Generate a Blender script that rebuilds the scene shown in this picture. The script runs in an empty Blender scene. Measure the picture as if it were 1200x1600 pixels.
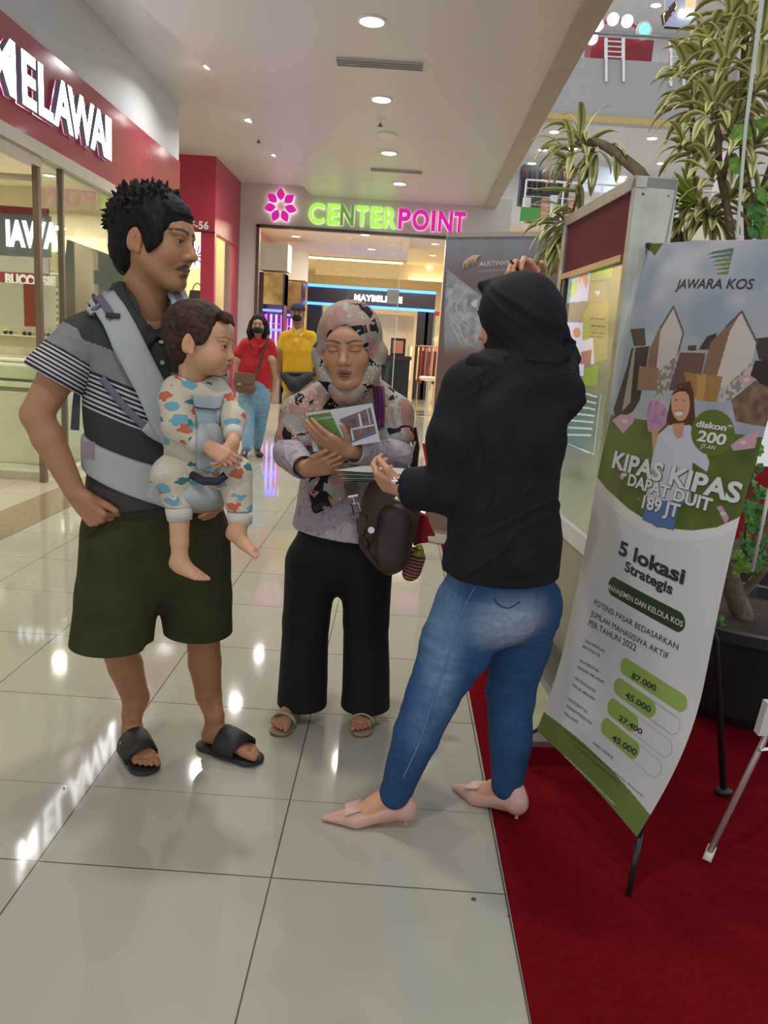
import bpy, bmesh, math, random
import numpy as np
from mathutils import Vector, Matrix

# ---------------------------------------------------------------- camera
H_CAM = 1.35
F_PX = 1220.0
_sl, _hy, _vx = 0.066, 543.3, 626.0
_roll = math.atan(_sl); _d = (800 - _hy) * math.cos(_roll); _pitch = math.atan(_d / F_PX)
_fx = 600 + _d * math.sin(_roll)
_yaw = math.atan((_vx - _fx) / math.cos(_roll) / math.hypot(F_PX, _d))
R_CAM = Matrix.Rotation(_yaw, 3, 'Z') @ Matrix.Rotation(math.pi / 2 - _pitch, 3, 'X') @ Matrix.Rotation(_roll, 3, 'Z')
C = bpy.context.scene.collection
cam_d = bpy.data.cameras.new('camera')
cam_d.sensor_fit = 'VERTICAL'; cam_d.sensor_height = 36.0; cam_d.sensor_width = 27.0
cam_d.lens = F_PX / 1600 * 36.0
cam_d.clip_start = 0.05; cam_d.clip_end = 200
cam = bpy.data.objects.new('camera', cam_d); C.objects.link(cam)
M4 = R_CAM.to_4x4(); M4.translation = (0, 0, H_CAM); cam.matrix_world = M4
bpy.context.scene.camera = cam

# ---------------------------------------------------------------- world, exposure
vs = bpy.context.scene.view_settings
vs.view_transform = 'Standard'; vs.look = 'None'; vs.gamma = 1.0; vs.use_curve_mapping = False
vs.exposure = EXPOSURE = 0.0
w = bpy.data.worlds.new('mall_light'); bpy.context.scene.world = w; w.use_nodes = True
bg = w.node_tree.nodes['Background']; bg.inputs[0].default_value = (0.93, 0.96, 1.0, 1); bg.inputs[1].default_value = 0.85

def area_light(name, loc, size, power, color=(1, 0.95, 0.88), rot=(0, 0, 0), shape='DISK', size_y=None, spread=None):
    d = bpy.data.lights.new(name, 'AREA'); d.shape = shape; d.size = size
    if size_y: d.size_y = size_y
    if spread: d.spread = spread
    d.energy = power; d.color = color
    o = bpy.data.objects.new(name, d); o.location = loc; o.rotation_euler = rot; C.objects.link(o); return o

# ---------------------------------------------------------------- pixel helpers: a photo direction at a true distance
def ray(x, y): return R_CAM @ Vector(((x - 600) / F_PX, (800 - y) / F_PX, -1.0))
def at(x, y, Y):
    r = ray(x, y); return Vector((0, 0, H_CAM)) + r * (Y / r.y)
def atz(x, y, z=0.0):
    r = ray(x, y); return Vector((0, 0, H_CAM)) + r * ((z - H_CAM) / r.z)

# ---------------------------------------------------------------- materials
MATS = {}
def _nt(name):
    m = bpy.data.materials.new(name); m.use_nodes = True; nt = m.node_tree
    return m, nt, nt.nodes, nt.links, nt.nodes['Principled BSDF']
def mat(name, col, rough=0.5, metal=0.0, var=0.06, vscale=8.0, bump=0.0, bscale=60.0, emit=0.0, spec=0.5, coat=0.0, sheen=0.0, sss=0.0, alpha=1.0, ecol=None, stretch=(1, 1, 1)):
    if name in MATS: return MATS[name]
    m, nt, N, L, b = _nt(name)
    tc = N.new('ShaderNodeTexCoord'); mp = N.new('ShaderNodeMapping'); mp.inputs[3].default_value = stretch
    L.new(tc.outputs['Object'], mp.inputs[0])
    nz = N.new('ShaderNodeTexNoise'); nz.inputs['Scale'].default_value = vscale; nz.inputs['Detail'].default_value = 4
    L.new(mp.outputs[0], nz.inputs['Vector'])
    hs = N.new('ShaderNodeMixRGB'); hs.blend_type = 'MULTIPLY'; hs.inputs[0].default_value = 1
    rp = N.new('ShaderNodeMapRange'); rp.inputs[1].default_value = 0.3; rp.inputs[2].default_value = 0.7
    rp.inputs[3].default_value = 1 - var; rp.inputs[4].default_value = 1 + var
    L.new(nz.outputs[0], rp.inputs[0]); L.new(rp.outputs[0], hs.inputs[2])
    hs.inputs[1].default_value = (*col, 1)
    L.new(hs.outputs[0], b.inputs['Base Color'])
    b.inputs['Roughness'].default_value = rough; b.inputs['Metallic'].default_value = metal
    b.inputs['Specular IOR Level'].default_value = spec
    if coat: b.inputs['Coat Weight'].default_value = coat; b.inputs['Coat Roughness'].default_value = 0.08
    if sheen: b.inputs['Sheen Weight'].default_value = sheen
    if sss: b.inputs['Subsurface Weight'].default_value = sss; b.inputs['Subsurface Radius'].default_value = (0.02, 0.008, 0.004)
    if alpha < 1: b.inputs['Alpha'].default_value = alpha
    if emit:
        b.inputs['Emission Color'].default_value = (*(ecol or col), 1); b.inputs['Emission Strength'].default_value = emit
    if bump:
        n2 = N.new('ShaderNodeTexNoise'); n2.inputs['Scale'].default_value = bscale; n2.inputs['Detail'].default_value = 3
        L.new(mp.outputs[0], n2.inputs['Vector'])
        bp = N.new('ShaderNodeBump'); bp.inputs['Strength'].default_value = bump; bp.inputs['Distance'].default_value = 0.01
        L.new(n2.outputs[0], bp.inputs['Height']); L.new(bp.outputs[0], b.inputs['Normal'])
    MATS[name] = m; return m
def colmat(name, rough=0.5, var=0.05, vscale=30.0, bump=0.0, bscale=120.0, spec=0.5, sheen=0.0, sss=0.0, coat=0.0, metal=0.0):
    """reads the mesh attribute Col (the thing's own colours) and adds fine procedural variation"""
    if name in MATS: return MATS[name]
    m = mat(name, (1, 1, 1), rough, metal, var, vscale, bump, bscale, spec=spec, sheen=sheen, sss=sss, coat=coat)
    nt = m.node_tree; at_ = nt.nodes.new('ShaderNodeAttribute'); at_.attribute_name = 'Col'
    mx = [n for n in nt.nodes if n.type == 'MIX_RGB'][0]
    nt.links.new(at_.outputs['Color'], mx.inputs[1]); return m
def glass(name, tint=(0.9, 0.95, 0.93), refl=1.0, rough=0.0, ior=1.5):
    if name in MATS: return MATS[name]
    m = bpy.data.materials.new(name); m.use_nodes = True; nt = m.node_tree; N = nt.nodes; L = nt.links
    N.clear(); out = N.new('ShaderNodeOutputMaterial'); tr = N.new('ShaderNodeBsdfTransparent'); tr.inputs[0].default_value = (*tint, 1)
    gl = N.new('ShaderNodeBsdfGlossy'); gl.inputs['Roughness'].default_value = rough; gl.inputs[0].default_value = (refl, refl, refl, 1)
    fr = N.new('ShaderNodeFresnel'); mx = N.new('ShaderNodeMixShader')
    ge = N.new('ShaderNodeNewGeometry'); mr = N.new('ShaderNodeMapRange'); mr.inputs[3].default_value = ior; mr.inputs[4].default_value = 1 / ior
    L.new(ge.outputs['Backfacing'], mr.inputs[0]); L.new(mr.outputs[0], fr.inputs[0])
    L.new(fr.outputs[0], mx.inputs[0]); L.new(tr.outputs[0], mx.inputs[1]); L.new(gl.outputs[0], mx.inputs[2]); L.new(mx.outputs[0], out.inputs[0])
    MATS[name] = m; return m

# ---------------------------------------------------------------- scene helpers
def tag(o, label=None, cat=None, group=None, kind=None):
    if label: o['label'] = label
    if cat: o['category'] = cat
    if group: o['group'] = group
    if kind: o['kind'] = kind
    return o
def empty(name, loc=(0, 0, 0), label=None, cat=None, group=None, rz=0.0):
    o = bpy.data.objects.new(name, None); o.location = loc; o.rotation_euler = (0, 0, rz); o.empty_display_size = 0.1
    C.objects.link(o); return tag(o, label, cat, group)
def link_mesh(name, me, mats, parent=None):
    if not isinstance(mats, (list, tuple)): mats = [mats]
    for m in mats: me.materials.append(m)
    o = bpy.data.objects.new(name, me); C.objects.link(o)
    if parent is not None:
        o.parent = parent
        o.matrix_parent_inverse = Matrix.Identity(4)
        o.matrix_basis = (Matrix.Translation(parent.location) @ parent.rotation_euler.to_matrix().to_4x4()).inverted() if parent.type == 'EMPTY' and parent.parent is None else Matrix.Identity(4)
    return o
def copy_tree(o, parent=None):
    c = o.copy(); C.objects.link(c)
    if parent is not None: c.parent = parent
    for ch in [x for x in bpy.data.objects if x.parent == o]: copy_tree(ch, c)
    return c

class MB:
    """collects geometry, world coordinates, with per-face material index"""
    def __init__(s): s.v = []; s.f = []; s.mi = []; s.m = 0
    def add(s, vs_, fs, mi=None):
        n = len(s.v); s.v += [tuple(v) for v in vs_]; s.f += [tuple(i + n for i in f) for f in fs]
        s.mi += [s.m if mi is None else mi] * len(fs); return s
    def box(s, c, size, rot=None, mi=None, origin=None):
        hx, hy, hz = [a / 2 for a in size]
        P = [Vector((x, y, z)) for x in (-hx, hx) for y in (-hy, hy) for z in (-hz, hz)]
        if rot is not None: P = [rot @ p for p in P]
        c = Vector(c)
        return s.add([p + c for p in P], [(0, 1, 3, 2), (4, 6, 7, 5), (0, 4, 5, 1), (2, 3, 7, 6), (0, 2, 6, 4), (1, 5, 7, 3)], mi)
    def bb(s, x0, x1, y0, y1, z0, z1, mi=None): return s.box(((x0 + x1) / 2, (y0 + y1) / 2, (z0 + z1) / 2), (abs(x1 - x0), abs(y1 - y0), abs(z1 - z0)), mi=mi)
    def quad(s, a, b, c, d, mi=None): return s.add([a, b, c, d], [(0, 1, 2, 3)], mi)
    def slab(s, pts, off, mi=None):
        """polygon extruded by a vector"""
        n = len(pts); off = Vector(off); P = [Vector(p) for p in pts]
        fs = [tuple(range(n))[::-1], tuple(range(n, 2 * n))] + [(i, (i + 1) % n, (i + 1) % n + n, i + n) for i in range(n)]
        return s.add(P + [p + off for p in P], fs, mi)
    def tube(s, pts, r, n=10, mi=None, caps=True, squash=None):
        pts = [Vector(p) for p in pts]; R = r if isinstance(r, (list, tuple)) else [r] * len(pts)
        vs_ = []; up = None
        for i, p in enumerate(pts):
            t = (pts[min(i + 1, len(pts) - 1)] - pts[max(i - 1, 0)]).normalized()
            if up is None: up = t.orthogonal().normalized()
            u = (up - t * up.dot(t)).normalized(); up = u; w_ = t.cross(u)
            for k in range(n):
                a = 2 * math.pi * k / n
                q = (u * math.cos(a) + w_ * math.sin(a)) * R[i]
                vs_.append(p + q)
        fs = []
        for i in range(len(pts) - 1):
            for k in range(n):
                fs.append((i * n + k, i * n + (k + 1) % n, (i + 1) * n + (k + 1) % n, (i + 1) * n + k))
        if caps: fs.append(tuple(range(n))[::-1]); fs.append(tuple(range((len(pts) - 1) * n, len(pts) * n)))
        return s.add(vs_, fs, mi)
    def ribbon(s, pts, wdirs, width, thick=0.002, mi=None):
        """strap following pts; wdirs = across vectors (one or many); width may vary"""
        pts = [Vector(p) for p in pts]; n = len(pts); vs_ = []
        for i, p in enumerate(pts):
            t = (pts[min(i + 1, n - 1)] - pts[max(i - 1, 0)]).normalized()
            wd = Vector(wdirs[i] if isinstance(wdirs, list) else wdirs); wd = (wd - t * wd.dot(t)).normalized()
            nn = t.cross(wd).normalized(); W = (width[i] if isinstance(width, list) else width) / 2
            vs_ += [p - wd * W - nn * thick / 2, p + wd * W - nn * thick / 2, p + wd * W + nn * thick / 2, p - wd * W + nn * thick / 2]
        fs = [(0, 1, 2, 3), tuple(range(4 * n - 4, 4 * n))[::-1]]
        for i in range(n - 1):
            for k in range(4): fs.append((4 * i + k, 4 * i + (k + 1) % 4, 4 * i + 4 + (k + 1) % 4, 4 * i + 4 + k))
        return s.add(vs_, fs, mi)
    def lathe(s, c, prof, n=24, axis='Z', mi=None, M=None):
        vs_ = []
        for (r, z) in prof:
            for k in range(n):
                a = 2 * math.pi * k / n; v = Vector((r * math.cos(a), r * math.sin(a), z))
                if M is not None: v = M @ v
                vs_.append(v + Vector(c))
        fs = []
        for i in range(len(prof) - 1):
            for k in range(n): fs.append((i * n + k, i * n + (k + 1) % n, (i + 1) * n + (k + 1) % n, (i + 1) * n + k))
        fs.append(tuple(range(n))[::-1]); fs.append(tuple(range((len(prof) - 1) * n, len(prof) * n)))
        return s.add(vs_, fs, mi)
    def ball(s, c, r, n=12, m_=8, mi=None, M=None):
        r3 = r if isinstance(r, (list, tuple)) else (r, r, r)
        vs_ = []
        for i in range(m_ + 1):
            th = math.pi * i / m_
            for k in range(n):
                ph = 2 * math.pi * k / n
                v = Vector((r3[0] * math.sin(th) * math.cos(ph), r3[1] * math.sin(th) * math.sin(ph), r3[2] * math.cos(th)))
                if M is not None: v = M @ v
                vs_.append(v + Vector(c))
        fs = [(i * n + k, (i + 1) * n + k, (i + 1) * n + (k + 1) % n, i * n + (k + 1) % n) for i in range(m_) for k in range(n)]
        return s.add(vs_, fs, mi)
    def build(s, name, mats, parent=None, smooth=False, bevel=0.0, weld=True):
        me = bpy.data.meshes.new(name); me.from_pydata(s.v, [], s.f)
        me.polygons.foreach_set('material_index', s.mi)
        if smooth: me.polygons.foreach_set('use_smooth', [True] * len(s.f))
        bm = bmesh.new(); bm.from_mesh(me)
        if weld: bmesh.ops.remove_doubles(bm, verts=bm.verts, dist=1e-5)
        bmesh.ops.recalc_face_normals(bm, faces=bm.faces)
        bm.to_mesh(me); bm.free(); me.update()
        o = link_mesh(name, me, mats, parent)
        if bevel:
            md = o.modifiers.new('bevel', 'BEVEL'); md.width = bevel; md.segments = 2; md.limit_method = 'ANGLE'
        return o

def text_mesh(txt, size=1.0, bold=0.0, align='LEFT', depth=0.0, spacing=1.0, shear=0.0, res=4):
    cu = bpy.data.curves.new('t', 'FONT'); cu.body = txt; cu.size = size; cu.offset = bold; cu.extrude = depth
    cu.align_x = align; cu.space_character = spacing; cu.shear = shear; cu.resolution_u = res
    ob = bpy.data.objects.new('t', cu); me = ob.to_mesh()
    V = [Vector(v.co) for v in me.vertices]; F = [tuple(p.vertices) for p in me.polygons]
    ob.to_mesh_clear(); bpy.data.objects.remove(ob); bpy.data.curves.remove(cu)
    return V, F
def text_to(mb, txt, org, ux, uy, size, bold=0.0, align='LEFT', depth=0.0, mi=None, xs=1.0, spacing=1.0, shear=0.0, fn=None):
    """writing laid on a plane (org, ux, uy), or through fn(x, y) -> point"""
    V, F = text_mesh(txt, size, bold, align, depth, spacing, shear)
    if fn: P = [fn(v.x * xs, v.y) for v in V]
    else:
        ux = Vector(ux).normalized(); uy = Vector(uy).normalized(); n = ux.cross(uy); org = Vector(org)
        P = [org + ux * v.x * xs + uy * v.y + n * v.z for v in V]
    mb.add(P, F, mi)
def text_w(txt, size=1.0, spacing=1.0, bold=0.0):
    V, F = text_mesh(txt, size, bold, spacing=spacing)
    return max(v.x for v in V) - min(v.x for v in V)

# ---------------------------------------------------------------- implicit surfaces -> meshes (bodies, clothes)
def vnoise(P, scale, seed=0):
    """smooth 3-D value noise in -1..1 ; scale may be a vector"""
    Q = P * np.asarray(1.0 / np.asarray(scale, dtype=np.float32)) + seed * 17.31
    i = np.floor(Q).astype(np.int64); f = (Q - i).astype(np.float32); f = f * f * (3 - 2 * f)
    def h(a, b, c):
        n = (a * 73856093) ^ (b * 19349663) ^ (c * 83492791) ^ (seed * 2654435)
        n = (n ^ (n >> 13)) * 1274126177 & 0x7fffffff
        return (n & 0xffff).astype(np.float32) / 32767.5 - 1
    x, y, z = i[..., 0], i[..., 1], i[..., 2]; fx, fy, fz = f[..., 0], f[..., 1], f[..., 2]
    def lx(b, c): return h(x, b, c) * (1 - fx) + h(x + 1, b, c) * fx
    return (lx(y, z) * (1 - fy) + lx(y + 1, z) * fy) * (1 - fz) + (lx(y, z + 1) * (1 - fy) + lx(y + 1, z + 1) * fy) * fz
def A(v): return np.array(v, dtype=np.float32)

class Sdf:
    def __init__(s, res=0.004): s.p = []; s.res = res
    # op: 1 union, -1 subtract
    def cone(s, a, b, ra, rb, k=0.02, flat=None, fs=1.0, op=1, fold=None):
        s.p.append(('c', A(a), A(b), ra, rb, k, None if flat is None else A(flat) / np.linalg.norm(A(flat)), fs, op, fold)); return s
    def chain(s, pts, rs, k=0.02, flat=None, fs=1.0, op=1, fold=None):
        for i in range(len(pts) - 1): s.cone(pts[i], pts[i + 1], rs[i], rs[i + 1], k if i == 0 else max(k * .5, .006), flat, fs, op, fold)
        return s
    def ell(s, c, r, M=None, k=0.02, op=1, fold=None):
        s.p.append(('e', A(c), A(r), None if M is None else np.array(M, dtype=np.float32), 0, k, None, 1, op, fold)); return s
    def half(s, c, n, k=0.004):
        """cut away the side the normal points to"""
        s.p.append(('h', A(c), A(n) / np.linalg.norm(A(n)), 0, 0, k, None, 1, -1, None)); return s
    def _bb(s, q):
        t = q[0]; k = q[5] + 3 * s.res
        if t == 'c':
            r = max(q[3], q[4]) * max(1, q[7]) + k + (0.02 if q[9] else 0); return np.minimum(q[1], q[2]) - r, np.maximum(q[1], q[2]) + r
        if t == 'e':
            r = float(np.max(q[2])) + k; return q[1] - r, q[1] + r
        return None
    def _ev(s, q, P):
        t = q[0]
        if t == 'c':
            a, b, ra, rb = q[1], q[2], q[3], q[4]
            pa = P - a; ba = b - a
            if q[6] is not None:
                n = q[6]; fs = q[7]; g = (1 / fs - 1)
                pa = pa + (pa @ n)[..., None] * n * g; ba = ba + (ba @ n) * n * g
            L2 = float(ba @ ba) + 1e-12
            h = np.clip((pa @ ba) / L2, 0, 1)
            d = np.sqrt(np.maximum(((pa - h[..., None] * ba) ** 2).sum(-1), 1e-12)) - (ra + (rb - ra) * h)
            if q[6] is not None: d = d * min(1.0, (q[7] + 1) / 2)
        elif t == 'e':
            pa = P - q[1]
            if q[3] is not None: pa = pa @ q[3]
            r = q[2]; k0 = np.sqrt(((pa / r) ** 2).sum(-1)) + 1e-9; k1 = np.sqrt(((pa / (r * r)) ** 2).sum(-1)) + 1e-9
            d = k0 * (k0 - 1) / k1
        else: d = (P - q[1]) @ q[2]; d = -d
        if q[9] is not None: d = d + q[9](P)
        return d
    def grid(s, post=None, pad=0.012):
        lo = np.min([s._bb(q)[0] for q in s.p if q[8] == 1], axis=0); hi = np.max([s._bb(q)[1] for q in s.p if q[8] == 1], axis=0)
        r = s.res; n = np.ceil((hi - lo) / r).astype(int) + 2
        G = np.full(n, 1.0, dtype=np.float32)
        for q in s.p:
            bb = s._bb(q)
            if bb is None: i0 = np.zeros(3, int); i1 = n
            else:
                i0 = np.clip(np.floor((bb[0] - lo) / r).astype(int), 0, n); i1 = np.clip(np.ceil((bb[1] - lo) / r).astype(int) + 1, 0, n)
            if np.any(i1 <= i0): continue
            ax = [lo[j] + np.arange(i0[j], i1[j], dtype=np.float32) * r for j in range(3)]
            P = np.stack(np.meshgrid(*ax, indexing='ij'), -1).astype(np.float32)
            d = s._ev(q, P); sl = tuple(slice(i0[j], i1[j]) for j in range(3)); g = G[sl]; k = max(q[5], 1e-5)
            if q[8] == 1:
                h = np.maximum(k - np.abs(g - d), 0) / k; G[sl] = np.minimum(g, d) - h * h * k * 0.25
            else:
                d = -d; h = np.maximum(k - np.abs(g - d), 0) / k; G[sl] = np.maximum(g, d) + h * h * k * 0.25
        if post is not None:
            m = np.abs(G) < 0.05; idx = np.argwhere(m); P = (lo + idx * r).astype(np.float32); G[m] += post(P)
        return G, lo
    def mesh(s, post=None):
        G, lo = s.grid(post); return surface_nets(G, lo, s.res)

def surface_nets(G, lo, r):
    G = np.pad(G, 1, constant_values=1.0); lo = lo - r
    S = G < 0; nx, ny, nz = G.shape
    cnt = np.zeros((nx - 1, ny - 1, nz - 1), np.int8)
    for a in (0, 1):
        for b in (0, 1):
            for c in (0, 1): cnt += S[a:nx - 1 + a, b:ny - 1 + b, c:nz - 1 + c]
    act = (cnt > 0) & (cnt < 8); idx = np.argwhere(act); M = len(idx)
    vid = np.full(act.shape, -1, np.int64); vid[act] = np.arange(M)
    acc = np.zeros((M, 3)); n = np.zeros(M)
    cr = [(a, b, c) for a in (0, 1) for b in (0, 1) for c in (0, 1)]
    for p in cr:
        for ax in range(3):
            if p[ax] == 1: continue
            q = list(p); q[ax] = 1
            g0 = G[idx[:, 0] + p[0], idx[:, 1] + p[1], idx[:, 2] + p[2]]; g1 = G[idx[:, 0] + q[0], idx[:, 1] + q[1], idx[:, 2] + q[2]]
            m = (g0 < 0) != (g1 < 0); t = g0 / np.where(m, g0 - g1, 1)
            pt = np.array(p, float)[None, :].repeat(M, 0); pt[:, ax] = t
            acc[m] += pt[m]; n[m] += 1
    V = (idx + acc / n[:, None]) * r + lo
    F = []
    for ax in range(3):
        o1, o2 = (ax + 1) % 3, (ax + 2) % 3
        sl0 = [slice(1, -1)] * 3; sl0[ax] = slice(0, -1); sl1 = [slice(1, -1)] * 3; sl1[ax] = slice(1, None)
        a = S[tuple(sl0)]; b = S[tuple(sl1)]; e = np.argwhere(a != b)
        if not len(e): continue
        off = np.ones(3, int); off[ax] = 0; e = e + off
        ina = S[e[:, 0], e[:, 1], e[:, 2]]
        def cell(d1, d2):
            c = e.copy(); c[:, o1] -= d1; c[:, o2] -= d2; return vid[c[:, 0], c[:, 1], c[:, 2]]
        q = np.stack([cell(1, 1), cell(0, 1), cell(0, 0), cell(1, 0)], 1)
        q[~ina] = q[~ina][:, ::-1]; F.append(q)
    F = np.concatenate(F); F = F[(F >= 0).all(1)]
    return V.astype(np.float32), F

def np_mesh(name, V, F, col=None, attrs=None, mi=None):
    me = bpy.data.meshes.new(name)
    me.vertices.add(len(V)); me.vertices.foreach_set('co', np.ascontiguousarray(V, np.float32).ravel())
    me.loops.add(len(F) * 4); me.loops.foreach_set('vertex_index', np.ascontiguousarray(F, np.int32).ravel())
    me.polygons.add(len(F)); me.polygons.foreach_set('loop_start', np.arange(0, len(F) * 4, 4, dtype=np.int32))
    me.update(calc_edges=True); me.polygons.foreach_set('use_smooth', np.ones(len(F), bool))
    if mi is not None: me.polygons.foreach_set('material_index', np.ascontiguousarray(mi, np.int32))
    if col is not None:
        a = me.attributes.new('Col', 'FLOAT_COLOR', 'POINT')
        a.data.foreach_set('color', np.concatenate([col, np.ones((len(V), 1))], 1).astype(np.float32).ravel())
    for k, v in (attrs or {}).items():
        a = me.attributes.new(k, 'FLOAT', 'POINT'); a.data.foreach_set('value', v.astype(np.float32))
    me.validate(); return me
def join_np(parts):
    """[(V, F, col)] -> one"""
    Vs, Fs, Cs, n = [], [], [], 0
    for V, F, c in parts: Vs.append(V); Fs.append(F + n); Cs.append(c); n += len(V)
    return np.concatenate(Vs), np.concatenate(Fs), np.concatenate(Cs)
def sstep(a, b, x): t = np.clip((x - a) / (b - a), 0, 1); return t * t * (3 - 2 * t)
def flatcol(V, c): return np.tile(np.array(c, np.float32), (len(V), 1))
def paint(col, w_, c): return col * (1 - w_[:, None]) + np.array(c, np.float32) * w_[:, None]
def wts_ell(P, c, r, soft=0.25, M=None):
    q = P - A(c)
    if M is not None: q = q @ np.array(M, np.float32)
    d = np.sqrt(((q / A(r)) ** 2).sum(-1)); return 1 - sstep(1 - soft, 1 + soft, d)
# ================================================================ THE SETTING
def struct(name, mb, m, **k):
    o = mb.build(name, m, **k); o['kind'] = 'structure'; return o

# floor: glossy cream tiles with thin dark joints
def floor_mat():
    m, nt, N, L, b = _nt('cream_tile')
    tc = N.new('ShaderNodeTexCoord'); sp = N.new('ShaderNodeSeparateXYZ'); L.new(tc.outputs['Object'], sp.inputs[0])
    def math_(op, a, bb=None, cc=None):
        n = N.new('ShaderNodeMath'); n.operation = op
        for i, v in enumerate((a, bb, cc)):
            if v is None: continue
            if isinstance(v, (int, float)): n.inputs[i].default_value = v
            else: L.new(v, n.inputs[i])
        return n.outputs[0]
    def joint(src, off, pitch, wd):
        f = math_('FRACT', math_('DIVIDE', math_('SUBTRACT', src, off), pitch))
        d = math_('MULTIPLY', math_('MINIMUM', f, math_('SUBTRACT', 1.0, f)), pitch)
        return math_('LESS_THAN', d, wd), math_('FLOOR', math_('DIVIDE', math_('SUBTRACT', src, off), pitch))
    jx, cx = joint(sp.outputs[0], -0.241, 0.603, 0.0021)
    # rows: regular 0.588 beyond y=2.1; one cut row 0.353 before it
    near = math_('LESS_THAN', sp.outputs[1], 2.12)
    ysh = math_('SUBTRACT', sp.outputs[1], math_('MULTIPLY', near, 0.225))
    jy, cy = joint(ysh, 2.12 - 0.578 * 0, 0.578, 0.0021)
    jm = math_('MAXIMUM', jx, jy)
    wn = N.new('ShaderNodeTexWhiteNoise'); wn.noise_dimensions = '2D'; cb = N.new('ShaderNodeCombineXYZ'); L.new(cx, cb.inputs[0]); L.new(cy, cb.inputs[1]); L.new(cb.outputs[0], wn.inputs['Vector'])
    nz = N.new('ShaderNodeTexNoise'); nz.inputs['Scale'].default_value = 2.2; nz.inputs['Detail'].default_value = 6; L.new(tc.outputs['Object'], nz.inputs['Vector'])
    mx = N.new('ShaderNodeMixRGB'); mx.inputs[1].default_value = (0.40, 0.38, 0.305, 1); mx.inputs[2].default_value = (0.475, 0.455, 0.37, 1)
    L.new(math_('ADD', math_('MULTIPLY', nz.outputs[0], 0.7), math_('MULTIPLY', wn.outputs[0], 0.3)), mx.inputs[0])
    m2 = N.new('ShaderNodeMixRGB'); m2.inputs[2].default_value = (0.10, 0.09, 0.075, 1); L.new(jm, m2.inputs[0]); L.new(mx.outputs[0], m2.inputs[1])
    L.new(m2.outputs[0], b.inputs['Base Color'])
    b.inputs['Roughness'].default_value = 0.06; b.inputs['Specular IOR Level'].default_value = 0.62
    n3 = N.new('ShaderNodeTexNoise'); n3.inputs['Scale'].default_value = 3.0; bp = N.new('ShaderNodeBump'); bp.inputs['Strength'].default_value = 0.03; bp.inputs['Distance'].default_value = 0.02
    L.new(tc.outputs['Object'], n3.inputs['Vector']); L.new(n3.outputs[0], bp.inputs['Height']); L.new(bp.outputs[0], b.inputs['Normal'])
    MATS['cream_tile'] = m; return m
WHITE = mat('warm_white_paint', (0.60, 0.61, 0.62), 0.6, var=0.02)
CEIL = mat('ceiling_paint', (0.66, 0.68, 0.69), 0.32, var=0.015, vscale=2)
BEIGE = mat('beige_rim_paint', (0.44, 0.42, 0.37), 0.5, var=0.1, vscale=3)
CREAM = mat('cream_paint', (0.78, 0.70, 0.52), 0.6, var=0.02)
METAL = mat('brushed_steel', (0.46, 0.48, 0.41), 0.38, 1.0, var=0.2, vscale=9, bump=0.02, bscale=20)
CHROME = mat('chrome', (0.75, 0.75, 0.75), 0.12, 1.0)
BLACK = mat('black_plastic', (0.012, 0.012, 0.013), 0.4)
REDP = mat('crimson_panel', (0.33, 0.022, 0.055), 0.18, var=0.05, coat=0.5)
MAROON = mat('maroon_panel', (0.11, 0.006, 0.014), 0.5, spec=0.12)
GLS = glass('shop_glass', ior=1.28); GLS2 = glass('clear_glass', (0.97, 0.99, 0.98), ior=1.3)
def emis(name, col, s): return mat(name, col, 0.5, emit=s, var=0.0)
LAMPW = emis('lamp_white', (1, 0.97, 0.92), 9.0)
LAMPC = emis('lamp_warm', (1, 0.86, 0.62), 7.0)

FT = floor_mat()
struct('floor', MB().bb(-8, 14, -3, 34, -0.1, 0), FT)
carp = mat('red_carpet', (0.145, 0.004, 0.008), 0.95, var=0.16, vscale=45, bump=0.25, bscale=500, spec=0.02)
cp = MB().slab([(0.345, -3, 0.001), (9, -3, 0.001), (9, 11.5, 0.001), (0.412, 11.5, 0.001)], (0, 0, 0.006)).build('carpet', carp)
tag(cp, 'red carpet laid over the cream tiles on the right of the walkway', 'carpet')
brown = mat('brown_granite', (0.27, 0.20, 0.13), 0.08, var=0.2, vscale=40)
struct('trim_1', MB().slab([(-2.44, -3, 0.0005), (-2.46, 13, 0.0005), (-2.86, 13, 0.0005), (-2.82, -3, 0.0005)], (0, 0, 0.002)), brown)

# corridor ceiling: low centre field with a curved left step, higher left strip, rim along the atrium
ZC, ZS = 4.05, 4.2
lc = [(-2.75, -3), (-2.62, 4), (-2.40, 7.2), (-2.17, 8.8), (-2.09, 10.6), (-2.06, 13.2), (-1.85, 15.5)]
rc = [(1.38, 15.5), (1.34, 14), (1.29, 11), (1.22, 7.5), (1.18, 4), (1.12, -3)]
struct('ceiling', MB().slab([(x, y, ZC) for x, y in lc + rc], (0, 0, 0.25)), CEIL)
struct('trim_2', MB().bb(-6, -1.6, -3, 15.5, ZS, ZS + 0.08), CEIL)
rim = [(1.12, -3), (1.18, 4), (1.22, 7.5), (1.29, 11), (1.34, 14), (1.38, 15.5)]
mb = MB()
for (a, b) in zip(rim, rim[1:]):
    mb.slab([(a[0], a[1], ZC - 0.05), (a[0] + .22, a[1], ZC - 0.02), (b[0] + .22, b[1], ZC - 0.02), (b[0], b[1], ZC - 0.05)], (0, 0, 0.6))
struct('trim_3', mb, BEIGE)

# left shop wall: white upper wall; the fascia and shop front are below
struct('wall_left', MB().bb(-3.35, -3.02, -3, 10.72, 3.5, ZS), WHITE)
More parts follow.
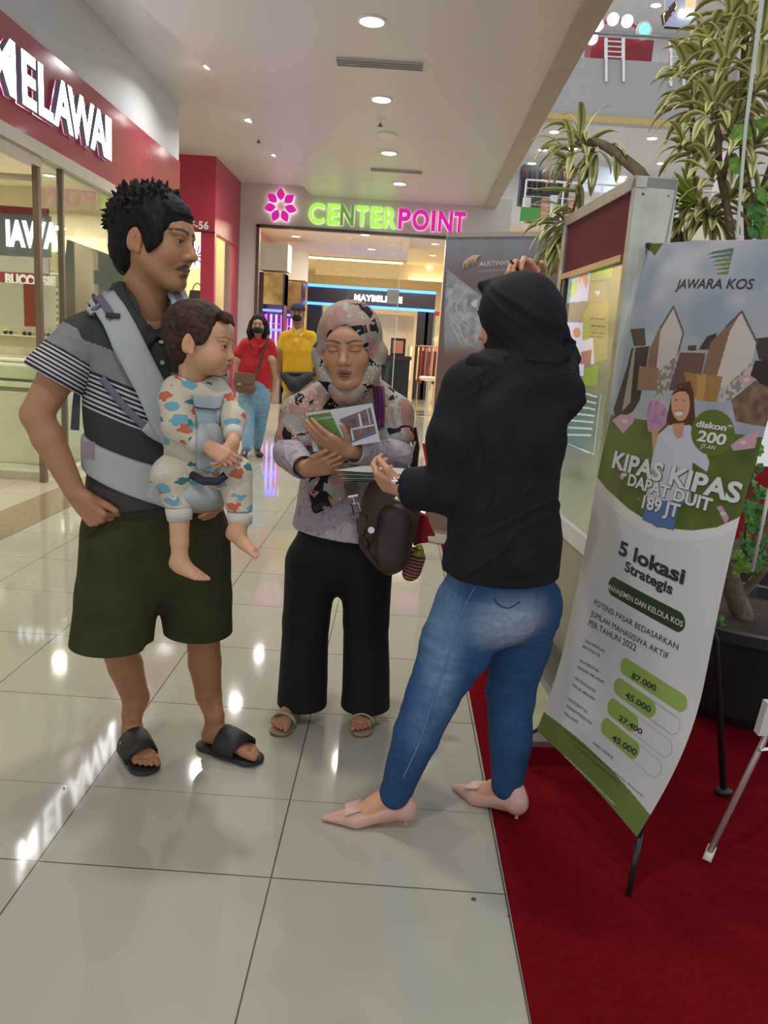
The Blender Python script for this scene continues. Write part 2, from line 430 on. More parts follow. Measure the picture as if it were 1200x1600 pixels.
# far wall with the shop opening
mb = MB()
mb.bb(-6, -2.86, 15.5, 15.8, 0, ZC + .15); mb.bb(0.72, 1.9, 15.5, 15.8, 0, ZC + .15); mb.bb(-2.86, 0.72, 15.5, 15.8, 3.46, ZC + .15)
struct('wall_far', mb, mat('lit_white_wall', (0.64, 0.62, 0.58), 0.45, var=0.02))
mb = MB().bb(-2.86, -2.80, 15.42, 15.55, 0, 3.46).bb(-2.86, 0.72, 15.42, 15.55, 3.42, 3.47)
struct('trim_4', mb, mat('bronze_trim', (0.10, 0.08, 0.06), 0.4, 0.6))

def downlight(x, y, z, r, label, power, warm=False, group='recessed ceiling downlights'):
    e = empty('downlight', (x, y, z), label, 'ceiling light', group)
    mb = MB().lathe((x, y, z - 0.012), [(r * 1.22, 0.012), (r * 1.22, 0.0), (r * 1.0, -0.004), (r * 0.98, 0.012)], 28)
    mb.build('trim_ring', mat('ring_white', (0.8, 0.8, 0.8), 0.4), e, smooth=False)
    MB().lathe((x, y, z - 0.008), [(0.0005, 0.0), (r * 0.97, 0.0), (r * 0.97, 0.006), (0.0005, 0.006)], 24).build('lamp_face', LAMPC if warm else LAMPW, e)
    if power: area_light('downlight_lamp', (x, y, z - 0.03), r * 1.8, power, (1, 0.9, 0.74) if warm else (1, 0.975, 0.94), spread=math.radians(150)).parent = None
    return e
cl = [(-0.43, 7.32), (-0.40, 9.43), (-0.35, 11.85), (-0.2, 13.9)]
names = ['nearest and largest round downlight in the centre of the corridor ceiling', 'second round downlight along the corridor ceiling, beyond the long vent',
         'third round downlight along the corridor ceiling, before the small far vent', 'farthest round downlight of the centre row, just above the flower and name sign']
for (x, y), n in zip(cl, names): downlight(x, y, ZC, 0.105, n, 24)
for (x, y, p) in [(-0.45, 5.0, 26), (-0.45, 2.6, 26), (-0.5, 0.3, 26)]: area_light('corridor_lamp', (x, y, ZC - 0.03), 0.2, p, (1, 0.975, 0.94), spread=math.radians(160))
for (x, y), n in zip([(-2.14, 13.1), (-2.19, 11.2), (-2.24, 9.2)], ['small downlight at the left ceiling step nearest the flower logo', 'small half-hidden downlight midway along the left ceiling step', 'small downlight barely showing at the near end of the left ceiling step']):
    downlight(x, y, ZS, 0.085, n, 26, group='downlights along the left ceiling step')
# vents
def vent(x, y, wd, dp, label):
    e = empty('air_vent', (x, y, ZC), label, 'air vent')
    MB().bb(x - wd / 2, x + wd / 2, y - dp / 2, y + dp / 2, ZC - 0.006, ZC + 0.002).build('backing', mat('vent_dark', (0.05, 0.05, 0.05), 0.6), e)
    for k in range(4):
        yy = y - dp / 2 + dp * (k / 3)
        MB().bb(x - wd / 2, x + wd / 2, yy - 0.008, yy + 0.008, ZC - 0.018, ZC).build('slat', mat('vent_grey', (0.42, 0.41, 0.4), 0.5), e)
vent(-0.39, 8.33, 0.84, 0.18, 'long slotted air vent in the ceiling beyond the nearest downlight')
vent(-0.25, 12.95, 0.80, 0.14, 'small slotted air vent in the ceiling above the lime lettering')
# sprinklers and a smoke sensor
def sprinkler(p, label):
    e = empty('sprinkler', p, label, 'sprinkler')
    x, y, z = p
    MB().tube([(x, y, z), (x, y, z - 0.05)], 0.012).build('pipe', CHROME, e)
    MB().lathe((x, y, z - 0.07), [(0.006, 0.03), (0.02, 0.02), (0.006, 0.008), (0.035, 0.0), (0.035, -0.004)], 12).build('deflector', mat('dark_metal', (0.08, 0.08, 0.08), 0.4, 0.8), e)
    MB().lathe((x, y, z - 0.004), [(0.05, 0.004), (0.05, 0.0)], 16).build('collar', mat('ring_white', (0.8, 0.8, 0.8)), e)
sprinkler((-0.43, 10.25, ZC), 'small sprinkler head on the ceiling after the second centre downlight')
sprinkler((-2.25, 12.1, ZS), 'small dark sprinkler head on the left ceiling strip above the crimson pillar')
so = MB().lathe((-0.36, 10.9, ZC - 0.03), [(0.02, 0.0), (0.13, 0.008), (0.14, 0.03)], 28).build('ceiling_speaker', mat('ring_white', (0.8, 0.8, 0.8)), smooth=True)
tag(so, 'round white disc flush on the ceiling between sprinkler and third downlight', 'ceiling speaker')
# ================================================================ LEFT SHOP (optician)
def on_x(x, y, X):
    r = ray(x, y); return Vector((0, 0, H_CAM)) + r * (X / r.x)
FZ0, FZ1 = 2.78, 3.52
sign = empty('shop_sign', (-3.0, 8, 2.78), 'crimson glossy fascia with glowing white letters reading MELAWAI above the left shop front', 'shop sign')
MB().bb(-3.12, -3.0, -3, 10.72, FZ0, FZ1).build('fascia_panel', REDP, sign)
wl = emis('letter_white', (0.96, 0.97, 1.0), 7.0); lg = mat('letter_side', (0.30, 0.33, 0.45), 0.4)
SIL = mat('satin_aluminium', (0.55, 0.53, 0.48), 0.35, 0.8)
for ch, x0, x1 in [('M', -18, 26.5), ('E', 36, 58), ('L', 61.5, 84), ('A', 84.5, 115), ('W', 107, 148), ('A', 142, 168), ('I', 165.5, 174.5)]:
    V, F = text_mesh(ch, 1.0, 0.030, depth=0.0)
    a0 = min(v.x for v in V); a1 = max(v.x for v in V); b1 = max(v.y for v in V); b0 = min(v.y for v in V)
    yb = lambda x: 158 + 0.535 * x
    Y0 = on_x(x0, yb(x0), -2.95).y; Y1 = on_x(x1, yb(x1), -2.95).y
    f = lambda v, X: (X, Y0 + (v.x - a0) / (a1 - a0) * (Y1 - Y0), 2.962 + (v.y - b0) / (b1 - b0) * 0.380)
    mb = MB(); mb.m = 0; mb.add([f(v, -2.95) for v in V], F)
    # sides
    edges = {}
    for fc in F:
        for i in range(len(fc)):
            e = (fc[i], fc[(i + 1) % len(fc)]); edges[e] = 1
    mb.m = 1
    for (i, j) in edges:
        if (j, i) not in edges: mb.quad(f(V[i], -2.95), f(V[j], -2.95), f(V[j], -2.995), f(V[i], -2.995))
    mb.build('letter', [wl, lg], sign, weld=False)
# shop front
fr = empty('storefront', (-3.05, 8, 0), 'glass shop front with slim metal frame under the crimson MELAWAI fascia', 'shop front')
MB().bb(-3.12, -2.99, 2.5, 10.72, 2.68, 2.78).build('header_beam', mat('beam_cream', (0.55, 0.50, 0.42), 0.5), fr)
MB().bb(-3.10, -3.02, 4.2, 6.75, 2.60, 2.68).build('door_track', SIL, fr)
for y, w_ in [(6.72, 0.05), (7.18, 0.035)]:
    MB().bb(-3.08, -3.03, y - w_ / 2, y + w_ / 2, 0.0, 2.68).build('mullion', mat('mullion_brown', (0.20, 0.15, 0.12), 0.35, 0.5), fr)
for y0, y1 in [(6.76, 7.16), (7.20, 8.95), (8.97, 10.7)]:
    MB().bb(-3.062, -3.05, y0, y1, 0.02, 2.68).build('glass_pane', GLS, fr)
MB().bb(-3.10, -3.02, 7.0, 10.72, 0.0, 0.05).build('sill', mat('stone_sill', (0.6, 0.55, 0.45), 0.3), fr)
lf = empty('glass_door', (-3.04, 6.79, 0), 'frameless glass door leaf standing open into the optician shop', 'door')
MB().bb(-3.95, -3.05, 6.78, 6.792, 0.03, 2.52).build('glass_pane', GLS, lf)
MB().bb(-3.95, -3.05, 6.765, 6.805, 0.0, 0.07).build('bottom_rail', SIL, lf)
MB().bb(-3.95, -3.05, 6.765, 6.805, 2.5, 2.55).build('top_rail', SIL, lf)
# interior shell
mb = MB(); mb.bb(-8.1, -8.0, 2.5, 12, 0, 3.5); mb.bb(-8.1, -3.05, 10.74, 10.84, 0, 4.2); mb.bb(-8.1, -3.1, 2.4, 2.5, 0, 3.5)
struct('wall_shop', mb, CREAM)
struct('ceiling_shop', MB().bb(-8, -3.12, 2.5, 10.74, 3.1, 3.2), mat('shop_ceiling', (0.8, 0.75, 0.62), 0.6))
for (x, y) in [(-4.2, 5), (-6, 5.2), (-4.2, 7.6), (-6, 7.8), (-4.3, 9.8), (-6.2, 9.9)]:
    downlight(x, y, 3.1, 0.07, 'warm downlight in the optician shop ceiling', 32, True, 'warm downlights in the optician shop')
# shelf wall with spectacles, facing us
sh = empty('spectacle_shelf', (-5.2, 10.5, 0), 'lit cream wall shelving for spectacles inside the optician shop', 'shelf')
MB().bb(-7.4, -3.3, 10.55, 10.72, 0.8, 2.5).build('back_panel', mat('lit_cream', (0.85, 0.76, 0.55), 0.5), sh)
for k in range(6):
    MB().bb(-7.4, -3.3, 10.35, 10.55, 0.92 + k * 0.27, 0.935 + k * 0.27).build('shelf_board', mat('shelf_glass', (0.6, 0.62, 0.5), 0.2), sh)
MB().bb(-7.4, -3.3, 10.3, 10.72, 0, 0.8).build('base_cabinet', mat('cream_laminate', (0.75, 0.68, 0.5), 0.3), sh)
spec_m = mat('spectacle_black', (0.015, 0.015, 0.02), 0.2)
mb = MB()
for s_ in (-1, 1):
    mb.lathe((s_ * 0.034, 0, 0.022), [(0.026, -0.003), (0.03, 0), (0.026, 0.003)], 10, M=Matrix.Rotation(math.pi / 2, 3, 'X'))
    mb.tube([(s_ * 0.066, 0, 0.03), (s_ * 0.066, 0.12, 0.028)], 0.003, 5)
mb.tube([(-0.01, 0, 0.03), (0.01, 0, 0.03)], 0.003, 5)
sp0 = mb.build('spectacles', spec_m); tag(sp0, 'dark spectacles on the lit shelves inside the optician shop', 'glasses', 'spectacles on the optician shelves')
first = True
for k in range(1, 5):
    for j in range(14):
        x = -6.9 + j * 0.25; y = 10.4; z = 0.936 + k * 0.27
        o = sp0 if first else sp0.copy()
        if not first: C.objects.link(o)
        first = False; o.location = (x, y, z); o['label'] = 'dark spectacles on the lit shelves inside the optician shop'
def counter(x0, x1, y0, y1, label, h=0.95):
    e = empty('display_counter', ((x0 + x1) / 2, (y0 + y1) / 2, 0), label, 'counter')
    MB().bb(x0, x1, y0, y1, 0.0, h - 0.25).build('body', mat('cream_laminate', (0.75, 0.68, 0.5)), e, bevel=0.005)
    MB().bb(x0 + .02, x1 - .02, y0 + .02, y1 - .02, h - 0.25, h - 0.02).build('glass_case', GLS, e)
    MB().bb(x0, x1, y0, y1, h - 0.02, h).build('top', mat('counter_top', (0.8, 0.76, 0.66), 0.15), e)
counter(-4.9, -3.3, 7.6, 8.2, 'long cream display counter behind the shop window')
counter(-5.6, -4.1, 8.9, 9.5, 'second cream display counter deeper in the optician shop')
# poster board, patterned boards, panel and letters imitating a sign reflection in the glass
PAT = None
def pattern_mat():
    m, nt, N, L, b = _nt('lattice_print')
    tc = N.new('ShaderNodeTexCoord'); mp = N.new('ShaderNodeMapping'); mp.inputs[2].default_value = (0, math.radians(45), 0); mp.inputs[3].default_value = (12, 12, 12)
    ck = N.new('ShaderNodeTexVoronoi'); ck.feature = 'DISTANCE_TO_EDGE'; ck.inputs['Randomness'].default_value = 0; ck.inputs['Scale'].default_value = 1.0
    L.new(tc.outputs['Object'], mp.inputs[0]); L.new(mp.outputs[0], ck.inputs[0])
    lt = N.new('ShaderNodeMath'); lt.operation = 'LESS_THAN'; lt.inputs[1].default_value = 0.13; L.new(ck.outputs[0], lt.inputs[0])
    mx = N.new('ShaderNodeMixRGB'); mx.inputs[1].default_value = (0.42, 0.09, 0.06, 1); mx.inputs[2].default_value = (0.75, 0.66, 0.52, 1)
    L.new(lt.outputs[0], mx.inputs[0]); L.new(mx.outputs[0], b.inputs['Base Color']); return m
pm = pattern_mat()
for (x0, x1, red, lb) in [(at(-8, 500, 7.55).x, at(38, 500, 7.55).x, False, 'red and cream lattice patterned board at the far left inside the shop window'), (at(38.5, 500, 7.55).x, at(68, 500, 7.55).x, True, 'plain brick-red display board between two lattice patterned boards'), (at(68.5, 500, 7.55).x, at(88, 500, 7.55).x, False, 'narrow lattice patterned board beside the shop mullion')]:
    o = MB().bb(x0, x1, 7.55, 7.6, 1.33, 1.72).build('display_board', mat('brick_red', (0.35, 0.05, 0.03), 0.5) if red else pm); tag(o, lb, 'display board')
bd = empty('sign_reflection', (-5.3, 9.0, 1.6), 'grey panel with glowing letters IAWA imitating a sign reflection in the left shop glass', 'reflection panel')  # added panel, imitates the lit fascia sign mirrored in the door glass
MB().slab([at(-10, 398, 9.02), at(78, 402, 9.02), at(78, 338, 9.02), at(-10, 332, 9.02)], (0, .04, 0)).build('board', mat('reflection_grey', (0.12, 0.13, 0.15), 0.4), bd)
mb = MB(); text_to(mb, 'IAWA', at(9, 382, 9.01), (1, 0, 0), (0, 0, 1), 0.36, 0.02, xs=0.62); mb.build('lettering', emis('letter_soft', (0.85, 0.9, 1.0), 2.2), bd)  # glowing letters stand in for the mirrored sign, no real lit sign here
pb = empty('poster', (-5.3, 9.0, 1.6), 'poster with a maroon band reading BUCCOSIE inside the left shop', 'poster')
MB().slab([at(-10, 470, 9.03), at(76, 474, 9.03), at(76, 404, 9.03), at(-10, 400, 9.03)], (0, .03, 0)).build('sheet', mat('poster_grey', (0.45, 0.43, 0.38), 0.5), pb)
MB().slab([at(-10, 446, 9.015), at(76, 450, 9.015), at(76, 428, 9.015), at(-10, 424, 9.015)], (0, .012, 0)).build('band', mat('band_maroon', (0.25, 0.03, 0.05), 0.5), pb)
mb = MB(); text_to(mb, 'BUCCOSIE', at(8, 443, 9.005), (1, 0, 0), (0, 0, 1), 0.15, 0.01, xs=.8); mb.build('lettering', mat('print_white', (0.8, 0.8, 0.8)), pb)
b2 = empty('wall_band', (-5.5, 9.1, 2.8), 'crimson band with vertical pale letters high inside the optician shop', 'wall sign')
MB().slab([at(-10, 345, 9.1), at(75, 350, 9.1), at(75, 326, 9.1), at(-10, 320, 9.1)], (0, .03, 0)).build('band', mat('crimson_matt', (0.30, 0.03, 0.06), 0.5), b2)
mb = MB(); text_to(mb, 'ogro', at(66, 362, 8.99), (0, 0, 1), (-1, 0, 0), 0.13, xs=1.1); mb.build('lettering', mat('print_pink', (0.75, 0.5, 0.5)), b2)
mi = empty('standing_mirror', (-3.6, 8.6, 0), 'tall tilted dark mirror panel standing behind the second window pane', 'mirror')
MB().slab([(-3.75, 8.6, 0.9), (-3.2, 9.0, 0.9), (-3.1, 9.0, 2.1), (-3.6, 8.6, 2.25)], (0.02, 0.04, 0)).build('mirror_glass', mat('dark_mirror', (0.10, 0.11, 0.10), 0.08, 0.6), mi)

# ================================================================ CRIMSON CORNER SHOP
cr = empty('corner_storefront', (-3.6, 13.5, 0), 'crimson pillar and header of the corner shop with unit number 53 GF-56', 'shop front')
CRIM = mat('crimson_paint', (0.42, 0.03, 0.075), 0.35, var=0.04)
MB().bb(-5.5, -3.19, 13.5, 13.62, 3.03, ZS).bb(-3.31, -3.19, 13.62, 15.5, 3.03, ZS).build('header', CRIM, cr)
MB().bb(-3.42, -3.19, 13.5, 13.62, 0, 3.03).build('column', CRIM, cr)
MB().bb(-3.25, -3.19, 15.1, 15.5, 0, 3.03).build('end_post', CRIM, cr)
MB().bb(-5.5, -3.42, 13.54, 13.56, 0, 3.03).bb(-3.23, -3.21, 13.62, 15.1, 0, 3.03).build('glass_pane', GLS2, cr)
MB().bb(-5.5, -3.18, 13.485, 13.5, 3.015, 3.035).build('trim_line', mat('dark_line', (0.05, 0.01, 0.02), 0.4), cr)
mb = MB(); text_to(mb, '53 GF-56', (-3.95, 13.49, 3.07), (1, 0, 0), (0, 0, 1), 0.165, 0.006, spacing=1.05); mb.build('unit_number', mat('print_white', (0.8, 0.8, 0.8)), cr)
struct('wall_corner_shop', MB().bb(-6, -3.4, 15.2, 15.3, 0, 4.1), mat('shop_yellow', (0.85, 0.72, 0.42), 0.6))
rl = empty('round_logo', (-3.75, 14.6, 2.6), 'round white illuminated logo disc inside the crimson corner shop', 'logo')
MB().lathe((-3.68, 14.2, 2.72), [(0.001, 0), (0.22, 0), (0.22, 0.03), (0.001, 0.03)], 28, M=Matrix.Rotation(math.pi / 2, 3, 'X')).build('disc', emis('disc_white', (0.85, 0.88, 1), 1.1), rl)
mb = MB()
for k in range(9):
    a = k * 0.7; p0 = Vector((-3.68 + 0.05 * math.cos(a), 14.16, 2.72 + 0.05 * math.sin(a))); mb.tube([p0, (-3.68 + 0.17 * math.cos(a + .5), 14.16, 2.72 + 0.17 * math.sin(a + .5))], 0.012, 6)
mb.build('swirl', mat('swirl_grey', (0.35, 0.36, 0.4), 0.5), rl)
# handbags on a ledge
lg_ = MB().bb(-5.0, -3.45, 13.9, 14.4, 1.86, 1.9).bb(-5.0, -3.45, 13.9, 14.4, 0, 1.2).build('display_ledge', mat('ledge_white', (0.8, 0.75, 0.55), 0.4)); tag(lg_, 'pale display ledge holding handbags inside the corner shop', 'ledge')
def handbag(x, y, z, col, label, s=1.0):
    e = empty('handbag', (x, y, z), label, 'handbag')
    m = mat('bag_' + label.split()[0], col, 0.4)
    MB().slab([(x - .16 * s, y - .05, z), (x + .16 * s, y - .05, z), (x + .12 * s, y - .03, z + .22 * s), (x - .12 * s, y - .03, z + .22 * s)], (0, .1, 0)).build('body', m, e, bevel=0.01)
    MB().tube([Vector((x - .08 * s * math.cos(t), y, z + .2 * s + .14 * s * math.sin(t))) for t in np.linspace(0, math.pi, 9)], 0.01, 6).build('handle', m, e)
handbag(-3.62, 14.1, 1.9, (0.02, 0.02, 0.02), 'black handbag with arched handle on the corner shop ledge')
handbag(-3.95, 14.1, 1.9, (0.65, 0.5, 0.06), 'yellow handbag beside the black one on the corner shop ledge')
handbag(-3.7, 13.98, 1.2, (0.75, 0.65, 0.4), 'straw-coloured handbag below the corner shop ledge')
area_light('corner_shop_lamp', (-4.2, 14.4, 3.6), 1.0, 60, (1, 0.85, 0.5))
area_light('corner_shop_lamp', (-3.5, 14.6, 3.6), .3, 12, (1, 0.85, 0.5))

# ================================================================ CENTERPOINT SIGN
cs = empty('store_sign', (0, 15.4, 3.5), 'illuminated lime and magenta lettering CENTERPOINT above the far store entrance', 'store sign')
LIME = mat('lime_letter', (0.40, 0.85, 0.10), 0.4, emit=0.75, var=0); LIME2 = mat('lime_letter_dim', (0.18, 0.42, 0.05), 0.4, emit=0.35, var=0)
MAG = mat('magenta_letter', (0.72, 0.01, 0.42), 0.4, emit=0.55, var=0); HALO = emis('halo_white', (1, 0.98, 0.95), 2.0)
lets = [('C', 481, 505), ('E', 511, 529), ('N', 531, 552), ('T', 556, 574), ('E', 579, 596), ('R', 600, 619), ('P', 622, 641), ('O', 644, 670), ('I', 674, 680), ('N', 685, 707), ('T', 709, 727)]
for i, (ch, x0, x1) in enumerate(lets):
    V, F = text_mesh(ch, 1.0, 0.03)
    a0 = min(v.x for v in V); a1 = max(v.x for v in V); b1 = max(v.y for v in V); b0 = min(v.y for v in V)
    X0 = at(x0, 350, 15.4).x; X1 = at(x1, 350, 15.4).x
    f = lambda v, Y: (X0 + (v.x - a0) / (a1 - a0) * (X1 - X0), Y, 3.545 + (v.y - b0) / (b1 - b0) * 0.37)
    mb = MB(); mb.m = 0; mb.add([f(v, 15.42) for v in V], F)
    edges = {(fc[k], fc[(k + 1) % len(fc)]) for fc in F for k in range(len(fc))}
    for (p, q) in edges:
        if (q, p) not in edges: mb.quad(f(V[p], 15.42), f(V[q], 15.42), f(V[q], 15.485), f(V[p], 15.485))
    mb.m = 1; mb.add([f(v, 15.485) for v in V], F)
    mb.build('letter', [(LIME2 if i == 2 else LIME) if i < 6 else MAG, HALO], cs, weld=False)
fl = empty('flower_logo', at(438, 320, 15.4), 'magenta seven-petal flower logo left of the lime lettering', 'logo')
fc = at(438, 321, 15.4)
for k in range(7):
    a = math.pi / 2 + k * 2 * math.pi / 7
    d = Vector((math.cos(a), 0, math.sin(a))); s_ = Vector((-math.sin(a), 0, math.cos(a)))
    prof = [(0.09, 0), (0.14, 0.055), (0.20, 0.078), (0.26, 0.05), (0.315, 0), (0.26, -0.05), (0.20, -0.078), (0.14, -0.055)]
    mb = MB(); mb.m = 0
    P = [fc + d * r + s_ * q for r, q in prof]; mb.slab(P, (0, 0.05, 0)); mb.m = 1; mb.add([p + Vector((0, 0.055, 0)) for p in P], [tuple(range(8))])
    mb.build('petal', [MAG, HALO], fl, weld=False)

# ================================================================ CENTERPOINT INTERIOR
mb = MB(); mb.bb(-4.2, -4.1, 15.8, 33, 0, 4.4); mb.bb(-4.2, 6, 33, 33.1, 0, 4.4); mb.bb(6, 6.1, 15.8, 33, 0, 4.4)
struct('wall_store', mb, mat('store_cream', (0.80, 0.70, 0.50), 0.6))
IVC = mat('store_ceiling', (0.90, 0.82, 0.66), 0.6)
struct('ceiling_store', MB().bb(-4.1, 0.0, 15.8, 23, 3.75, 3.85).bb(0.0, 1.5, 15.8, 33, 4.1, 4.2).bb(1.5, 6, 15.8, 33, 3.75, 3.85).bb(-4.1, 0.0, 23, 33, 4.2, 4.3), IVC)
struct('trim_5', MB().bb(-3.0, 0.02, 22.9, 23.0, 3.75, 4.2).bb(0.0, 0.03, 15.8, 23, 3.75, 4.1).bb(1.48, 1.5, 15.8, 33, 3.75, 4.1).bb(-3.0, 6, 27, 27.1, 3.6, 4.2), IVC)
tag(MB().bb(-2.9, -0.1, 23.1, 23.2, 3.7, 3.74).build('cove_light', emis('cove_glow', (1, 0.78, 0.36), 5.0)), 'warm glowing cove strip across the store ceiling behind the entrance', 'cove light')
tag(MB().bb(0.1, 1.4, 26.8, 26.9, 3.62, 3.66).build('cove_light', emis('cove_glow', (1, 0.78, 0.36), 5.0)), 'warm glowing cove strip at the right back of the store ceiling', 'cove light')
for (x, y, z) in [(-0.95, 18, 3.75), (-0.9, 20.5, 3.75), (0.55, 17, 4.1), (0.7, 20, 4.1), (0.72, 21.5, 4.1), (2.2, 21, 3.75), (2.3, 23, 3.75), (2.2, 26, 3.75), (-2.6, 19, 3.75), (0.75, 24, 4.1), (0.78, 27, 4.1), (-1.9, 25, 4.2), (-0.9, 26, 4.2), (0.9, 30, 4.1)]:
    downlight(x, y, z, 0.10, 'small warm downlight in the far store ceiling', 0, True, 'warm downlights in the far store')
for (x, y) in [(-1.5, 17.6), (0.2, 18.5), (2.5, 19), (-1.5, 24), (1.5, 25), (-2, 29), (2, 29.5)]: area_light('store_lamp', (x, y, 3.6), 1.2, 135, (1, 0.84, 0.6))
# pink pier and white header blocks on the left of the store
struct('wall_store_left', MB().bb(-4.1, -3.35, 17.0, 24, 2.65, 3.75), mat('lit_pink', (0.75, 0.36, 0.30), 0.6))
def cabinet(x0, x1, Y, label):
    e = empty('cosmetics_cabinet', ((x0 + x1) / 2, Y, 0), label, 'cabinet')
    MB().bb(x0, x1, Y, Y + 0.5, 0, 0.6).bb(x0, x1, Y + .45, Y + .5, 0.6, 2.75).build('body', mat('cabinet_mauve', (0.45, 0.35, 0.36), 0.3), e)
    MB().bb(x0 - .04, x0 + .05, Y - .05, Y + .5, 0, 2.75).bb(x1 - .03, x1, Y - .03, Y + .5, 0, 2.75).build('side_frame', mat('cabinet_dark', (0.06, 0.02, 0.02), 0.3), e)
    MB().bb(x0, x1, Y - 0.02, Y + .45, 2.1, 2.75).build('gold_fascia', mat('gold_foil', (0.55, 0.42, 0.2), 0.2, 0.9, var=0.4, vscale=4), e)
    for z in (1.55, 1.95): MB().bb(x0 + .05, x1 - .04, Y - .03, Y + .02, z, z + 0.05).build('light_strip', emis('led_blue', (0.06, 0.10, 1.0), 5.0), e)
    for k in range(4):
        x = x0 + .1 + (x1 - x0 - .16) * k / 3.0
        MB().bb(x - .02, x + .02, Y + .1, Y + .14, 0.9, 1.9).build('light_tube', emis('tube_magenta' if k % 3 == 0 else 'tube_violet', (0.9, 0.05, 0.6) if k % 3 == 0 else (0.4, 0.25, 0.9), 2.4), e)
    for k, z in enumerate((0.8, 1.05, 1.3, 1.7)): MB().bb(x0 + .05, x1 - .04, Y + .1, Y + .45, z, z + .02).build('shelf_board', mat('shelf_white', (0.7, 0.7, 0.75)), e)
    return e
cabinet(-3.05, -2.55, 17.2, 'tall cosmetics cabinet with blue and magenta tubes nearest the store door')
cabinet(-2.92, -2.45, 19.5, 'second tall cosmetics cabinet with violet tubes deeper in the store')
pn = MB().bb(-3.1, -2.5, 17.15, 17.7, 2.8, 3.35).build('white_box_panel', WHITE); tag(pn, 'white box panel on top of the nearest cosmetics cabinet', 'panel')
pn = MB().bb(-2.95, -2.4, 19.45, 20, 2.8, 3.5).build('white_box_panel', WHITE); tag(pn, 'white box panel above the second cosmetics cabinet', 'panel')
# MAYBELLINE gondola
gd = empty('cosmetics_gondola', (-0.5, 22, 0), 'black cosmetics stand with blue neon edges and white letters MAYBELLINE', 'cosmetics stand')
gx0, gx1 = at(481, 465, 22).x, at(680, 470, 22).x
gz0, gz1 = at(580, 480, 22).z, at(580, 452, 22).z
DK = mat('gondola_navy', (0.02, 0.02, 0.035), 0.3)
MB().bb(gx0, gx1, 21.9, 22.3, gz0, gz1).build('fascia', DK, gd)
for z in (gz0, gz1): MB().bb(gx0, gx1, 21.86, 21.92, z - .035, z + .035).build('neon_edge', emis('neon_blue', (0.03, 0.12, 1.0), 7.0), gd)
mb = MB(); text_to(mb, 'MAYBELLINE', (at(553, 470, 21.88).x, 21.88, (gz0 + gz1) / 2 - .08), (1, 0, 0), (0, 0, 1), 0.215, 0.012, spacing=1.1); mb.build('lettering', emis('letter_soft2', (0.9, 0.9, 1.0), 1.8), gd)
for x, wd in [(gx0 + .2, .4), (gx1 - .12, .22), (0.55, .3)]: MB().bb(x - wd / 2, x + wd / 2, 21.95, 22.35, 0, gz0).build('post', DK, gd)
lp = MB().bb(gx0 + .45, 0.35, 23.4, 23.5, 0.2, gz0 - .1).build('lit_back_panel', mat('lit_ivory', (0.9, 0.8, 0.6), 0.5)); tag(lp, 'ivory back panel under the blue neon cosmetics stand', 'panel')
lp = MB().bb(0.75, gx1 + .1, 23.4, 23.5, 0.2, gz0 - .05).build('blue_panel', mat('pale_blue_panel', (0.30, 0.45, 0.52), 0.5)); tag(lp, 'pale blue wall panel behind the mannequins in the store', 'panel')
# counters
def dark_counter(x0, x1, y0, y1, h, label, col=(0.02, 0.018, 0.02)):
    e = empty('makeup_counter', ((x0 + x1) / 2, (y0 + y1) / 2, 0), label, 'counter')
    MB().bb(x0, x1, y0, y1, 0, h - .08).build('body', mat('counter_dark', col, 0.25), e)
    MB().bb(x0 - .03, x1 + .03, y0 - .03, y1 + .03, h - .08, h).build('top', mat('counter_top_dark', (0.05, 0.04, 0.05), 0.15), e)
    return e
e = dark_counter(-2.3, -1.2, 18.5, 19.0, 1.15, 'dark cosmetics counter with a pink band and small lit testers behind the guard')
MB().bb(-2.32, -1.18, 18.47, 18.5, 0.8, 0.95).build('pink_band', mat('dusty_pink', (0.5, 0.22, 0.25), 0.4), e)
e = dark_counter(-0.38, 0.22, 17.2, 17.7, 1.2, 'black makeup counter with a screen standing behind the hijab woman')
sc = empty('countertop_display', (0.25, 17.3, 1.2), 'small framed copper-toned display standing on the black makeup counter', 'display stand')
MB().bb(-0.22, 0.10, 17.3, 17.34, 1.2, 1.57).build('frame', BLACK, sc); MB().bb(-0.17, 0.05, 17.285, 17.3, 1.25, 1.52).build('picture', mat('copper_picture', (0.5, 0.2, 0.13), 0.4, emit=0.2), sc)
# small lit testers
for k in range(9):
    x = -2.15 + k * 0.11
    o = MB().bb(x - .03, x + .03, 18.6, 18.66, 1.15, 1.15 + .22 + .08 * (k % 3)).build('tester_bottle', mat(['tester_blue', 'tester_white', 'tester_rose'][k % 3], [(0.1, 0.15, 0.6), (0.8, 0.8, 0.9), (0.6, 0.2, 0.3)][k % 3], 0.3))
    tag(o, 'small tester bottle in the row on the pink banded counter', 'bottle', 'tester bottles on the far counter')
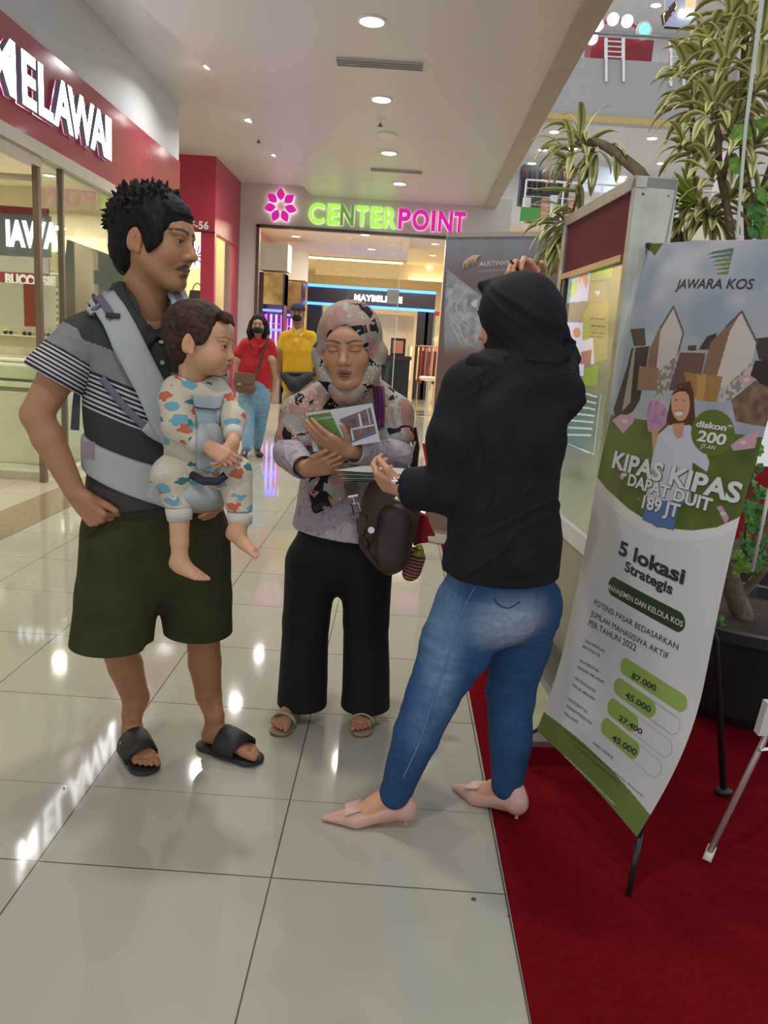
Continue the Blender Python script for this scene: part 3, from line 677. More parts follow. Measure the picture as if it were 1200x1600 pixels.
# clothes racks
def rack(x, y, cols, label, glabel):
    e = empty('clothes_rack', (x, y, 0), label, 'clothes rack')
    GOLD = mat('brass_tube', (0.7, 0.55, 0.25), 0.25, 0.9)
    MB().tube([(x - .35, y, 0), (x - .35, y, 1.45), (x + .35, y, 1.45), (x + .35, y, 0)], 0.016, 8).build('frame', GOLD, e)
    MB().tube([(x - .35, y - .25, 0.01), (x - .35, y + .25, 0.01)], 0.016, 8).tube([(x + .35, y - .25, 0.01), (x + .35, y + .25, 0.01)], 0.016, 8).build('foot_bar', GOLD, e)
    for k, c in enumerate(cols):
        xx = x - .28 + .56 * k / max(1, len(cols) - 1)
        o = MB().slab([(xx - .02, y - .05, 1.42), (xx - .025, y - .22, 1.34), (xx - .03, y - .2, 0.62), (xx - .03, y + .2, 0.62), (xx - .025, y + .22, 1.34), (xx - .02, y + .05, 1.42)], (0.05, 0, 0)).build('hanging_garment', mat('garment_%d%d%d' % tuple(int(a * 99) for a in c), c, 0.8))
        tag(o, glabel, 'garment', 'garments on the ' + label.split(',')[0])
rack(0.78, 17.9, [(0.3, 0.03, 0.04), (0.4, 0.05, 0.05), (0.25, 0.03, 0.04), (0.5, 0.4, 0.3), (0.1, 0.09, 0.08)], 'brass clothes rack of red garments nearest the stool, in the store', 'garment hanging on the red-toned brass rack')
rack(-0.05, 24.5, [(0.7, 0.6, 0.5), (0.5, 0.2, 0.2), (0.6, 0.6, 0.6), (0.3, 0.4, 0.5)], 'brass clothes rack of pale garments far back in the store', 'garment hanging on the pale far brass rack')
rack(0.55, 20.0, [(0.75, 0.68, 0.5), (0.45, 0.38, 0.2), (0.12, 0.1, 0.1), (0.7, 0.3, 0.2)], 'brass clothes rack with mixed garments under the neon stand', 'garment hanging on the mixed brass rack')
def mannequin(x, y, col, label):
    e = empty('mannequin', (x, y, 0), label, 'mannequin')
    sk = mat('mannequin_tan', (0.45, 0.30, 0.16), 0.4)
    MB().lathe((x, y, 1.25), [(0.02, -0.02), (.17, -.02), (.12, 0.1), (.16, .3), (.19, .42), (.06, .5), (.045, .55)], 14).build('torso', mat('mann_' + label.split()[1], col, 0.7), e, smooth=True)
    MB().ball((x, y, 1.93), (0.085, 0.10, 0.12)).tube([(x, y, 1.75), (x, y, 1.88)], 0.045).build('head', sk, e, smooth=True)
    MB().lathe((x, y, 0), [(0.16, 0.0), (0.16, 0.015), (0.02, 0.02), (0.02, 1.25)], 14).build('stand', CHROME, e)
    MB().lathe((x, y, 0.75), [(0.26, 0), (0.2, .3), (.17, .5)], 14).build('skirt', mat('mannsk_' + label.split()[1], tuple(c * .6 for c in col), 0.8), e, smooth=True)
mannequin(1.02, 21.0, (0.75, 0.62, 0.38), 'tan headed mannequin in a straw top, left of the pair near the neon stand')
mannequin(1.35, 20.5, (0.8, 0.55, 0.35), 'tan shouldered mannequin in a peach top, right of the pair near the neon stand')
# white stool
st = empty('bar_stool', (0.62, 16.6, 0), 'white bar stool on a chrome post inside the store entrance', 'stool')
MB().lathe((0.62, 16.6, 0.72), [(0.02, 0), (0.17, 0.02), (0.2, 0.07), (0.17, 0.1), (0.02, 0.1)], 24).build('seat', mat('stool_white', (0.8, 0.78, 0.7), 0.3), st, smooth=True)
MB().tube([(0.62, 16.6, 0.02), (0.62, 16.6, 0.72)], 0.03, 12).build('post', CHROME, st)
MB().lathe((0.62, 16.6, 0), [(0.21, 0), (0.21, 0.012), (0.03, 0.03)], 24).build('base', CHROME, st)
# shelf tower white/glass at right of opening
wt = empty('display_shelf', (0.85, 18.2, 0), 'white wire display shelf at the right edge of the store entrance', 'shelf')
for z in (0.3, 0.7, 1.1, 1.5): MB().bb(0.95, 1.4, 18.0, 18.4, z, z + .02).build('shelf_board', mat('shelf_white', (0.7, 0.7, 0.75)), wt)
for x in (0.95, 1.4):
    for y in (18.0, 18.4): MB().tube([(x, y, 0), (x, y, 1.7)], 0.012, 6).build('upright', CHROME, wt)
# column at right and glass leaves with handle plate
struct('trim_6', MB().bb(1.35, 1.75, 19.2, 19.6, 0, 3.75), mat('store_cream', (0.80, 0.70, 0.50)))
ld = empty('glass_door', (-0.2, 15.6, 0), 'clear glass leaf with a steel handle plate in the far store entrance', 'door')
MB().bb(-1.1, -0.12, 15.6, 15.61, 0.02, 3.35).build('glass_pane', GLS2, ld)
hp = at(602, 463, 15.58)
MB().bb(-0.33, -0.1, 15.57, 15.6, hp.z - .13, hp.z + .13).build('handle_plate', mat('plate_grey', (0.35, 0.34, 0.31), 0.4, 0.5), ld)
MB().bb(-0.125, -0.11, 15.595, 15.615, 0.02, 3.35).build('edge_strip', mat('pale_edge', (0.7, 0.7, 0.62), 0.3), ld)
# banner sign at right in store: white red strip
rs = MB().bb(0.66, 1.05, 23.3, 23.35, 2.35, 2.47).build('red_sign_strip', mat('sign_red', (0.6, 0.05, 0.05), 0.5, emit=.3)); tag(rs, 'small red sign strip on the pale blue panel in the store', 'sign')

# ================================================================ ATRIUM, upper floors on the right
YA = 22.0
def az(y, x=960, Y=YA): return at(x, y, Y).z
zb0, zb1 = 7.42, 8.92
struct('wall_atrium', MB().bb(2.2, 16, YA, YA + .3, zb0, zb1), mat('bulkhead_grey', (0.40, 0.40, 0.395), 0.6, var=0.03))
struct('trim_7', MB().bb(2.2, 16, YA - .06, YA + .0, zb0, zb0 + .14), mat('gold_trim', (0.55, 0.40, 0.14), 0.4, 0.3))
struct('ceiling_atrium', MB().bb(2.2, 16, YA, YA + 8, zb0, zb0 + .1).bb(2.2, 16, YA + .3, YA + 9, 12.2, 12.3), mat('atrium_ceiling', (0.6, 0.58, 0.55), 0.5))
struct('wall_atrium_back', MB().bb(2.2, 16, YA + 6, YA + 6.1, 3.7, zb0).bb(2.2, 16, YA + 7, YA + 7.1, zb1, 12.3), mat('back_wall_grey', (0.5, 0.49, 0.5), 0.6))
struct('floor_upper', MB().bb(2.0, 16, YA, YA + 8, 3.6, 3.9).bb(2.2, 16, YA + .3, YA + 8, zb1 - .1, zb1), WHITE)
# big columns at right
struct('trim_8', MB().bb(8.1, 9.4, YA - .3, YA + .6, 0, 13), mat('column_white', (0.6, 0.58, 0.56), 0.5))
for (x, y) in [(866, 206), (895, 232), (848, 234), (831, 255), (940, 225), (1019, 216), (1124, 251), (959, 262), (1034, 255), (973, 276), (1176, 310), (1150, 303), (1192, 243)]:
    p = atz(x, y, zb0); 
    if p.y < YA + 6 and p.y > YA: downlight(p.x, p.y, zb0, 0.13, 'small white downlight under the first atrium gallery', 0, False, 'downlights under the atrium gallery')
    else:
        p = at(x, y, YA + 2.0); downlight(p.x, YA + 2.0 + (x % 7) * .4, zb0, 0.13, 'small white downlight under the first atrium gallery', 0, False, 'downlights under the atrium gallery')
for x in (4, 7, 10): area_light('gallery_lamp', (x, YA + 3, zb0 - .05), 1.0, 90, (1, .97, .92)); area_light('gallery_lamp', (x, YA + 4, 12.1), 1.0, 60, (1, .97, .92))
for (x, y) in [(932, 24), (1025, 8)]:
    p = atz(x, y, 12.2); downlight(p.x, p.y, 12.2, 0.15, 'downlight high above the upper gallery counter', 0, False, 'downlights above the upper gallery')
# first gallery: rail, shelves with clothes, red counters
def rail(x0, x1, y, z, label, n=6):
    e = empty('gallery_railing', ((x0 + x1) / 2, y, z), label, 'railing')
    MB().tube([(x0, y, z + 1.0), (x1, y, z + 1.0)], 0.03, 8).build('handrail', CHROME, e)
    for k in range(n):
        x = x0 + (x1 - x0) * k / (n - 1); MB().tube([(x, y, z - .5), (x, y, z + 1.0)], 0.025, 8).build('post', CHROME, e)
    for j in range(4): MB().tube([(x0, y, z + .2 + .2 * j), (x1, y, z + .2 + .2 * j)], 0.012, 6).build('rail_bar', CHROME, e)
z1f = at(830, 345, YA).z
rail(3.0, 8.0, YA - .05, z1f, 'steel railing along the first atrium gallery')
def slabbox(name, x0, y0, x1, y1, Y, d, m, label, cat):
    a = at(x0, y1, Y); b_ = at(x1, y0, Y)
    o = MB().bb(a.x, b_.x, Y, Y + d, a.z, b_.z).build(name, m); return tag(o, label, cat)
slabbox('banner_panel', 812, 325, 846, 345, YA - .1, .03, mat('green_poster', (0.08, 0.3, 0.06), 0.5), 'green panel hung on the first gallery railing', 'panel')
slabbox('counter_block', 822, 345, 850, 362, YA + .4, .5, mat('crimson_matt2', (0.45, 0.02, 0.07), 0.5), 'crimson counter block behind the first gallery railing at left', 'counter')
slabbox('counter_block', 1045, 355, 1110, 376, YA + .4, .5, mat('crimson_matt2', (0.45, 0.02, 0.07), 0.5), 'crimson counter block between the kiosk top and the plant', 'counter')
slabbox('counter_block', 1130, 305, 1240, 370, YA + 1.0, .5, mat('coral_matt', (0.45, 0.10, 0.08), 0.5), 'wide coral counter block seen behind the plant stems', 'counter')
slabbox('market_stall', 834, 392, 866, 700, YA - 8, .5, mat('crimson_matt2', (0.45, 0.02, 0.07), 0.5), 'crimson stall front behind the roll-up banner and drooping leaves', 'stall')
sw = slabbox('wardrobe_shelf', 811, 262, 893, 318, YA + 3, .5, mat('shelf_dark', (0.03, 0.03, 0.035), 0.5), 'dark clothes shelf on the first gallery', 'shelf')
for k in range(10):
    x = 815 + k * 7.6
    a = at(x, 300, YA + 2.9); b_ = at(x + 5, 268, YA + 2.9)
    o = MB().slab([(a.x, YA + 2.8, a.z), (b_.x, YA + 2.8, a.z), (b_.x - .1, YA + 2.8, b_.z), (a.x - .1, YA + 2.8, b_.z)], (0, .15, 0)).build('hanging_garment', mat('gar_g%d' % (k % 4), [(0.03, 0.03, 0.05), (0.25, 0.06, 0.03), (0.06, 0.08, 0.09), (0.12, 0.12, 0.13)][k % 4], 0.8)); tag(o, 'dark garment hanging on the first gallery shelf', 'garment', 'garments on the gallery shelf')
slabbox('shop_window', 905, 262, 965, 300, YA + 4, .1, mat('window_blue', (0.35, 0.42, 0.5), 0.3, emit=.25), 'pale blue lit window behind the curved leaf on the first gallery', 'window display')
# white goods on the gallery
for k in range(6):
    a = at(822 + k * 14, 332, YA + .9); o = MB().bb(a.x - .1, a.x + .1, YA + .9, YA + 1.1, z1f + .2, z1f + .75 + .1 * (k % 2)).build('boxed_goods', mat('goods_%d' % (k % 3), [(0.7, 0.7, 0.7), (0.05, 0.05, 0.05), (0.6, 0.3, 0.2)][k % 3], 0.5)); tag(o, 'small boxed goods standing behind the first gallery railing', 'box', 'goods on the first gallery')
# upper gallery: red counter, ring of bulbs, railing sections, screens
rc_ = slabbox('reception_counter', 921, 63, 1022, 96, YA + .8, .8, mat('counter_red', (0.28, 0.015, 0.03), 0.4), 'dark red counter on the upper gallery', 'counter')
rg = empty('light_ring', at(960, 45, YA + 1), 'arch of round white globe lamps above the red upper counter', 'lamp')
pts = [(925, 60), (934, 39), (958, 30), (980, 33), (1004, 50)]
for (x, y) in pts: MB().ball(at(x, y, YA + .7), 0.155, 14, 10).build('globe', emis('globe_white', (1, 0.93, 0.9), 1.6), rg, smooth=True)
MB().tube([at(925, 60, YA + .8), at(932, 40, YA + .8), at(958, 30, YA + .8), at(980, 33, YA + .8), at(1004, 48, YA + .8)], 0.04, 8).build('arch', mat('arch_red', (0.3, 0.03, 0.03), 0.4), rg)
mo = empty('oval_monitor', at(1005, 50, YA + .7), 'oval white framed monitor with a teal screen on the red upper counter', 'monitor')
pc = at(1006, 48, YA + .5)
MB().ball(pc, (0.21, 0.1, 0.23), 20, 12).build('housing', mat('housing_white', (0.75, 0.75, 0.8), 0.3), mo, smooth=True)
MB().ball(pc + Vector((0, -.07, 0)), (0.15, 0.05, 0.16), 20, 12).build('screen', emis('screen_teal', (0.25, 0.75, 0.7), 0.8), mo, smooth=True)
for (xa, xb, yt, yb_, lb) in [(947, 974, 50, 128, 'bright steel ladder-like railing panel in front of the red upper counter'), (1048, 1068, 55, 135, 'steel railing panel left of the plant on the upper gallery')]:
    e = empty('railing_panel', at((xa + xb) / 2, 95, YA - .1), lb, 'railing')
    for x in (xa, xb): MB().tube([at(x, yb_, YA - .04), at(x, yt + 10, YA - .04)], 0.045, 8).build('post', CHROME, e)
    for y in (64, 72, 80, 88): MB().tube([at(xa, y, YA - .04), at(xb, y + 1.5, YA - .04)], 0.022, 6).build('rung', CHROME, e)
hr = MB().tube([at(900, 50, YA - .08), at(1100, 62, YA - .08)], 0.035, 8).build('handrail', mat('rail_grey', (0.3, 0.3, 0.3), 0.3, .8)); tag(hr, 'long grey handrail running along the upper gallery', 'handrail')
sd = empty('hanging_screen', at(1048, 20, YA + 1.5), 'tilted lit amber menu board hanging on the upper gallery', 'sign')
a_, b_, c_, d_ = at(1034, 22, YA + 2), at(1056, 0, YA + 1), at(1059, 12, YA + 1), at(1037, 40, YA + 2)
MB().slab([a_, b_, c_, d_], (0, .1, 0)).build('casing', BLACK, sd)
for k in range(4):
    t0, t1 = k / 4 + .03, (k + 1) / 4 - .03
    q = [a_.lerp(b_, t0), a_.lerp(b_, t1), d_.lerp(c_, t1), d_.lerp(c_, t0)]; m_ = sum(q, Vector()) / 4
    q = [m_ + (p - m_) * .85 + Vector((0, -.03, 0)) for p in q]; MB().quad(*q).build('lit_panel', emis('amber', (1, 0.55, 0.2), 1.0), sd)
cs_ = empty('ceiling_screen', at(1080, 20, YA + 2.5), 'bright shopfront with blue and white lit panels at the top right of the upper gallery', 'shop display')
MB().slab([at(1038, 42, YA + 3), at(1090, 46, YA + 3), at(1092, -10, YA + 3), at(1040, -10, YA + 3)], (0, .1, 0)).build('glass_front', mat('shop_blue', (0.4, 0.45, 0.6), 0.3, emit=.35), cs_)
MB().slab([at(1062, 24, YA + 2.9), at(1084, 26, YA + 2.9), at(1085, 16, YA + 2.9), at(1063, 14, YA + 2.9)], (0, .05, 0)).build('tube_lights', emis('tube_white', (0.9, 0.95, 1), 3), cs_)
MB().slab([at(1072, 12, YA + 2.8), at(1087, 13, YA + 2.8), at(1088, -6, YA + 2.8), at(1073, -6, YA + 2.8)], (0, .05, 0)).build('amber_panel', emis('amber2', (0.9, 0.6, 0.3), .8), cs_)
MB().slab([at(1038, 44, YA + 2.9), at(1090, 48, YA + 2.9), at(1090, 45, YA + 2.9), at(1038, 41, YA + 2.9)], (0, .05, 0)).build('sill', BLACK, cs_)
# ================================================================ helpers for printed sheets
RC_np = np.array(R_CAM)
def px_of(P):
    q = (np.asarray(P, float) - np.array([0, 0, H_CAM])) @ RC_np
    return np.stack([600 + F_PX * q[..., 0] / -q[..., 2], 800 - F_PX * q[..., 1] / -q[..., 2]], -1)
def inpoly(q, poly):
    x, y = q[..., 0], q[..., 1]; r = np.zeros(x.shape, bool); n = len(poly)
    for i in range(n):
        x0, y0 = poly[i]; x1, y1 = poly[(i + 1) % n]
        c = ((y0 > y) != (y1 > y)) & (x < (x1 - x0) * (y - y0) / (y1 - y0 + 1e-12) + x0); r ^= c
    return r
class Sheet:
    """a printed sheet: surface fn(u, v) -> 3-D, art drawn on a fine grid"""
    def __init__(s, fn, nu, nv, off=Vector((-1, 0, 0))):
        s.fn = fn; s.nu, s.nv = nu, nv
        U, V = np.meshgrid(np.linspace(0, 1, nu), np.linspace(0, 1, nv), indexing='ij'); s.U, s.V = U, V
        s.P = fn(U, V); s.q = px_of(s.P); s.c = np.ones((nu, nv, 3)); s.off = np.array(off)
    def poly(s, pts, col, a=1.0): m = inpoly(s.q, pts); s.c[m] = s.c[m] * (1 - a) + np.array(col) * a
    def ell(s, cx, cy, rx, ry, col, a=1.0):
        m = ((s.q[..., 0] - cx) / rx) ** 2 + ((s.q[..., 1] - cy) / ry) ** 2 < 1; s.c[m] = s.c[m] * (1 - a) + np.array(col) * a
    def line(s, a, b, w_, col):
        a = np.array(a, float); b = np.array(b, float); d = b - a; t = np.clip(((s.q - a) @ d) / (d @ d), 0, 1)
        s.c[np.linalg.norm(s.q - (a + t[..., None] * d), axis=-1) < w_] = col
    def uv(s, x, y):
        d = (s.q[..., 0] - x) ** 2 + (s.q[..., 1] - y) ** 2; i = np.unravel_index(np.argmin(d), d.shape); return s.U[i], s.V[i]
    def build(s, name, m, parent, thick=0.0015):
        nu, nv = s.nu, s.nv; idx = np.arange(nu * nv).reshape(nu, nv)
        F = np.stack([idx[:-1, :-1], idx[1:, :-1], idx[1:, 1:], idx[:-1, 1:]], -1).reshape(-1, 4)
        me = np_mesh(name, s.P.reshape(-1, 3), F, s.c.reshape(-1, 3)); o = link_mesh(name, me, m, parent)
        md = o.modifiers.new('thick', 'SOLIDIFY'); md.thickness = thick; md.offset = 0; return o
    def text(s, mb, txt, p0, p1, hpx, bold=0.0, lift=0.0018, straight=None, shear=0.0):
        """writing from photo point p0 to p1 (baseline), cap height hpx at its middle"""
        u0, v0 = s.uv(*p0); u1, v1 = s.uv(*p1); v = (v0 + v1) / 2
        V, F = text_mesh(txt, 1.0, bold, shear=shear); a0 = min(q.x for q in V); a1 = max(q.x for q in V)
        cap = max(q.y for q in V) if any(c.isupper() or c.isdigit() or c in 'lkdb' for c in txt) else 0.7
        mid = ((p0[0] + p1[0]) / 2, (p0[1] + p1[1]) / 2 - hpx); _, vt = s.uv(*mid); um = (u0 + u1) / 2
        _, vm = s.uv((p0[0] + p1[0]) / 2, (p0[1] + p1[1]) / 2); dv = (vt - vm) / cap
        arr = np.array([(u0 + (q.x - a0) / (a1 - a0) * (u1 - u0), v0 + (q.x - a0) / (a1 - a0) * (v1 - v0) + q.y * dv) for q in V])
        P = s.fn(arr[:, 0], arr[:, 1]) + s.off * lift
        mb.add([tuple(p) for p in P], F)

# ================================================================ DIRECTORY KIOSK
K0 = Vector((0.655, 2.45, 0)); K1 = Vector((0.603, 3.23, 0)); KD = (K1 - K0).normalized(); KN = Vector((-KD.y, KD.x, 0))
if KN.x > 0: KN = -KN
KT = 0.125; KZ = 1.89
KL = (K1 - K0).length
def kp(s_, t, z): return K0 + KD * s_ - KN * t + Vector((0, 0, z))     # s along, t into the body
def kslab(mb, s0, s1, t0, t1, z0, z1, mi=None):
    return mb.slab([kp(s0, t0, z0), kp(s1, t0, z0), kp(s1, t1, z0), kp(s0, t1, z0)], (0, 0, z1 - z0), mi)
kk = empty('directory_kiosk', (0.68, 2.85, 0), 'brushed steel mall directory kiosk with maroon header and lit screen behind the black-clad woman', 'kiosk')
mb = MB(); kslab(mb, 0, KL, 0.03, KT, 0.32, KZ); kslab(mb, 0, 0.035, 0, KT, 0.32, KZ); kslab(mb, KL - .035, KL, 0, KT, 0.32, KZ); kslab(mb, 0, KL, 0, KT, KZ - .035, KZ)
cas_ = mb.build('steel_casing', METAL, kk, bevel=0.003)
mb = MB(); kslab(mb, .035, KL - .035, 0.012, 0.03, 1.66, KZ - .035); mb.build('header_panel', MAROON, kk)
mb = MB(); kslab(mb, .06, KL - .05, 0.0, 0.015, 1.655, 1.675); mb.build('brass_strip', mat('brass_strip', (0.6, 0.45, 0.25), 0.35, 0.7), kk)
mb = MB(); kslab(mb, KL - .085, KL - .055, 0.005, 0.03, 0.75, 1.655); kslab(mb, .035, .06, 0.01, 0.03, 0.75, 1.655); bez_ = mb
def kfn(U, V):
    s_ = .06 + (1 - U) * (KL - .145); z = 0.78 + V * (1.655 - 0.78)
    k0 = np.array(kp(0, 0.02, 0)); return k0 + s_[..., None] * np.array(KD) + z[..., None] * np.array([0, 0, 1.0])
S = Sheet(kfn, 220, 320)
S.c[:] = (0.16, 0.19, 0.13)
S.c *= (1 + 0.12 * vnoise((S.P * 1).astype(np.float32), 0.25, 3))[..., None]
def z6(pts): return [(860 + x / 6.0, 260 + y / 6.0) for x, y in pts]
def z4(pts): return [(820 + x / 2.667, 250 + y / 2.667) for x, y in pts]
GR = (0.12, 0.34, 0.05)
S.poly(z6([(395, 700), (610, 625), (585, 1050), (370, 1085)]), (0.10, 0.30, 0.05))
rn = vnoise(np.dstack([S.q[..., 0], S.q[..., 1], S.q[..., 0] * 0]).astype(np.float32), 3.0, 5)
m = inpoly(S.q, z6([(395, 700), (610, 625), (590, 900), (380, 940)])); S.c[m] = np.array(GR) * (1 + .6 * rn[m])[:, None]
S.poly(z6([(470, 660), (510, 645), (500, 930), (455, 940)]), (0.45, 0.6, 0.65), .7)
S.poly(z6([(380, 950), (590, 900), (580, 1040), (370, 1080)]), (0.22, 0.42, 0.05))
S.poly(z6([(440, 800), (465, 800), (455, 960), (435, 960)]), (0.25, 0.12, 0.03))
S.poly(z6([(190, 880), (395, 835), (350, 1260), (155, 1280)]), (0.52, 0.60, 0.85))
S.poly(z6([(185, 1080), (260, 1060), (250, 1180), (160, 1260)]), (0.35, 0.65, 0.25))
S.poly(z6([(320, 840), (345, 850), (340, 940), (360, 1080), (335, 1160), (300, 1040), (265, 1120), (270, 980)]), (0.62, 0.30, 0.18))
S.poly(z6([(370, 1085), (520, 1080), (515, 1270), (355, 1275)]), (0.30, 0.27, 0.11))
S.poly(z6([(415, 1175), (475, 1165), (450, 1215)]), (0.6, 0.7, 0.7))
S.poly(z4([(165, 675), (260, 680), (245, 900), (140, 890)]), (0.55, 0.60, 0.85))
S.ell(820 + 178 / 2.667, 250 + 780 / 2.667, 13, 20, (0.50, 0.26, 0.10)); S.ell(820 + 180 / 2.667, 250 + 778 / 2.667, 10, 15, (0.8, 0.72, 0.6)); S.ell(820 + 181 / 2.667, 250 + 778 / 2.667, 6, 9, (0.55, 0.35, 0.18)); S.ell(820 + 182 / 2.667, 250 + 776 / 2.667, 3, 5, (0.8, 0.72, 0.6))
S.ell(820 + 218 / 2.667, 250 + 720 / 2.667, 6, 8, (0.45, 0.2, 0.08))
S.poly(z4([(265, 600), (350, 590), (345, 830), (275, 850)]), (0.32, 0.30, 0.12))
S.poly(z4([(245, 640), (275, 600), (270, 760), (240, 750)]), (0.26, 0.34, 0.07))
S.poly(z4([(225, 760), (285, 740), (290, 850), (215, 850)]), (0.6, 0.62, 0.7)); S.poly(z4([(235, 800), (280, 790), (275, 850), (230, 850)]), (0.35, 0.15, 0.15))
for yy in (660, 690, 720, 735): S.line((820 + 275 / 2.667, 250 + yy / 2.667), (820 + 335 / 2.667, 250 + (yy + 4) / 2.667), 1.0, (0.12, 0.1, 0.05))
S.poly(z4([(250, 870), (308, 850), (300, 940), (240, 940)]), (0.18, 0.36, 0.04))
S.poly(z4([(180, 950), (320, 980), (290, 1230), (160, 1180)]), (0.08, 0.16, 0.13))
for k in range(7): S.line((820 + (215 - k * 6) / 2.667, 250 + (965 + k * 30) / 2.667), (820 + (300 - k * 4) / 2.667, 250 + (985 + k * 27) / 2.667), 1.3, (0.55, 0.65, 0.62))
S.line((889, 694), (928, 710), 0.8, (0.6, 0.7, 0.7)); S.line((939, 617), (928, 708), 0.7, (0.4, 0.5, 0.45))
m_ = colmat('kiosk_screen', 0.12, var=0.0, coat=0.6)
b = m_.node_tree.nodes['Principled BSDF']; a_ = [n for n in m_.node_tree.nodes if n.type == 'ATTRIBUTE'][0]; m_.node_tree.links.new(a_.outputs['Color'], b.inputs['Emission Color']); b.inputs['Emission Strength'].default_value = 0.42
scr = S.build('screen', m_, kk)
bez_.build('screen_bezel', mat('bezel_black', (0.01, 0.01, 0.01), 0.25), scr)
mb = MB(); kslab(mb, .035, KL - .035, 0.0, 0.03, 0.72, 0.78); mb.build('white_rail', mat('rail_white', (0.7, 0.7, 0.7), 0.3), kk)
mb = MB(); kslab(mb, 0, KL, 0.004, KT, 0.32, 0.72); mb.build('lower_panel', mat('stone_grey', (0.28, 0.26, 0.19), 0.35, var=0.1), kk)
for s_ in (0.2, 0.8):
    c = kp(0, KT * s_, KZ - .05); MB().lathe(c, [(0.004, -0.004), (0.004, 0.0)], 10, M=Matrix.Rotation(math.pi / 2, 3, 'X')).build('screw', mat('dark_metal', (0.08, 0.08, 0.08)), cas_)
mb = MB(); mb.slab([kp(-.02, -.15, 0.07), kp(KL, -.15, 0.07), kp(KL, .30, 0.07), kp(-.02, .30, 0.07)], (0, 0, 0.02))
mb.add([kp(-.02, -.15, .09), kp(KL, -.15, .09), kp(KL, .3, .09), kp(-.02, .3, .09), kp(0, -.06, .21), kp(KL, -.06, .21), kp(KL, .2, .21), kp(0, .2, .21)], [(0, 1, 5, 4), (1, 2, 6, 5), (2, 3, 7, 6), (3, 0, 4, 7), (4, 5, 6, 7)])
mb.build('plinth', METAL, kk)
mb = MB(); kslab(mb, 0.005, KL - .005, -.035, .155, .2, .325); mb.build('black_base_box', mat('base_black', (0.05, 0.045, 0.045), 0.4), kk)
mb = MB(); kslab(mb, -.02, KL, -.15, .30, 0.007, 0.07); mb.build('carpeted_step', carp, kk)
bx = MB(); kslab(bx, 0.1, 0.5, 0.18, 0.42, 0.33, 0.42); 

# ================================================================ X-BANNER (JAWARA KOS)
Lpx = [(839, 1141, 2.35), (863, 1079, 2.355), (882, 1017, 2.36), (897, 936, 2.365), (911, 877, 2.37), (923, 808, 2.38), (934, 737, 2.39), (951, 662, 2.40), (970, 587, 2.41), (989, 475, 2.43), (1012, 380, 2.45)]
Rpx = [(995, 1308, 1.80), (1037, 1242, 1.80), (1068, 1180, 1.805), (1095, 1110, 1.81), (1109, 1017, 1.82), (1122, 955, 1.825), (1142, 866, 1.835), (1153, 812, 1.84), (1176, 730, 1.85), (1199, 674, 1.86), (1225, 540, 1.88), (1242, 445, 1.90), (1252, 371, 1.92)]
def smooth_edge(L, n=60):
    P = np.array([at(*p) for p in L]); z = P[:, 2]; zz = np.linspace(z[0], z[-1], n); Q = np.stack([np.interp(zz, z, P[:, k]) for k in range(3)], 1)
    for _ in range(25): Q[1:-1, :2] = Q[1:-1, :2] * .5 + (Q[:-2, :2] + Q[2:, :2]) * .25
    return Q
LE, RE = smooth_edge(Lpx), smooth_edge(Rpx)
def bfn(U, V):
    sh = np.shape(U); u = np.ravel(U).astype(float); v = np.ravel(V).astype(float); t = np.linspace(0, 1, 60)
    l = np.stack([np.interp(v, t, LE[:, k]) for k in range(3)], 1); r = np.stack([np.interp(v, t, RE[:, k]) for k in range(3)], 1)
    P = l * (1 - u[:, None]) + r * u[:, None]
    n = np.array([-0.94, -0.33, 0.1])
    bul = 0.018 * np.sin(np.pi * u) * np.sin(np.pi * np.clip(v, 0, 1)) - 0.012 * np.sin(np.pi * u) * (1 - v) ** 6 + 0.006 * np.sin(u * 9 + v * 4) * np.exp(-((1 - v) * 7) ** 2)
    P = P + bul[:, None] * n
    return P.reshape(sh + (3,))
bn = empty('x_banner', (0.75, 2.1, 0), 'leaning advertising banner for JAWARA KOS on black poles, at the right', 'banner')
S = Sheet(bfn, 330, 900, off=Vector((-0.94, -0.33, 0)))
q = S.q; X, Y = q[..., 0], q[..., 1]
def nz(sc, seed): return vnoise(np.dstack([S.U * .57 * 100, S.V * 1.5 * 100, S.U * 0]).astype(np.float32), sc, seed)
S.c[:] = (0.62, 0.60, 0.60)
# where the picture part ends
bx_ = np.array([900, 934, 950, 981, 1026, 1082, 1120, 1152, 1180]); by_ = np.array([700, 747, 766, 794, 824, 829, 824, 810, 790])
pic = Y < np.interp(X, bx_, by_)
band = (~pic) & (Y < np.interp(X, bx_, by_) + 22 - (X - 934) * .04); S.c[band] = (0.68, 0.67, 0.66)
sky = np.clip((Y - 380) / 200, 0, 1)[..., None]
cl_ = np.clip(nz((14, 10, 9), 2) * .5 + nz((6, 4, 9), 4) * .35 + .35, 0, 1)[..., None]
sk = (np.array([0.24, 0.33, 0.42]) * (1 - cl_) + np.array([0.50, 0.52, 0.55]) * cl_) * (1 - .25 * sky) + np.array([.05, .04, .04]) * sky
S.c[pic] = sk[pic]
g = pic & (Y > 655 + (X - 1000) * .15); grass = np.array([0.085, 0.12, 0.025]) * (1 + .35 * nz((5, 5, 9), 7)[..., None]); S.c[g] = grass[g]
def PZ(pts, col, a=1.0): S.poly(z4(pts), col, a)
DKB, BRN, TAN, WHT = (0.035, 0.025, 0.022), (0.20, 0.12, 0.08), (0.30, 0.17, 0.08), (0.50, 0.46, 0.42)
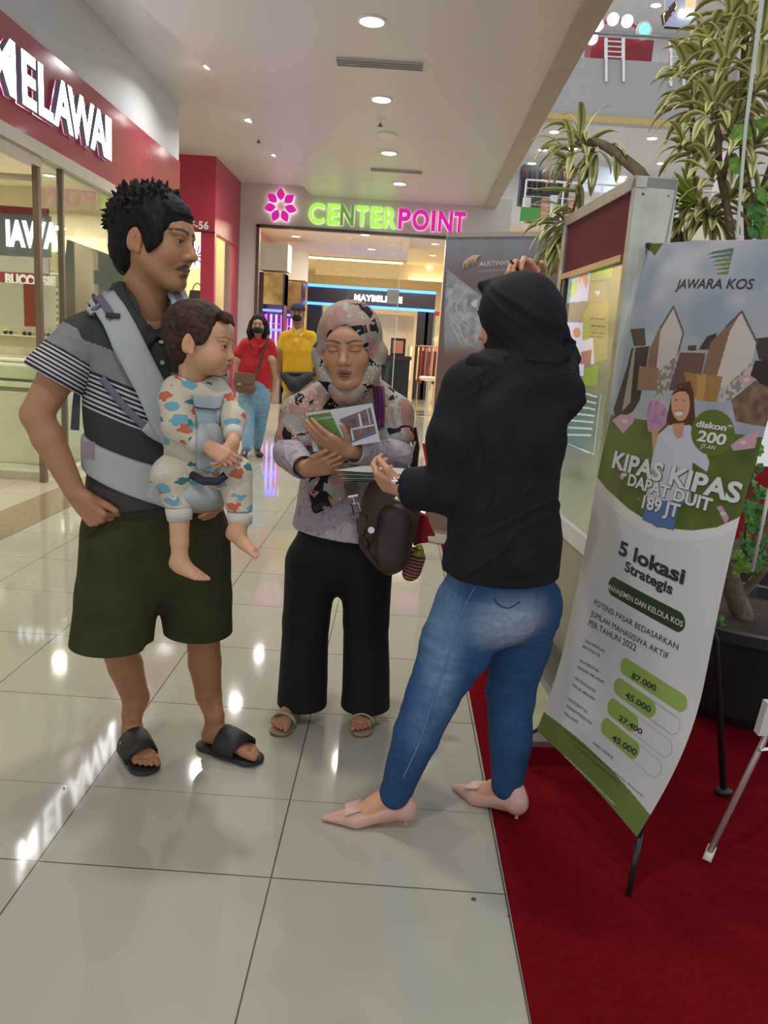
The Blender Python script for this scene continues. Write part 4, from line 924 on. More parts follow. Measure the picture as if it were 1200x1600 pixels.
PZ([(440, 705), (500, 700), (505, 775), (455, 775)], (0.05, 0.035, 0.03)); PZ([(725, 790), (760, 735), (800, 720), (790, 790)], (0.05, 0.035, 0.03)); PZ([(680, 775), (715, 770), (715, 800), (680, 800)], (0.07, 0.05, 0.05)); PZ([(955, 745), (1040, 735), (1040, 850), (975, 830)], (0.05, 0.04, 0.035))
PZ([(430, 850), (445, 785), (520, 775), (505, 870), (480, 1000), (450, 1050), (380, 1090), (370, 1040)], DKB); PZ([(452, 790), (462, 780), (440, 1010), (405, 1050)], (0.3, 0.26, 0.22))
PZ([(565, 690), (520, 790), (505, 900), (550, 905), (590, 690)], BRN)
PZ([(620, 612), (660, 720), (645, 800), (570, 880), (548, 880), (565, 715)], WHT); S.line((1052.5, 479), (1068, 520), 1.6, (.1, .08, .08)); S.line((1052.5, 479), (1034, 510), 1.6, (.1, .08, .08)); S.line((1068, 520), (1060, 550), 1.3, (.1, .08, .08))
PZ([(650, 795), (755, 800), (735, 900), (700, 930), (640, 960), (600, 960)], (0.13, 0.075, 0.06)); PZ([(650, 793), (757, 797), (757, 804), (648, 802)], (0.4, 0.37, 0.35))
m = inpoly(q, z4([(645, 800), (650, 795), (600, 960), (540, 1000), (560, 880)])); S.c[m] = np.array([.42, .38, .33]) * (0.55 + .5 * (nz(.8, 9)[m] > 0))[:, None]
PZ([(905, 635), (965, 760), (945, 850), (870, 930), (820, 950), (795, 890), (845, 720)], WHT)
PZ([(903, 632), (845, 690), (775, 760), (740, 890), (800, 905), (855, 715)], BRN); S.line((820 + 905 / 2.667, 250 + 632 / 2.667), (820 + 968 / 2.667, 250 + 760 / 2.667), 1.8, (.1, .08, .08)); S.line((820 + 905 / 2.667, 250 + 632 / 2.667), (820 + 840 / 2.667, 250 + 695 / 2.667), 1.6, (.1, .08, .08))
m = inpoly(q, z4([(945, 845), (960, 900), (860, 1000), (810, 1010), (830, 950)])); S.c[m] = np.array([.42, .38, .33]) * (0.55 + .5 * (nz(.8, 11)[m] > 0))[:, None]
PZ([(960, 835), (1060, 838), (1060, 990), (940, 900)], DKB)
PZ([(478, 858), (560, 868), (548, 960), (468, 960)], (0.27, 0.16, 0.10)); PZ([(665, 885), (825, 903), (800, 1012), (720, 1000), (680, 960)], (0.30, 0.17, 0.06)); PZ([(720, 895), (760, 900), (745, 1000), (715, 995)], (0.42, 0.25, 0.08))
m = inpoly(q, z4([(860, 1000), (960, 920), (1040, 960), (1040, 1120), (880, 1090)])); S.c[m] = np.array([.16, .11, .07]) * (1 + .5 * nz(1.5, 12)[m])[:, None]
# notes fluttering
for pts in ([(365, 1085), (400, 1060), (455, 1065), (455, 1090), (410, 1140)], [(880, 910), (930, 893), (968, 915), (920, 945)], [(858, 1190), (890, 1165), (975, 1120), (960, 1200), (870, 1212)], [(800, 1445), (820, 1440), (852, 1490), (838, 1520)], [(395, 1320), (425, 1290), (432, 1300), (405, 1335)]):
    PZ(pts, (0.48, 0.28, 0.36)); c = np.array(z4(pts)).mean(0); S.ell(c[0], c[1], 5, 3, (0.55, 0.48, 0.5))
# smiling woman in a pale shirt holding a fan of notes
PZ([(505, 1060), (520, 1005), (555, 1000), (590, 1040), (590, 1100), (550, 1140), (515, 1130)], (0.42, 0.22, 0.36)); m = inpoly(q, z4([(505, 1060), (520, 1005), (555, 1000), (590, 1040), (590, 1100), (550, 1140)])); S.c[m] *= (1 + .3 * nz(1.2, 14)[m])[:, None]
PZ([(530, 1130), (548, 1100), (562, 1180), (555, 1260), (535, 1250)], (0.50, 0.27, 0.18))
PZ([(640, 935), (690, 920), (705, 970), (715, 1160), (690, 1200), (600, 1150), (590, 1080), (620, 960)], (0.10, 0.04, 0.025))
PZ([(560, 1140), (600, 1105), (690, 1105), (740, 1180), (770, 1260), (760, 1300), (700, 1260), (690, 1430), (500, 1430), (530, 1250)], (0.50, 0.50, 0.58))
PZ([(510, 1420), (690, 1420), (640, 1440), (620, 1545), (550, 1525), (490, 1500)], (0.10, 0.17, 0.38))
PZ([(615, 1100), (665, 1095), (660, 1150), (640, 1165), (620, 1140)], (0.50, 0.27, 0.18))
S.ell(1063.5, 631, 14.5, 27, (0.55, 0.30, 0.19)); S.poly(z4([(608, 985), (640, 945), (690, 950), (700, 1000), (670, 965), (640, 965)]), (0.08, 0.03, 0.02)); S.ell(1061, 646, 6, 4, (0.65, 0.6, 0.55)); S.line((1055, 642), (1067, 642), .8, (.35, .1, .08)); S.ell(1057, 625, 1.8, 1.1, (.06, .03, .02)); S.ell(1069, 626, 1.8, 1.1, (.06, .03, .02))
S.ell(1114, 676, 34, 36, (0.10, 0.15, 0.03))
# logo wedges
for k in range(6):
    y0 = 388 + k * 7.2; S.poly([(1146 - k * 1.2, y0 - 1), (1147 - k * 2, y0 + 5.5), (1103 + k * 5 - (6 if k < 2 else 0) + (2 - k) * 4, y0 + 10 - k * 1.2), (1112 + k * 3, y0 + 6 - k)], (0.10, 0.16, 0.13) if k < 2 else (0.15, 0.20, 0.08))
# green foot strip
foot = S.V < 0.042 + 0.01 * np.sin(S.U * 3); S.c[foot] = (0.13, 0.19, 0.04)
# corner pockets
S.poly([(1003, 376), (1042, 372), (1023, 400)], (0.10, 0.13, 0.03))
# bars and pill: capsules between photo points
def caps(a, b_, r, col, outline=None):
    ua, va = S.uv(*a); ub, vb = S.uv(*b_); A_ = np.array([ua * .57, va * 1.5]); B_ = np.array([ub * .57, vb * 1.5]); va = vb = (va + vb) / 2; A_[1] = B_[1] = va * 1.5
    G = np.stack([S.U * .57, S.V * 1.5], -1); d = B_ - A_; t = np.clip(((G - A_) @ d) / (d @ d + 1e-9), 0, 1); dd = np.linalg.norm(G - (A_ + t[..., None] * d), axis=-1)
    if outline: S.c[(dd < r) & (dd > r - outline)] = col
    else: S.c[dd < r] = col
caps((959, 915), (1058, 972), 0.027, (0.035, 0.055, 0.02))
GB = (0.28, 0.40, 0.09)
for (a, e1, e2) in [((978, 1044), (1063, 1095), (1063, 1095)), ((968, 1075), (1015, 1105), (1052, 1131)), ((958, 1107), (988, 1128), (1040, 1166)), ((947, 1138), (990, 1170), (1024, 1198))]:
    caps(a, e2, 0.0245, (0.35, 0.35, 0.36), 0.0022); caps(a, e1, 0.0245, GB)
PR = colmat('banner_print', 0.32, var=0.02, vscale=3)
bsh = S.build('banner_sheet', PR, bn, 0.001)
INK = {'tb': mat('ink_dark', (0.03, 0.035, 0.03), 0.5, var=0), 'wt': mat('ink_white', (0.62, 0.61, 0.60), 0.5, var=0), 'gr': mat('outline_grey', (0.09, 0.09, 0.08), 0.5, var=0)}
def wr(ink, *a, **k):
    m_b = MB(); S.text(m_b, *a, **k); return m_b.build('outline' if ink == 'gr' else 'lettering', INK[ink], bsh, weld=False)
wr('tb', 'JAWARA KOS', (1056, 451), (1177, 452), 15, 0.012, shear=.12)
for (o_, mbx, bd_) in ((0.0014, 'gr', 0.065), (0.0024, 'wt', 0.035)):
    wr(mbx, 'KIPAS KIPAS', (957, 729), (1156, 786), 31, bd_, o_)
    wr(mbx, 'DAPAT DUIT', (981, 757), (1111, 799), 20, bd_, o_)
    wr(mbx, '189 JT', (1003, 793), (1061, 809), 22, bd_, o_)
wr('wt', '+/-', (996, 780), (1002, 782), 4)
wr('wt', 'diskon*', (1088, 666), (1144, 675), 11, 0.035); wr('wt', '200', (1089, 688), (1133, 696), 17, 0.03); wr('wt', 'JT-AN', (1095, 699), (1117, 703), 6, 0.01)
wr('tb', '5 lokasi', (967, 864), (1069, 913), 24, 0.035); wr('tb', 'Strategis', (976, 891), (1050, 929), 17, 0.03)
wr('wt', 'MANAJEMEN DAN KELOLA KOS', (949, 919), (1067, 980), 9, 0.012)
for t_, a, b_, h in [('POTENSI PASAR BEDASARKAN', (928.5, 944), (1059.5, 1016), 10), ('JUMLAH MAHASISWA AKTIF', (924, 961), (1044, 1030), 10), ('PER TAHUN 2022', (920, 977), (993.6, 1018), 10),
    ('UNIVERSITAS', (914, 1002), (945, 1020), 5), ('BRAWIJAYA', (911, 1011), (938, 1027), 5), ('UNIVERSITAS', (905, 1033), (935.5, 1051), 5), ('NEGERI MALANG', (902.5, 1043), (944, 1068), 5),
    ('UIN MAULANA', (897, 1060), (930.5, 1083), 5), ('MALIK IBRAHIM', (895, 1072), (929.7, 1095), 5), ('UNIVERSITAS', (888, 1093), (918, 1115), 5), ('MUHAMMADIYAH', (885, 1104), (924.6, 1132), 5), ('MALANG', (882, 1116), (903, 1130), 5),
    ('HEAD OFFICE', (926.6, 1162), (957.6, 1186), 5), ('Panglima Sudirman Ruko Pesanggrahan Pratama', (882, 1143), (1005, 1245), 4), ('Kav B5 Karangploso Malang', (898.7, 1165), (969, 1227), 4)]:
    wr('tb', t_, a, b_, h)
for t_, a, b_ in [('87.000', (987, 1059), (1025, 1080)), ('45.000', (977, 1089), (1016, 1114)), ('27.400', (967, 1124), (1003, 1148)), ('45.000', (956, 1155), (993, 1181))]: wr('tb', t_, a, b_, 11, 0.018)
wr('wt', 'www.jawaracorpo.com', (878, 1186), (960, 1259), 8, 0.008, shear=.1)
# poles
PB = mat('pole_black', (0.015, 0.015, 0.017), 0.35)
mid = Vector((0.80, 2.14, 0.85)); back = Vector((0.06, 0.02, 0))
lb, lt = Vector(LE[0]), Vector(LE[-1]); rb, rt = Vector(RE[0]), Vector(RE[-1]); hub = (lb + lt + rb + rt) / 4 + Vector((0.07, 0.03, 0))
for a, nm in [(lb, 'pole'), (lt, 'pole'), (rb, 'pole'), (rt, 'pole')]:
    MB().tube([hub, hub.lerp(a, .35) + Vector((.035, .012, 0)), hub.lerp(a, .8) + Vector((.045, .016, 0)), a + Vector((.008, .003, 0))], 0.005, 8).build(nm, PB, bn, smooth=True)
MB().tube([hub, Vector((hub.x, hub.y, hub.z - .06))], 0.022, 12).build('hub', PB, bn)
f1 = atz(982, 1398, .007); MB().tube([rb + Vector((.012, .012, .0)), f1], 0.0085, 8).build('front_leg', PB, bn, smooth=True)
f2 = atz(1130, 1243, .007); MB().tube([hub, at(1118, 1000, 2.28), f2 + Vector((0, 0, .01))], [0.008, 0.011, 0.011], 8).ball(f2 + Vector((0, 0, .015)), (.03, .02, .015)).build('rear_leg', PB, bn, smooth=True)
MB().tube([lb + Vector((0, 0, 0)), lb + Vector((-0.012, 0.02, -0.02))], 0.006, 8).build('corner_hook', PB, bsh)
MB().tube([lt, lt + Vector((0.012, -0.01, -0.03))], 0.005, 8).build('corner_hook', PB, bsh)

# ================================================================ ROLL-UP BANNER (AUSTINVILLE)
A0 = at(698.5, 366, 5.6); A1 = at(866, 357, 5.25)
def afn(U, V):
    a = np.array([A0.x, A0.y, 0.0]); b_ = np.array([A1.x + .06, A1.y - .03, 0.0]); P = a + (b_ - a) * U[..., None]; P = P + np.array([0, 0, 1.0]) * (0.06 + V * (A0.z - 0.075))[..., None]; return P
ab = empty('roll_up_banner', ((A0.x + A1.x) / 2, (A0.y + A1.y) / 2, 0), 'grey and brown roll-up banner reading AUSTINVILLE behind the black-clad woman', 'banner')
ANV = (Vector((A1.x, A1.y, 0)) - Vector((A0.x, A0.y, 0))).normalized(); AN = Vector((ANV.y, -ANV.x, 0))
S = Sheet(afn, 200, 500, off=AN)
X, Y = S.q[..., 0], S.q[..., 1]
def nz2(sc, seed): return vnoise(np.dstack([S.U * 90, S.V * 210, S.U * 0]).astype(np.float32), sc, seed)[..., None]
t = sstep(370, 450, Y)[..., None]
S.c = np.array([0.24, 0.25, 0.31]) * (1 - t) + np.array([0.17, 0.13, 0.12]) * t
S.c = S.c * (1 + .10 * nz2((5, 60, 1), 1))
def A5(pts): return [(690 + x / 7.06, 350 + y / 7.06) for x, y in pts]
S.poly(A5([(60, 500), (450, 800), (450, 1500), (30, 1600), (30, 1000)]), (0.30, 0.32, 0.38))
m = inpoly(S.q, A5([(60, 520), (430, 800), (430, 1400), (200, 1300), (30, 900)])); S.c[m] = (np.array([0.34, 0.36, 0.40]) * (1 + .45 * nz2((4, 3, 1), 4) + .2 * nz2(1.2, 8)))[m]
S.poly(A5([(140, 700), (210, 650), (250, 760), (160, 860), (90, 800)]), (0.36, 0.33, 0.36), .8); S.poly(A5([(320, 870), (390, 830), (390, 920), (340, 910)]), (0.6, 0.6, 0.66))
for k, (a, b_) in enumerate([((250, 760), (160, 900)), ((160, 900), (170, 990)), ((90, 980), (300, 1160)), ((200, 960), (320, 1130)), ((260, 880), (250, 960)), ((100, 1100), (250, 1380)), ((180, 1100), (280, 1380))]): S.line(A5([a])[0], A5([b_])[0], 1.2, (0.42, 0.47, 0.40))
t2 = sstep(525, 560, Y)[..., None]; S.c = S.c * (1 - t2) + (np.array([0.17, 0.105, 0.09]) * (1 + .05 * nz2((30, 20, 1), 6))) * t2
ash = S.build('banner_sheet', colmat('rollup_print', 0.35, var=0.02), ab, 0.002)
mb = MB(); S.text(mb, 'AUSTINVILLE', (749.5, 416.5), (809, 413), 7.2, 0.0, 0.006); mb.build('lettering', mat('ink_pale', (0.7, 0.68, 0.66), 0.5), ash, weld=False)
mb = MB(); S.text(mb, 'by the development of Tiara Group', (749, 425), (805, 422), 2.4, 0.0, 0.006); mb.build('small_lettering', mat('ink_dim', (0.45, 0.42, 0.42), 0.5), ash, weld=False)
for k in range(6):
    a0 = [(235, 520), (262, 505), (282, 500), (320, 480), (350, 470), (375, 465)][k]; a1 = [(330, 370), (355, 350), (375, 345), (395, 345), (415, 345), (437, 342)][k]
    P = []
    for tt in np.linspace(0, 1, 7):
        x = a0[0] + (a1[0] - a0[0]) * tt - 22 * math.sin(tt * 3.1); y = a0[1] + (a1[1] - a0[1]) * tt - 18 * math.sin(tt * 3.1)
        u_, v_ = S.uv(*A5([(x, y)])[0]); P.append(Vector(afn(np.array(u_), np.array(v_))) + AN * .006)
    MB().tube(P, [.001, .004, .006, .007, .006, .005, .002], 6).build('gold_stroke', mat('gold_stroke', (0.6, 0.46, 0.3), 0.4), ash, smooth=True)
MB().slab([(A0.x, A0.y - .01, A0.z - .02), (A0.x, A0.y + .02, A0.z - .02), (A1.x + .06, A1.y - .01, A0.z - .02), (A1.x + .06, A1.y - .04, A0.z - .02)], (0, 0, .03)).build('top_rail', SIL, ab)
mm = (A0 + A1) / 2; MB().slab([Vector((A0.x, A0.y, 0)) - AN * .1, Vector((A1.x + .06, A1.y - .03, 0)) - AN * .1, Vector((A1.x + .06, A1.y - .03, 0)) + AN * .1, Vector((A0.x, A0.y, 0)) + AN * .1], (0, 0, .08)).build('base_cassette', SIL, ab, bevel=.01)
MB().tube([Vector((mm.x, mm.y, .06)) - AN * .03, Vector((mm.x, mm.y, A0.z - .02)) - AN * .02], .01, 8).build('support_pole', SIL, ab)

# ================================================================ POTTED DRACAENA
rng = random.Random(5)
pc = Vector((1.50, 3.05, 0.0))
pl = empty('potted_plant', pc, 'tall variegated dracaena in a wide black pot standing on the red carpet', 'plant')
POT = mat('pot_black', (0.02, 0.02, 0.022), 0.45)
_m = MB().lathe(pc + Vector((0, 0, .007)), [(.26, 0), (.30, .05), (.37, .36), (.40, .37), (.40, .41), (.36, .41), (.35, .36), (0.001, .36)], 40); pot_ = _m.build('pot', POT, pl)
mb = MB()
mb.lathe(pc + Vector((0, 0, .35)), [(.345, 0), (.345, .02), (.2, .035), (0.001, .04)], 30); so_ = mb.build('soil', mat('soil', (0.045, 0.03, 0.02), 0.95, var=.5, vscale=60, bump=1.0, bscale=120), pot_)
BARK = mat('bark', (0.17, 0.125, 0.075), 0.85, var=.35, vscale=30, bump=.6, bscale=60)
base = at(1150, 1030, 3.0); base.z = .37
fork = at(1155, 940, 3.0)
stems = [
    [base, fork, at(1120, 870, 3.0), at(1105, 760, 3.05), at(1110, 600, 3.1), at(1085, 420, 3.15), at(1060, 370, 3.2), at(1000, 270, 3.3), at(960, 235, 3.35), at(930, 222, 3.4), at(900, 225, 3.45)],
    [fork, at(1200, 880, 2.95), at(1215, 700, 3.0), at(1180, 500, 3.05), at(1170, 340, 3.1), at(1160, 200, 3.1), at(1165, 60, 3.1)],
    [at(1110, 600, 3.1), at(1150, 420, 3.0), at(1130, 280, 3.0), at(1115, 180, 3.0), at(1130, 100, 3.0)],
    [at(1060, 370, 3.2), at(1085, 250, 3.2), at(1080, 160, 3.2), at(1095, 100, 3.2)],
    [at(1130, 280, 3.0), at(1150, 200, 2.95), at(1190, 120, 2.9)],
    [at(930, 222, 3.4), at(922, 262, 3.42), at(905, 300, 3.45), at(890, 345, 3.5), at(870, 390, 3.52)],
    [at(1170, 340, 3.1), at(1210, 250, 3.1), at(1220, 120, 3.1)],
]
R0 = [.045, .02, .016, .012, .011, .008, .013]
for i, st_ in enumerate(stems):
    n = len(st_); P = []
    for k in range(n - 1):
        for t in (0, .33, .66): P.append(st_[k].lerp(st_[k + 1], t) + Vector((rng.uniform(-.006, .006), rng.uniform(-.006, .006), 0)))
    P.append(st_[-1]); N_ = len(P)
    MB().tube(P, [R0[i] * (1 - .72 * k / N_) if i == 0 else R0[i] * (1 - .4 * k / N_) for k in range(N_)], 9).build('stem', BARK, pl, smooth=True)
class Leaves:
    def __init__(s): s.v = []; s.f = []; s.c = []
    def leaf(s, p, d, L, W, droop, cg=(0.11, 0.16, 0.04), cy=(0.60, 0.58, 0.25)):
        d = d.normalized(); side = d.cross(Vector((0, 0, 1)));
        if side.length < .1: side = Vector((1, 0, 0))
        side = (side.normalized() + Vector((0, 0, rng.uniform(-.3, .3)))).normalized()
        n0 = len(s.v); nseg = 8; cur = p.copy(); dd = d.copy(); k1 = rng.uniform(.85, 1.15)
        for k in range(nseg + 1):
            t = k / nseg; w_ = W * (math.sin(math.pi * (t * .86 + .12)) ** .8) * (1 if t < .97 else .25) * .5
            up = side.cross(dd).normalized()
            for j, (a, h) in enumerate([(-1, .22), (-.55, .06), (0, 0), (.55, .06), (1, .22)]):
                s.v.append(cur + side * a * w_ + up * h * w_); s.c.append(tuple(x * k1 for x in (cy if abs(a) > .5 else cg)))
            cur = cur + dd * (L / nseg); dd = (dd + Vector((0, 0, -droop / nseg * (.5 + t)))).normalized()
        for k in range(nseg):
            for j in range(4): a = n0 + k * 5 + j; s.f.append((a, a + 1, a + 6, a + 5))
    def rosette(s, p, ax, n, L, W, droop=1.4, spread=1.0):
        ax = ax.normalized(); o1 = ax.orthogonal().normalized(); o2 = ax.cross(o1)
        for k in range(n):
            a = k * 2.4 + rng.uniform(-.3, .3); el = 0.25 + 1.15 * (k / n) * spread
            dv = ax * math.cos(el) + (o1 * math.cos(a) + o2 * math.sin(a)) * math.sin(el)
            s.leaf(p - ax * .12 * (k / n) * L * 3, dv, L * rng.uniform(.75, 1.1), W * rng.uniform(.85, 1.1), droop * rng.uniform(.6, 1.3))
    def build(s, name, m, parent):
        V = np.array([tuple(v) for v in s.v]); F = np.array(s.f); me = np_mesh(name, V, F, np.array(s.c)); o = link_mesh(name, me, m, parent)
        md = o.modifiers.new('t', 'SOLIDIFY'); md.thickness = .0012; return o
LV = Leaves(); UP = Vector((0, 0, 1))
ros = [ # px, py, Y, axis, n, L
    (905, 215, 3.45, (-.4, 0, .9), 22, .19), (880, 232, 3.45, (-.9, 0, .3), 16, .17), (925, 250, 3.42, (-.3, -.2, -.5), 14, .16), (893, 262, 3.44, (-.5, -.2, .2), 12, .17),
    (885, 330, 3.5, (-.6, 0, .1), 12, .19), (872, 372, 3.52, (-.5, -.1, -.6), 20, .16), (868, 350, 3.5, (-.7, 0, -.2), 16, .18), (862, 395, 3.5, (-.4, 0, -.8), 18, .15), (962, 236, 3.35, (.3, -.2, -.8), 5, .12),
    (1165, 40, 3.1, (0, 0, 1), 26, .22), (1130, 95, 3.0, (-.3, 0, 1), 24, .2), (1095, 95, 3.2, (-.5, 0, .8), 22, .19), (1190, 115, 2.9, (.2, 0, 1), 24, .2), (1080, 165, 3.2, (-.7, 0, .4), 20, .2),
    (1115, 165, 3.0, (-.2, -.4, .6), 24, .2), (1160, 150, 3.1, (.1, -.4, .5), 24, .2), (1075, 120, 3.2, (-.6, -.2, .5), 16, .18), (1145, 215, 3.0, (-.2, -.4, .4), 22, .19), (1190, 215, 2.95, (.2, -.3, .5), 22, .2), (1100, 225, 3.1, (-.5, -.2, .4), 14, .16),
    (1068, 230, 3.2, (-.6, -.2, .5), 16, .15), (1075, 300, 3.2, (-.9, 0, .5), 18, .17), (1095, 330, 3.15, (-.4, -.3, .1), 26, .16), (1120, 340, 3.1, (.1, -.3, 0), 24, .16), (1065, 345, 3.2, (-.8, -.1, -.2), 20, .15), (1150, 300, 3.05, (.2, -.3, .4), 18, .17), (1195, 300, 3.0, (.3, -.2, .4), 18, .17),
    (1140, 10, 3.1, (-.2, 0, 1), 18, .2), (1195, 40, 3.0, (.2, 0, 1), 20, .2), (1210, 160, 3.1, (.3, 0, 1), 20, .2), (1110, 270, 3.0, (-.3, -.2, .5), 12, .16), (1190, 380, 3.0, (0, -.3, .3), 14, .16), (1105, 60, 3.1, (-.4, 0, .9), 14, .17)]
for (x, y, Yd, ax, n, L) in ros: LV.rosette(at(x, y, Yd), Vector(ax), int(n * .62), L * 1.0, .036, droop=2.3)
# two long leaves left of the kiosk, young bright ones on the right
LV.leaf(at(905, 300, 3.45), Vector((-1, 0, .05)), .19, .04, .2); LV.leaf(at(898, 312, 3.45), Vector((-.8, 0, -.5)), .2, .035, .4)
for k in range(7): LV.leaf(at(1085, 320, 3.12), Vector((-.5 - .1 * k, -.2, .9 - .2 * k)), .15, .036, .3, (0.13, 0.25, 0.03), (0.26, 0.36, 0.05))
LEAFM = colmat('leaf_variegated', 0.42, var=0.18, vscale=25, spec=.4); LV.build('foliage', LEAFM, pl)
IV = Leaves()
def ivy(p, r, n):
    o1 = Vector((n.z, 0, -n.x)).normalized() if abs(n.y) > .5 else n.orthogonal().normalized(); o2 = n.cross(o1).normalized(); ph = rng.uniform(0, 6)
    n0 = len(IV.v); c = [.05, .17, .03] if rng.random() < .6 else [.13, .28, .03]; IV.v.append(p + n * .004); IV.c.append(tuple(x * 1.1 for x in c))
    for k in range(15):
        a = ph + k * 2 * math.pi / 15; rr = r * (1 if k % 3 == 0 else .78) ; IV.v.append(p + (o1 * math.cos(a) + o2 * math.sin(a)) * rr + n * rng.uniform(-.006, .006)); IV.c.append(tuple(c))
    for k in range(15): IV.f.append((n0, n0 + 1 + k, n0 + 1 + (k + 1) % 15, n0))
tri = []
def ivy_build():
    me = bpy.data.meshes.new('climbing_leaves'); me.from_pydata([tuple(v) for v in IV.v], [], [f[:3] for f in IV.f]); a = me.attributes.new('Col', 'FLOAT_COLOR', 'POINT'); a.data.foreach_set('color', np.concatenate([np.array(IV.c), np.ones((len(IV.c), 1))], 1).astype(np.float32).ravel())
    o = link_mesh('climbing_leaves', me, LEAFM, pl); md = o.modifiers.new('t', 'SOLIDIFY'); md.thickness = .001
for (x, y, r) in [(1158, 208, .042), (1150, 258, .036), (1192, 90, .035), (1195, 195, .035), (1190, 305, .035), (1182, 330, .04), (1196, 355, .045), (1178, 362, .03), (1188, 345, .03)]: ivy(at(x, y, 2.9), r, Vector((rng.uniform(-.4, .4), -1, rng.uniform(-.1, .4))).normalized())
for k in range(60): ivy(at(1190 - 38 * rng.random() ** 1.5 + (890 - 0) * 0, 600 + 300 * rng.random(), 2.85 + rng.uniform(-.1, .1)) + Vector((.0, 0, 0)), rng.uniform(.016, .034), Vector((rng.uniform(-.5, .5), -1, rng.uniform(-.1, .6))).normalized())
for k in range(26): ivy(at(1105 + 30 * rng.random(), 960 + 70 * rng.random(), 2.82), rng.uniform(.012, .022), Vector((rng.uniform(-.5, .5), -1, rng.uniform(0, .8))).normalized())
ivy_build()
MB().tube([at(1160, 900, 2.87), at(1168, 780, 2.86), at(1185, 700, 2.86), at(1195, 560, 2.87), at(1190, 380, 2.9), at(1165, 250, 2.92)], .004, 6).build('vine', mat('vine_green', (.08, .1, .03), .7), pl, smooth=True)
# second dark trough of soil behind
tr = empty('planter_trough', (2.1, 4.3, 0), 'low dark planter trough with soil behind the dracaena pot', 'planter')
MB().bb(1.62, 2.6, 3.75, 4.3, .007, .42).build('trough', POT, tr, bevel=.01); MB().bb(1.65, 2.57, 3.78, 4.27, .42, .435).build('soil', MATS['soil'], tr)
# ================================================================ THINGS AT THE RIGHT EDGE
gp = MB().slab([at(1150, 372, 2.62), at(1154, 372, 2.62), at(1168, 200, 2.62), at(1197, -20, 2.62), at(1190, -20, 2.62), at(1163, 200, 2.62)], (0.002, 0.01, 0)).build('acrylic_strip', mat('edge_pale', (.6, .68, .62), .15)); tag(gp, 'thin pale acrylic strip standing before the plant at the top right', 'strip')
WS = mat('white_enamel', (0.72, 0.70, 0.66), 0.35)
ws = empty('folding_stand', atz(1105, 1343, 0.007), 'white tubular folding stand leg with a white rubber foot at the right edge', 'stand')
a = atz(1107, 1335, .02); b_ = at(1192, 1160, 2.0); c_ = at(1240, 1040, 2.05)
MB().tube([a, b_, c_, c_ + Vector((0.05, .02, .25))], .0085, 10).build('leg', mat('leg_pink_chrome', (0.62, 0.5, 0.5), .25, .5), ws, smooth=True)
MB().tube([atz(1104, 1345, .008), atz(1113, 1322, .035)], .0125, 12).build('rubber_foot', WS, ws, smooth=True)
MB().tube([at(1186, 1172, 1.99), at(1260, 1166, 2.1)], .006, 8).build('crossbar', CHROME, ws)
MB().slab([at(1185, 1150, 1.985), at(1215, 1150, 1.985), at(1215, 1100, 1.985), at(1200, 1100, 1.985)], (0, .03, 0)).build('bracket', WS, ws)
w2 = empty('folding_stand', (c_.x + .2, 2.0, 0.007), 'second white tubular stand leg showing above the pot at the right edge', 'stand')
MB().tube([at(1175, 893, 2.75), at(1195, 800, 2.75), at(1230, 640, 2.8)], .007, 8).build('leg', WS, w2, smooth=True)

for (x, y, r, lb) in [(740, 1405, .006, 'small dark round crumb on the cream tile beside the carpet edge'), (795, 1431, .004, 'tiny dark speck lying on the edge of the red carpet'), (100, 1232, .003, 'tiny dark speck on the cream tile at the lower left')]:
    p = atz(x, y, .001); tag(MB().lathe(p, [(r * .3, 0), (r, .0004), (r * .8, .002), (r * .2, .003)], 14).build('crumb', mat('crumb_grey', (.06, .055, .06), .6)), lb, 'crumb')
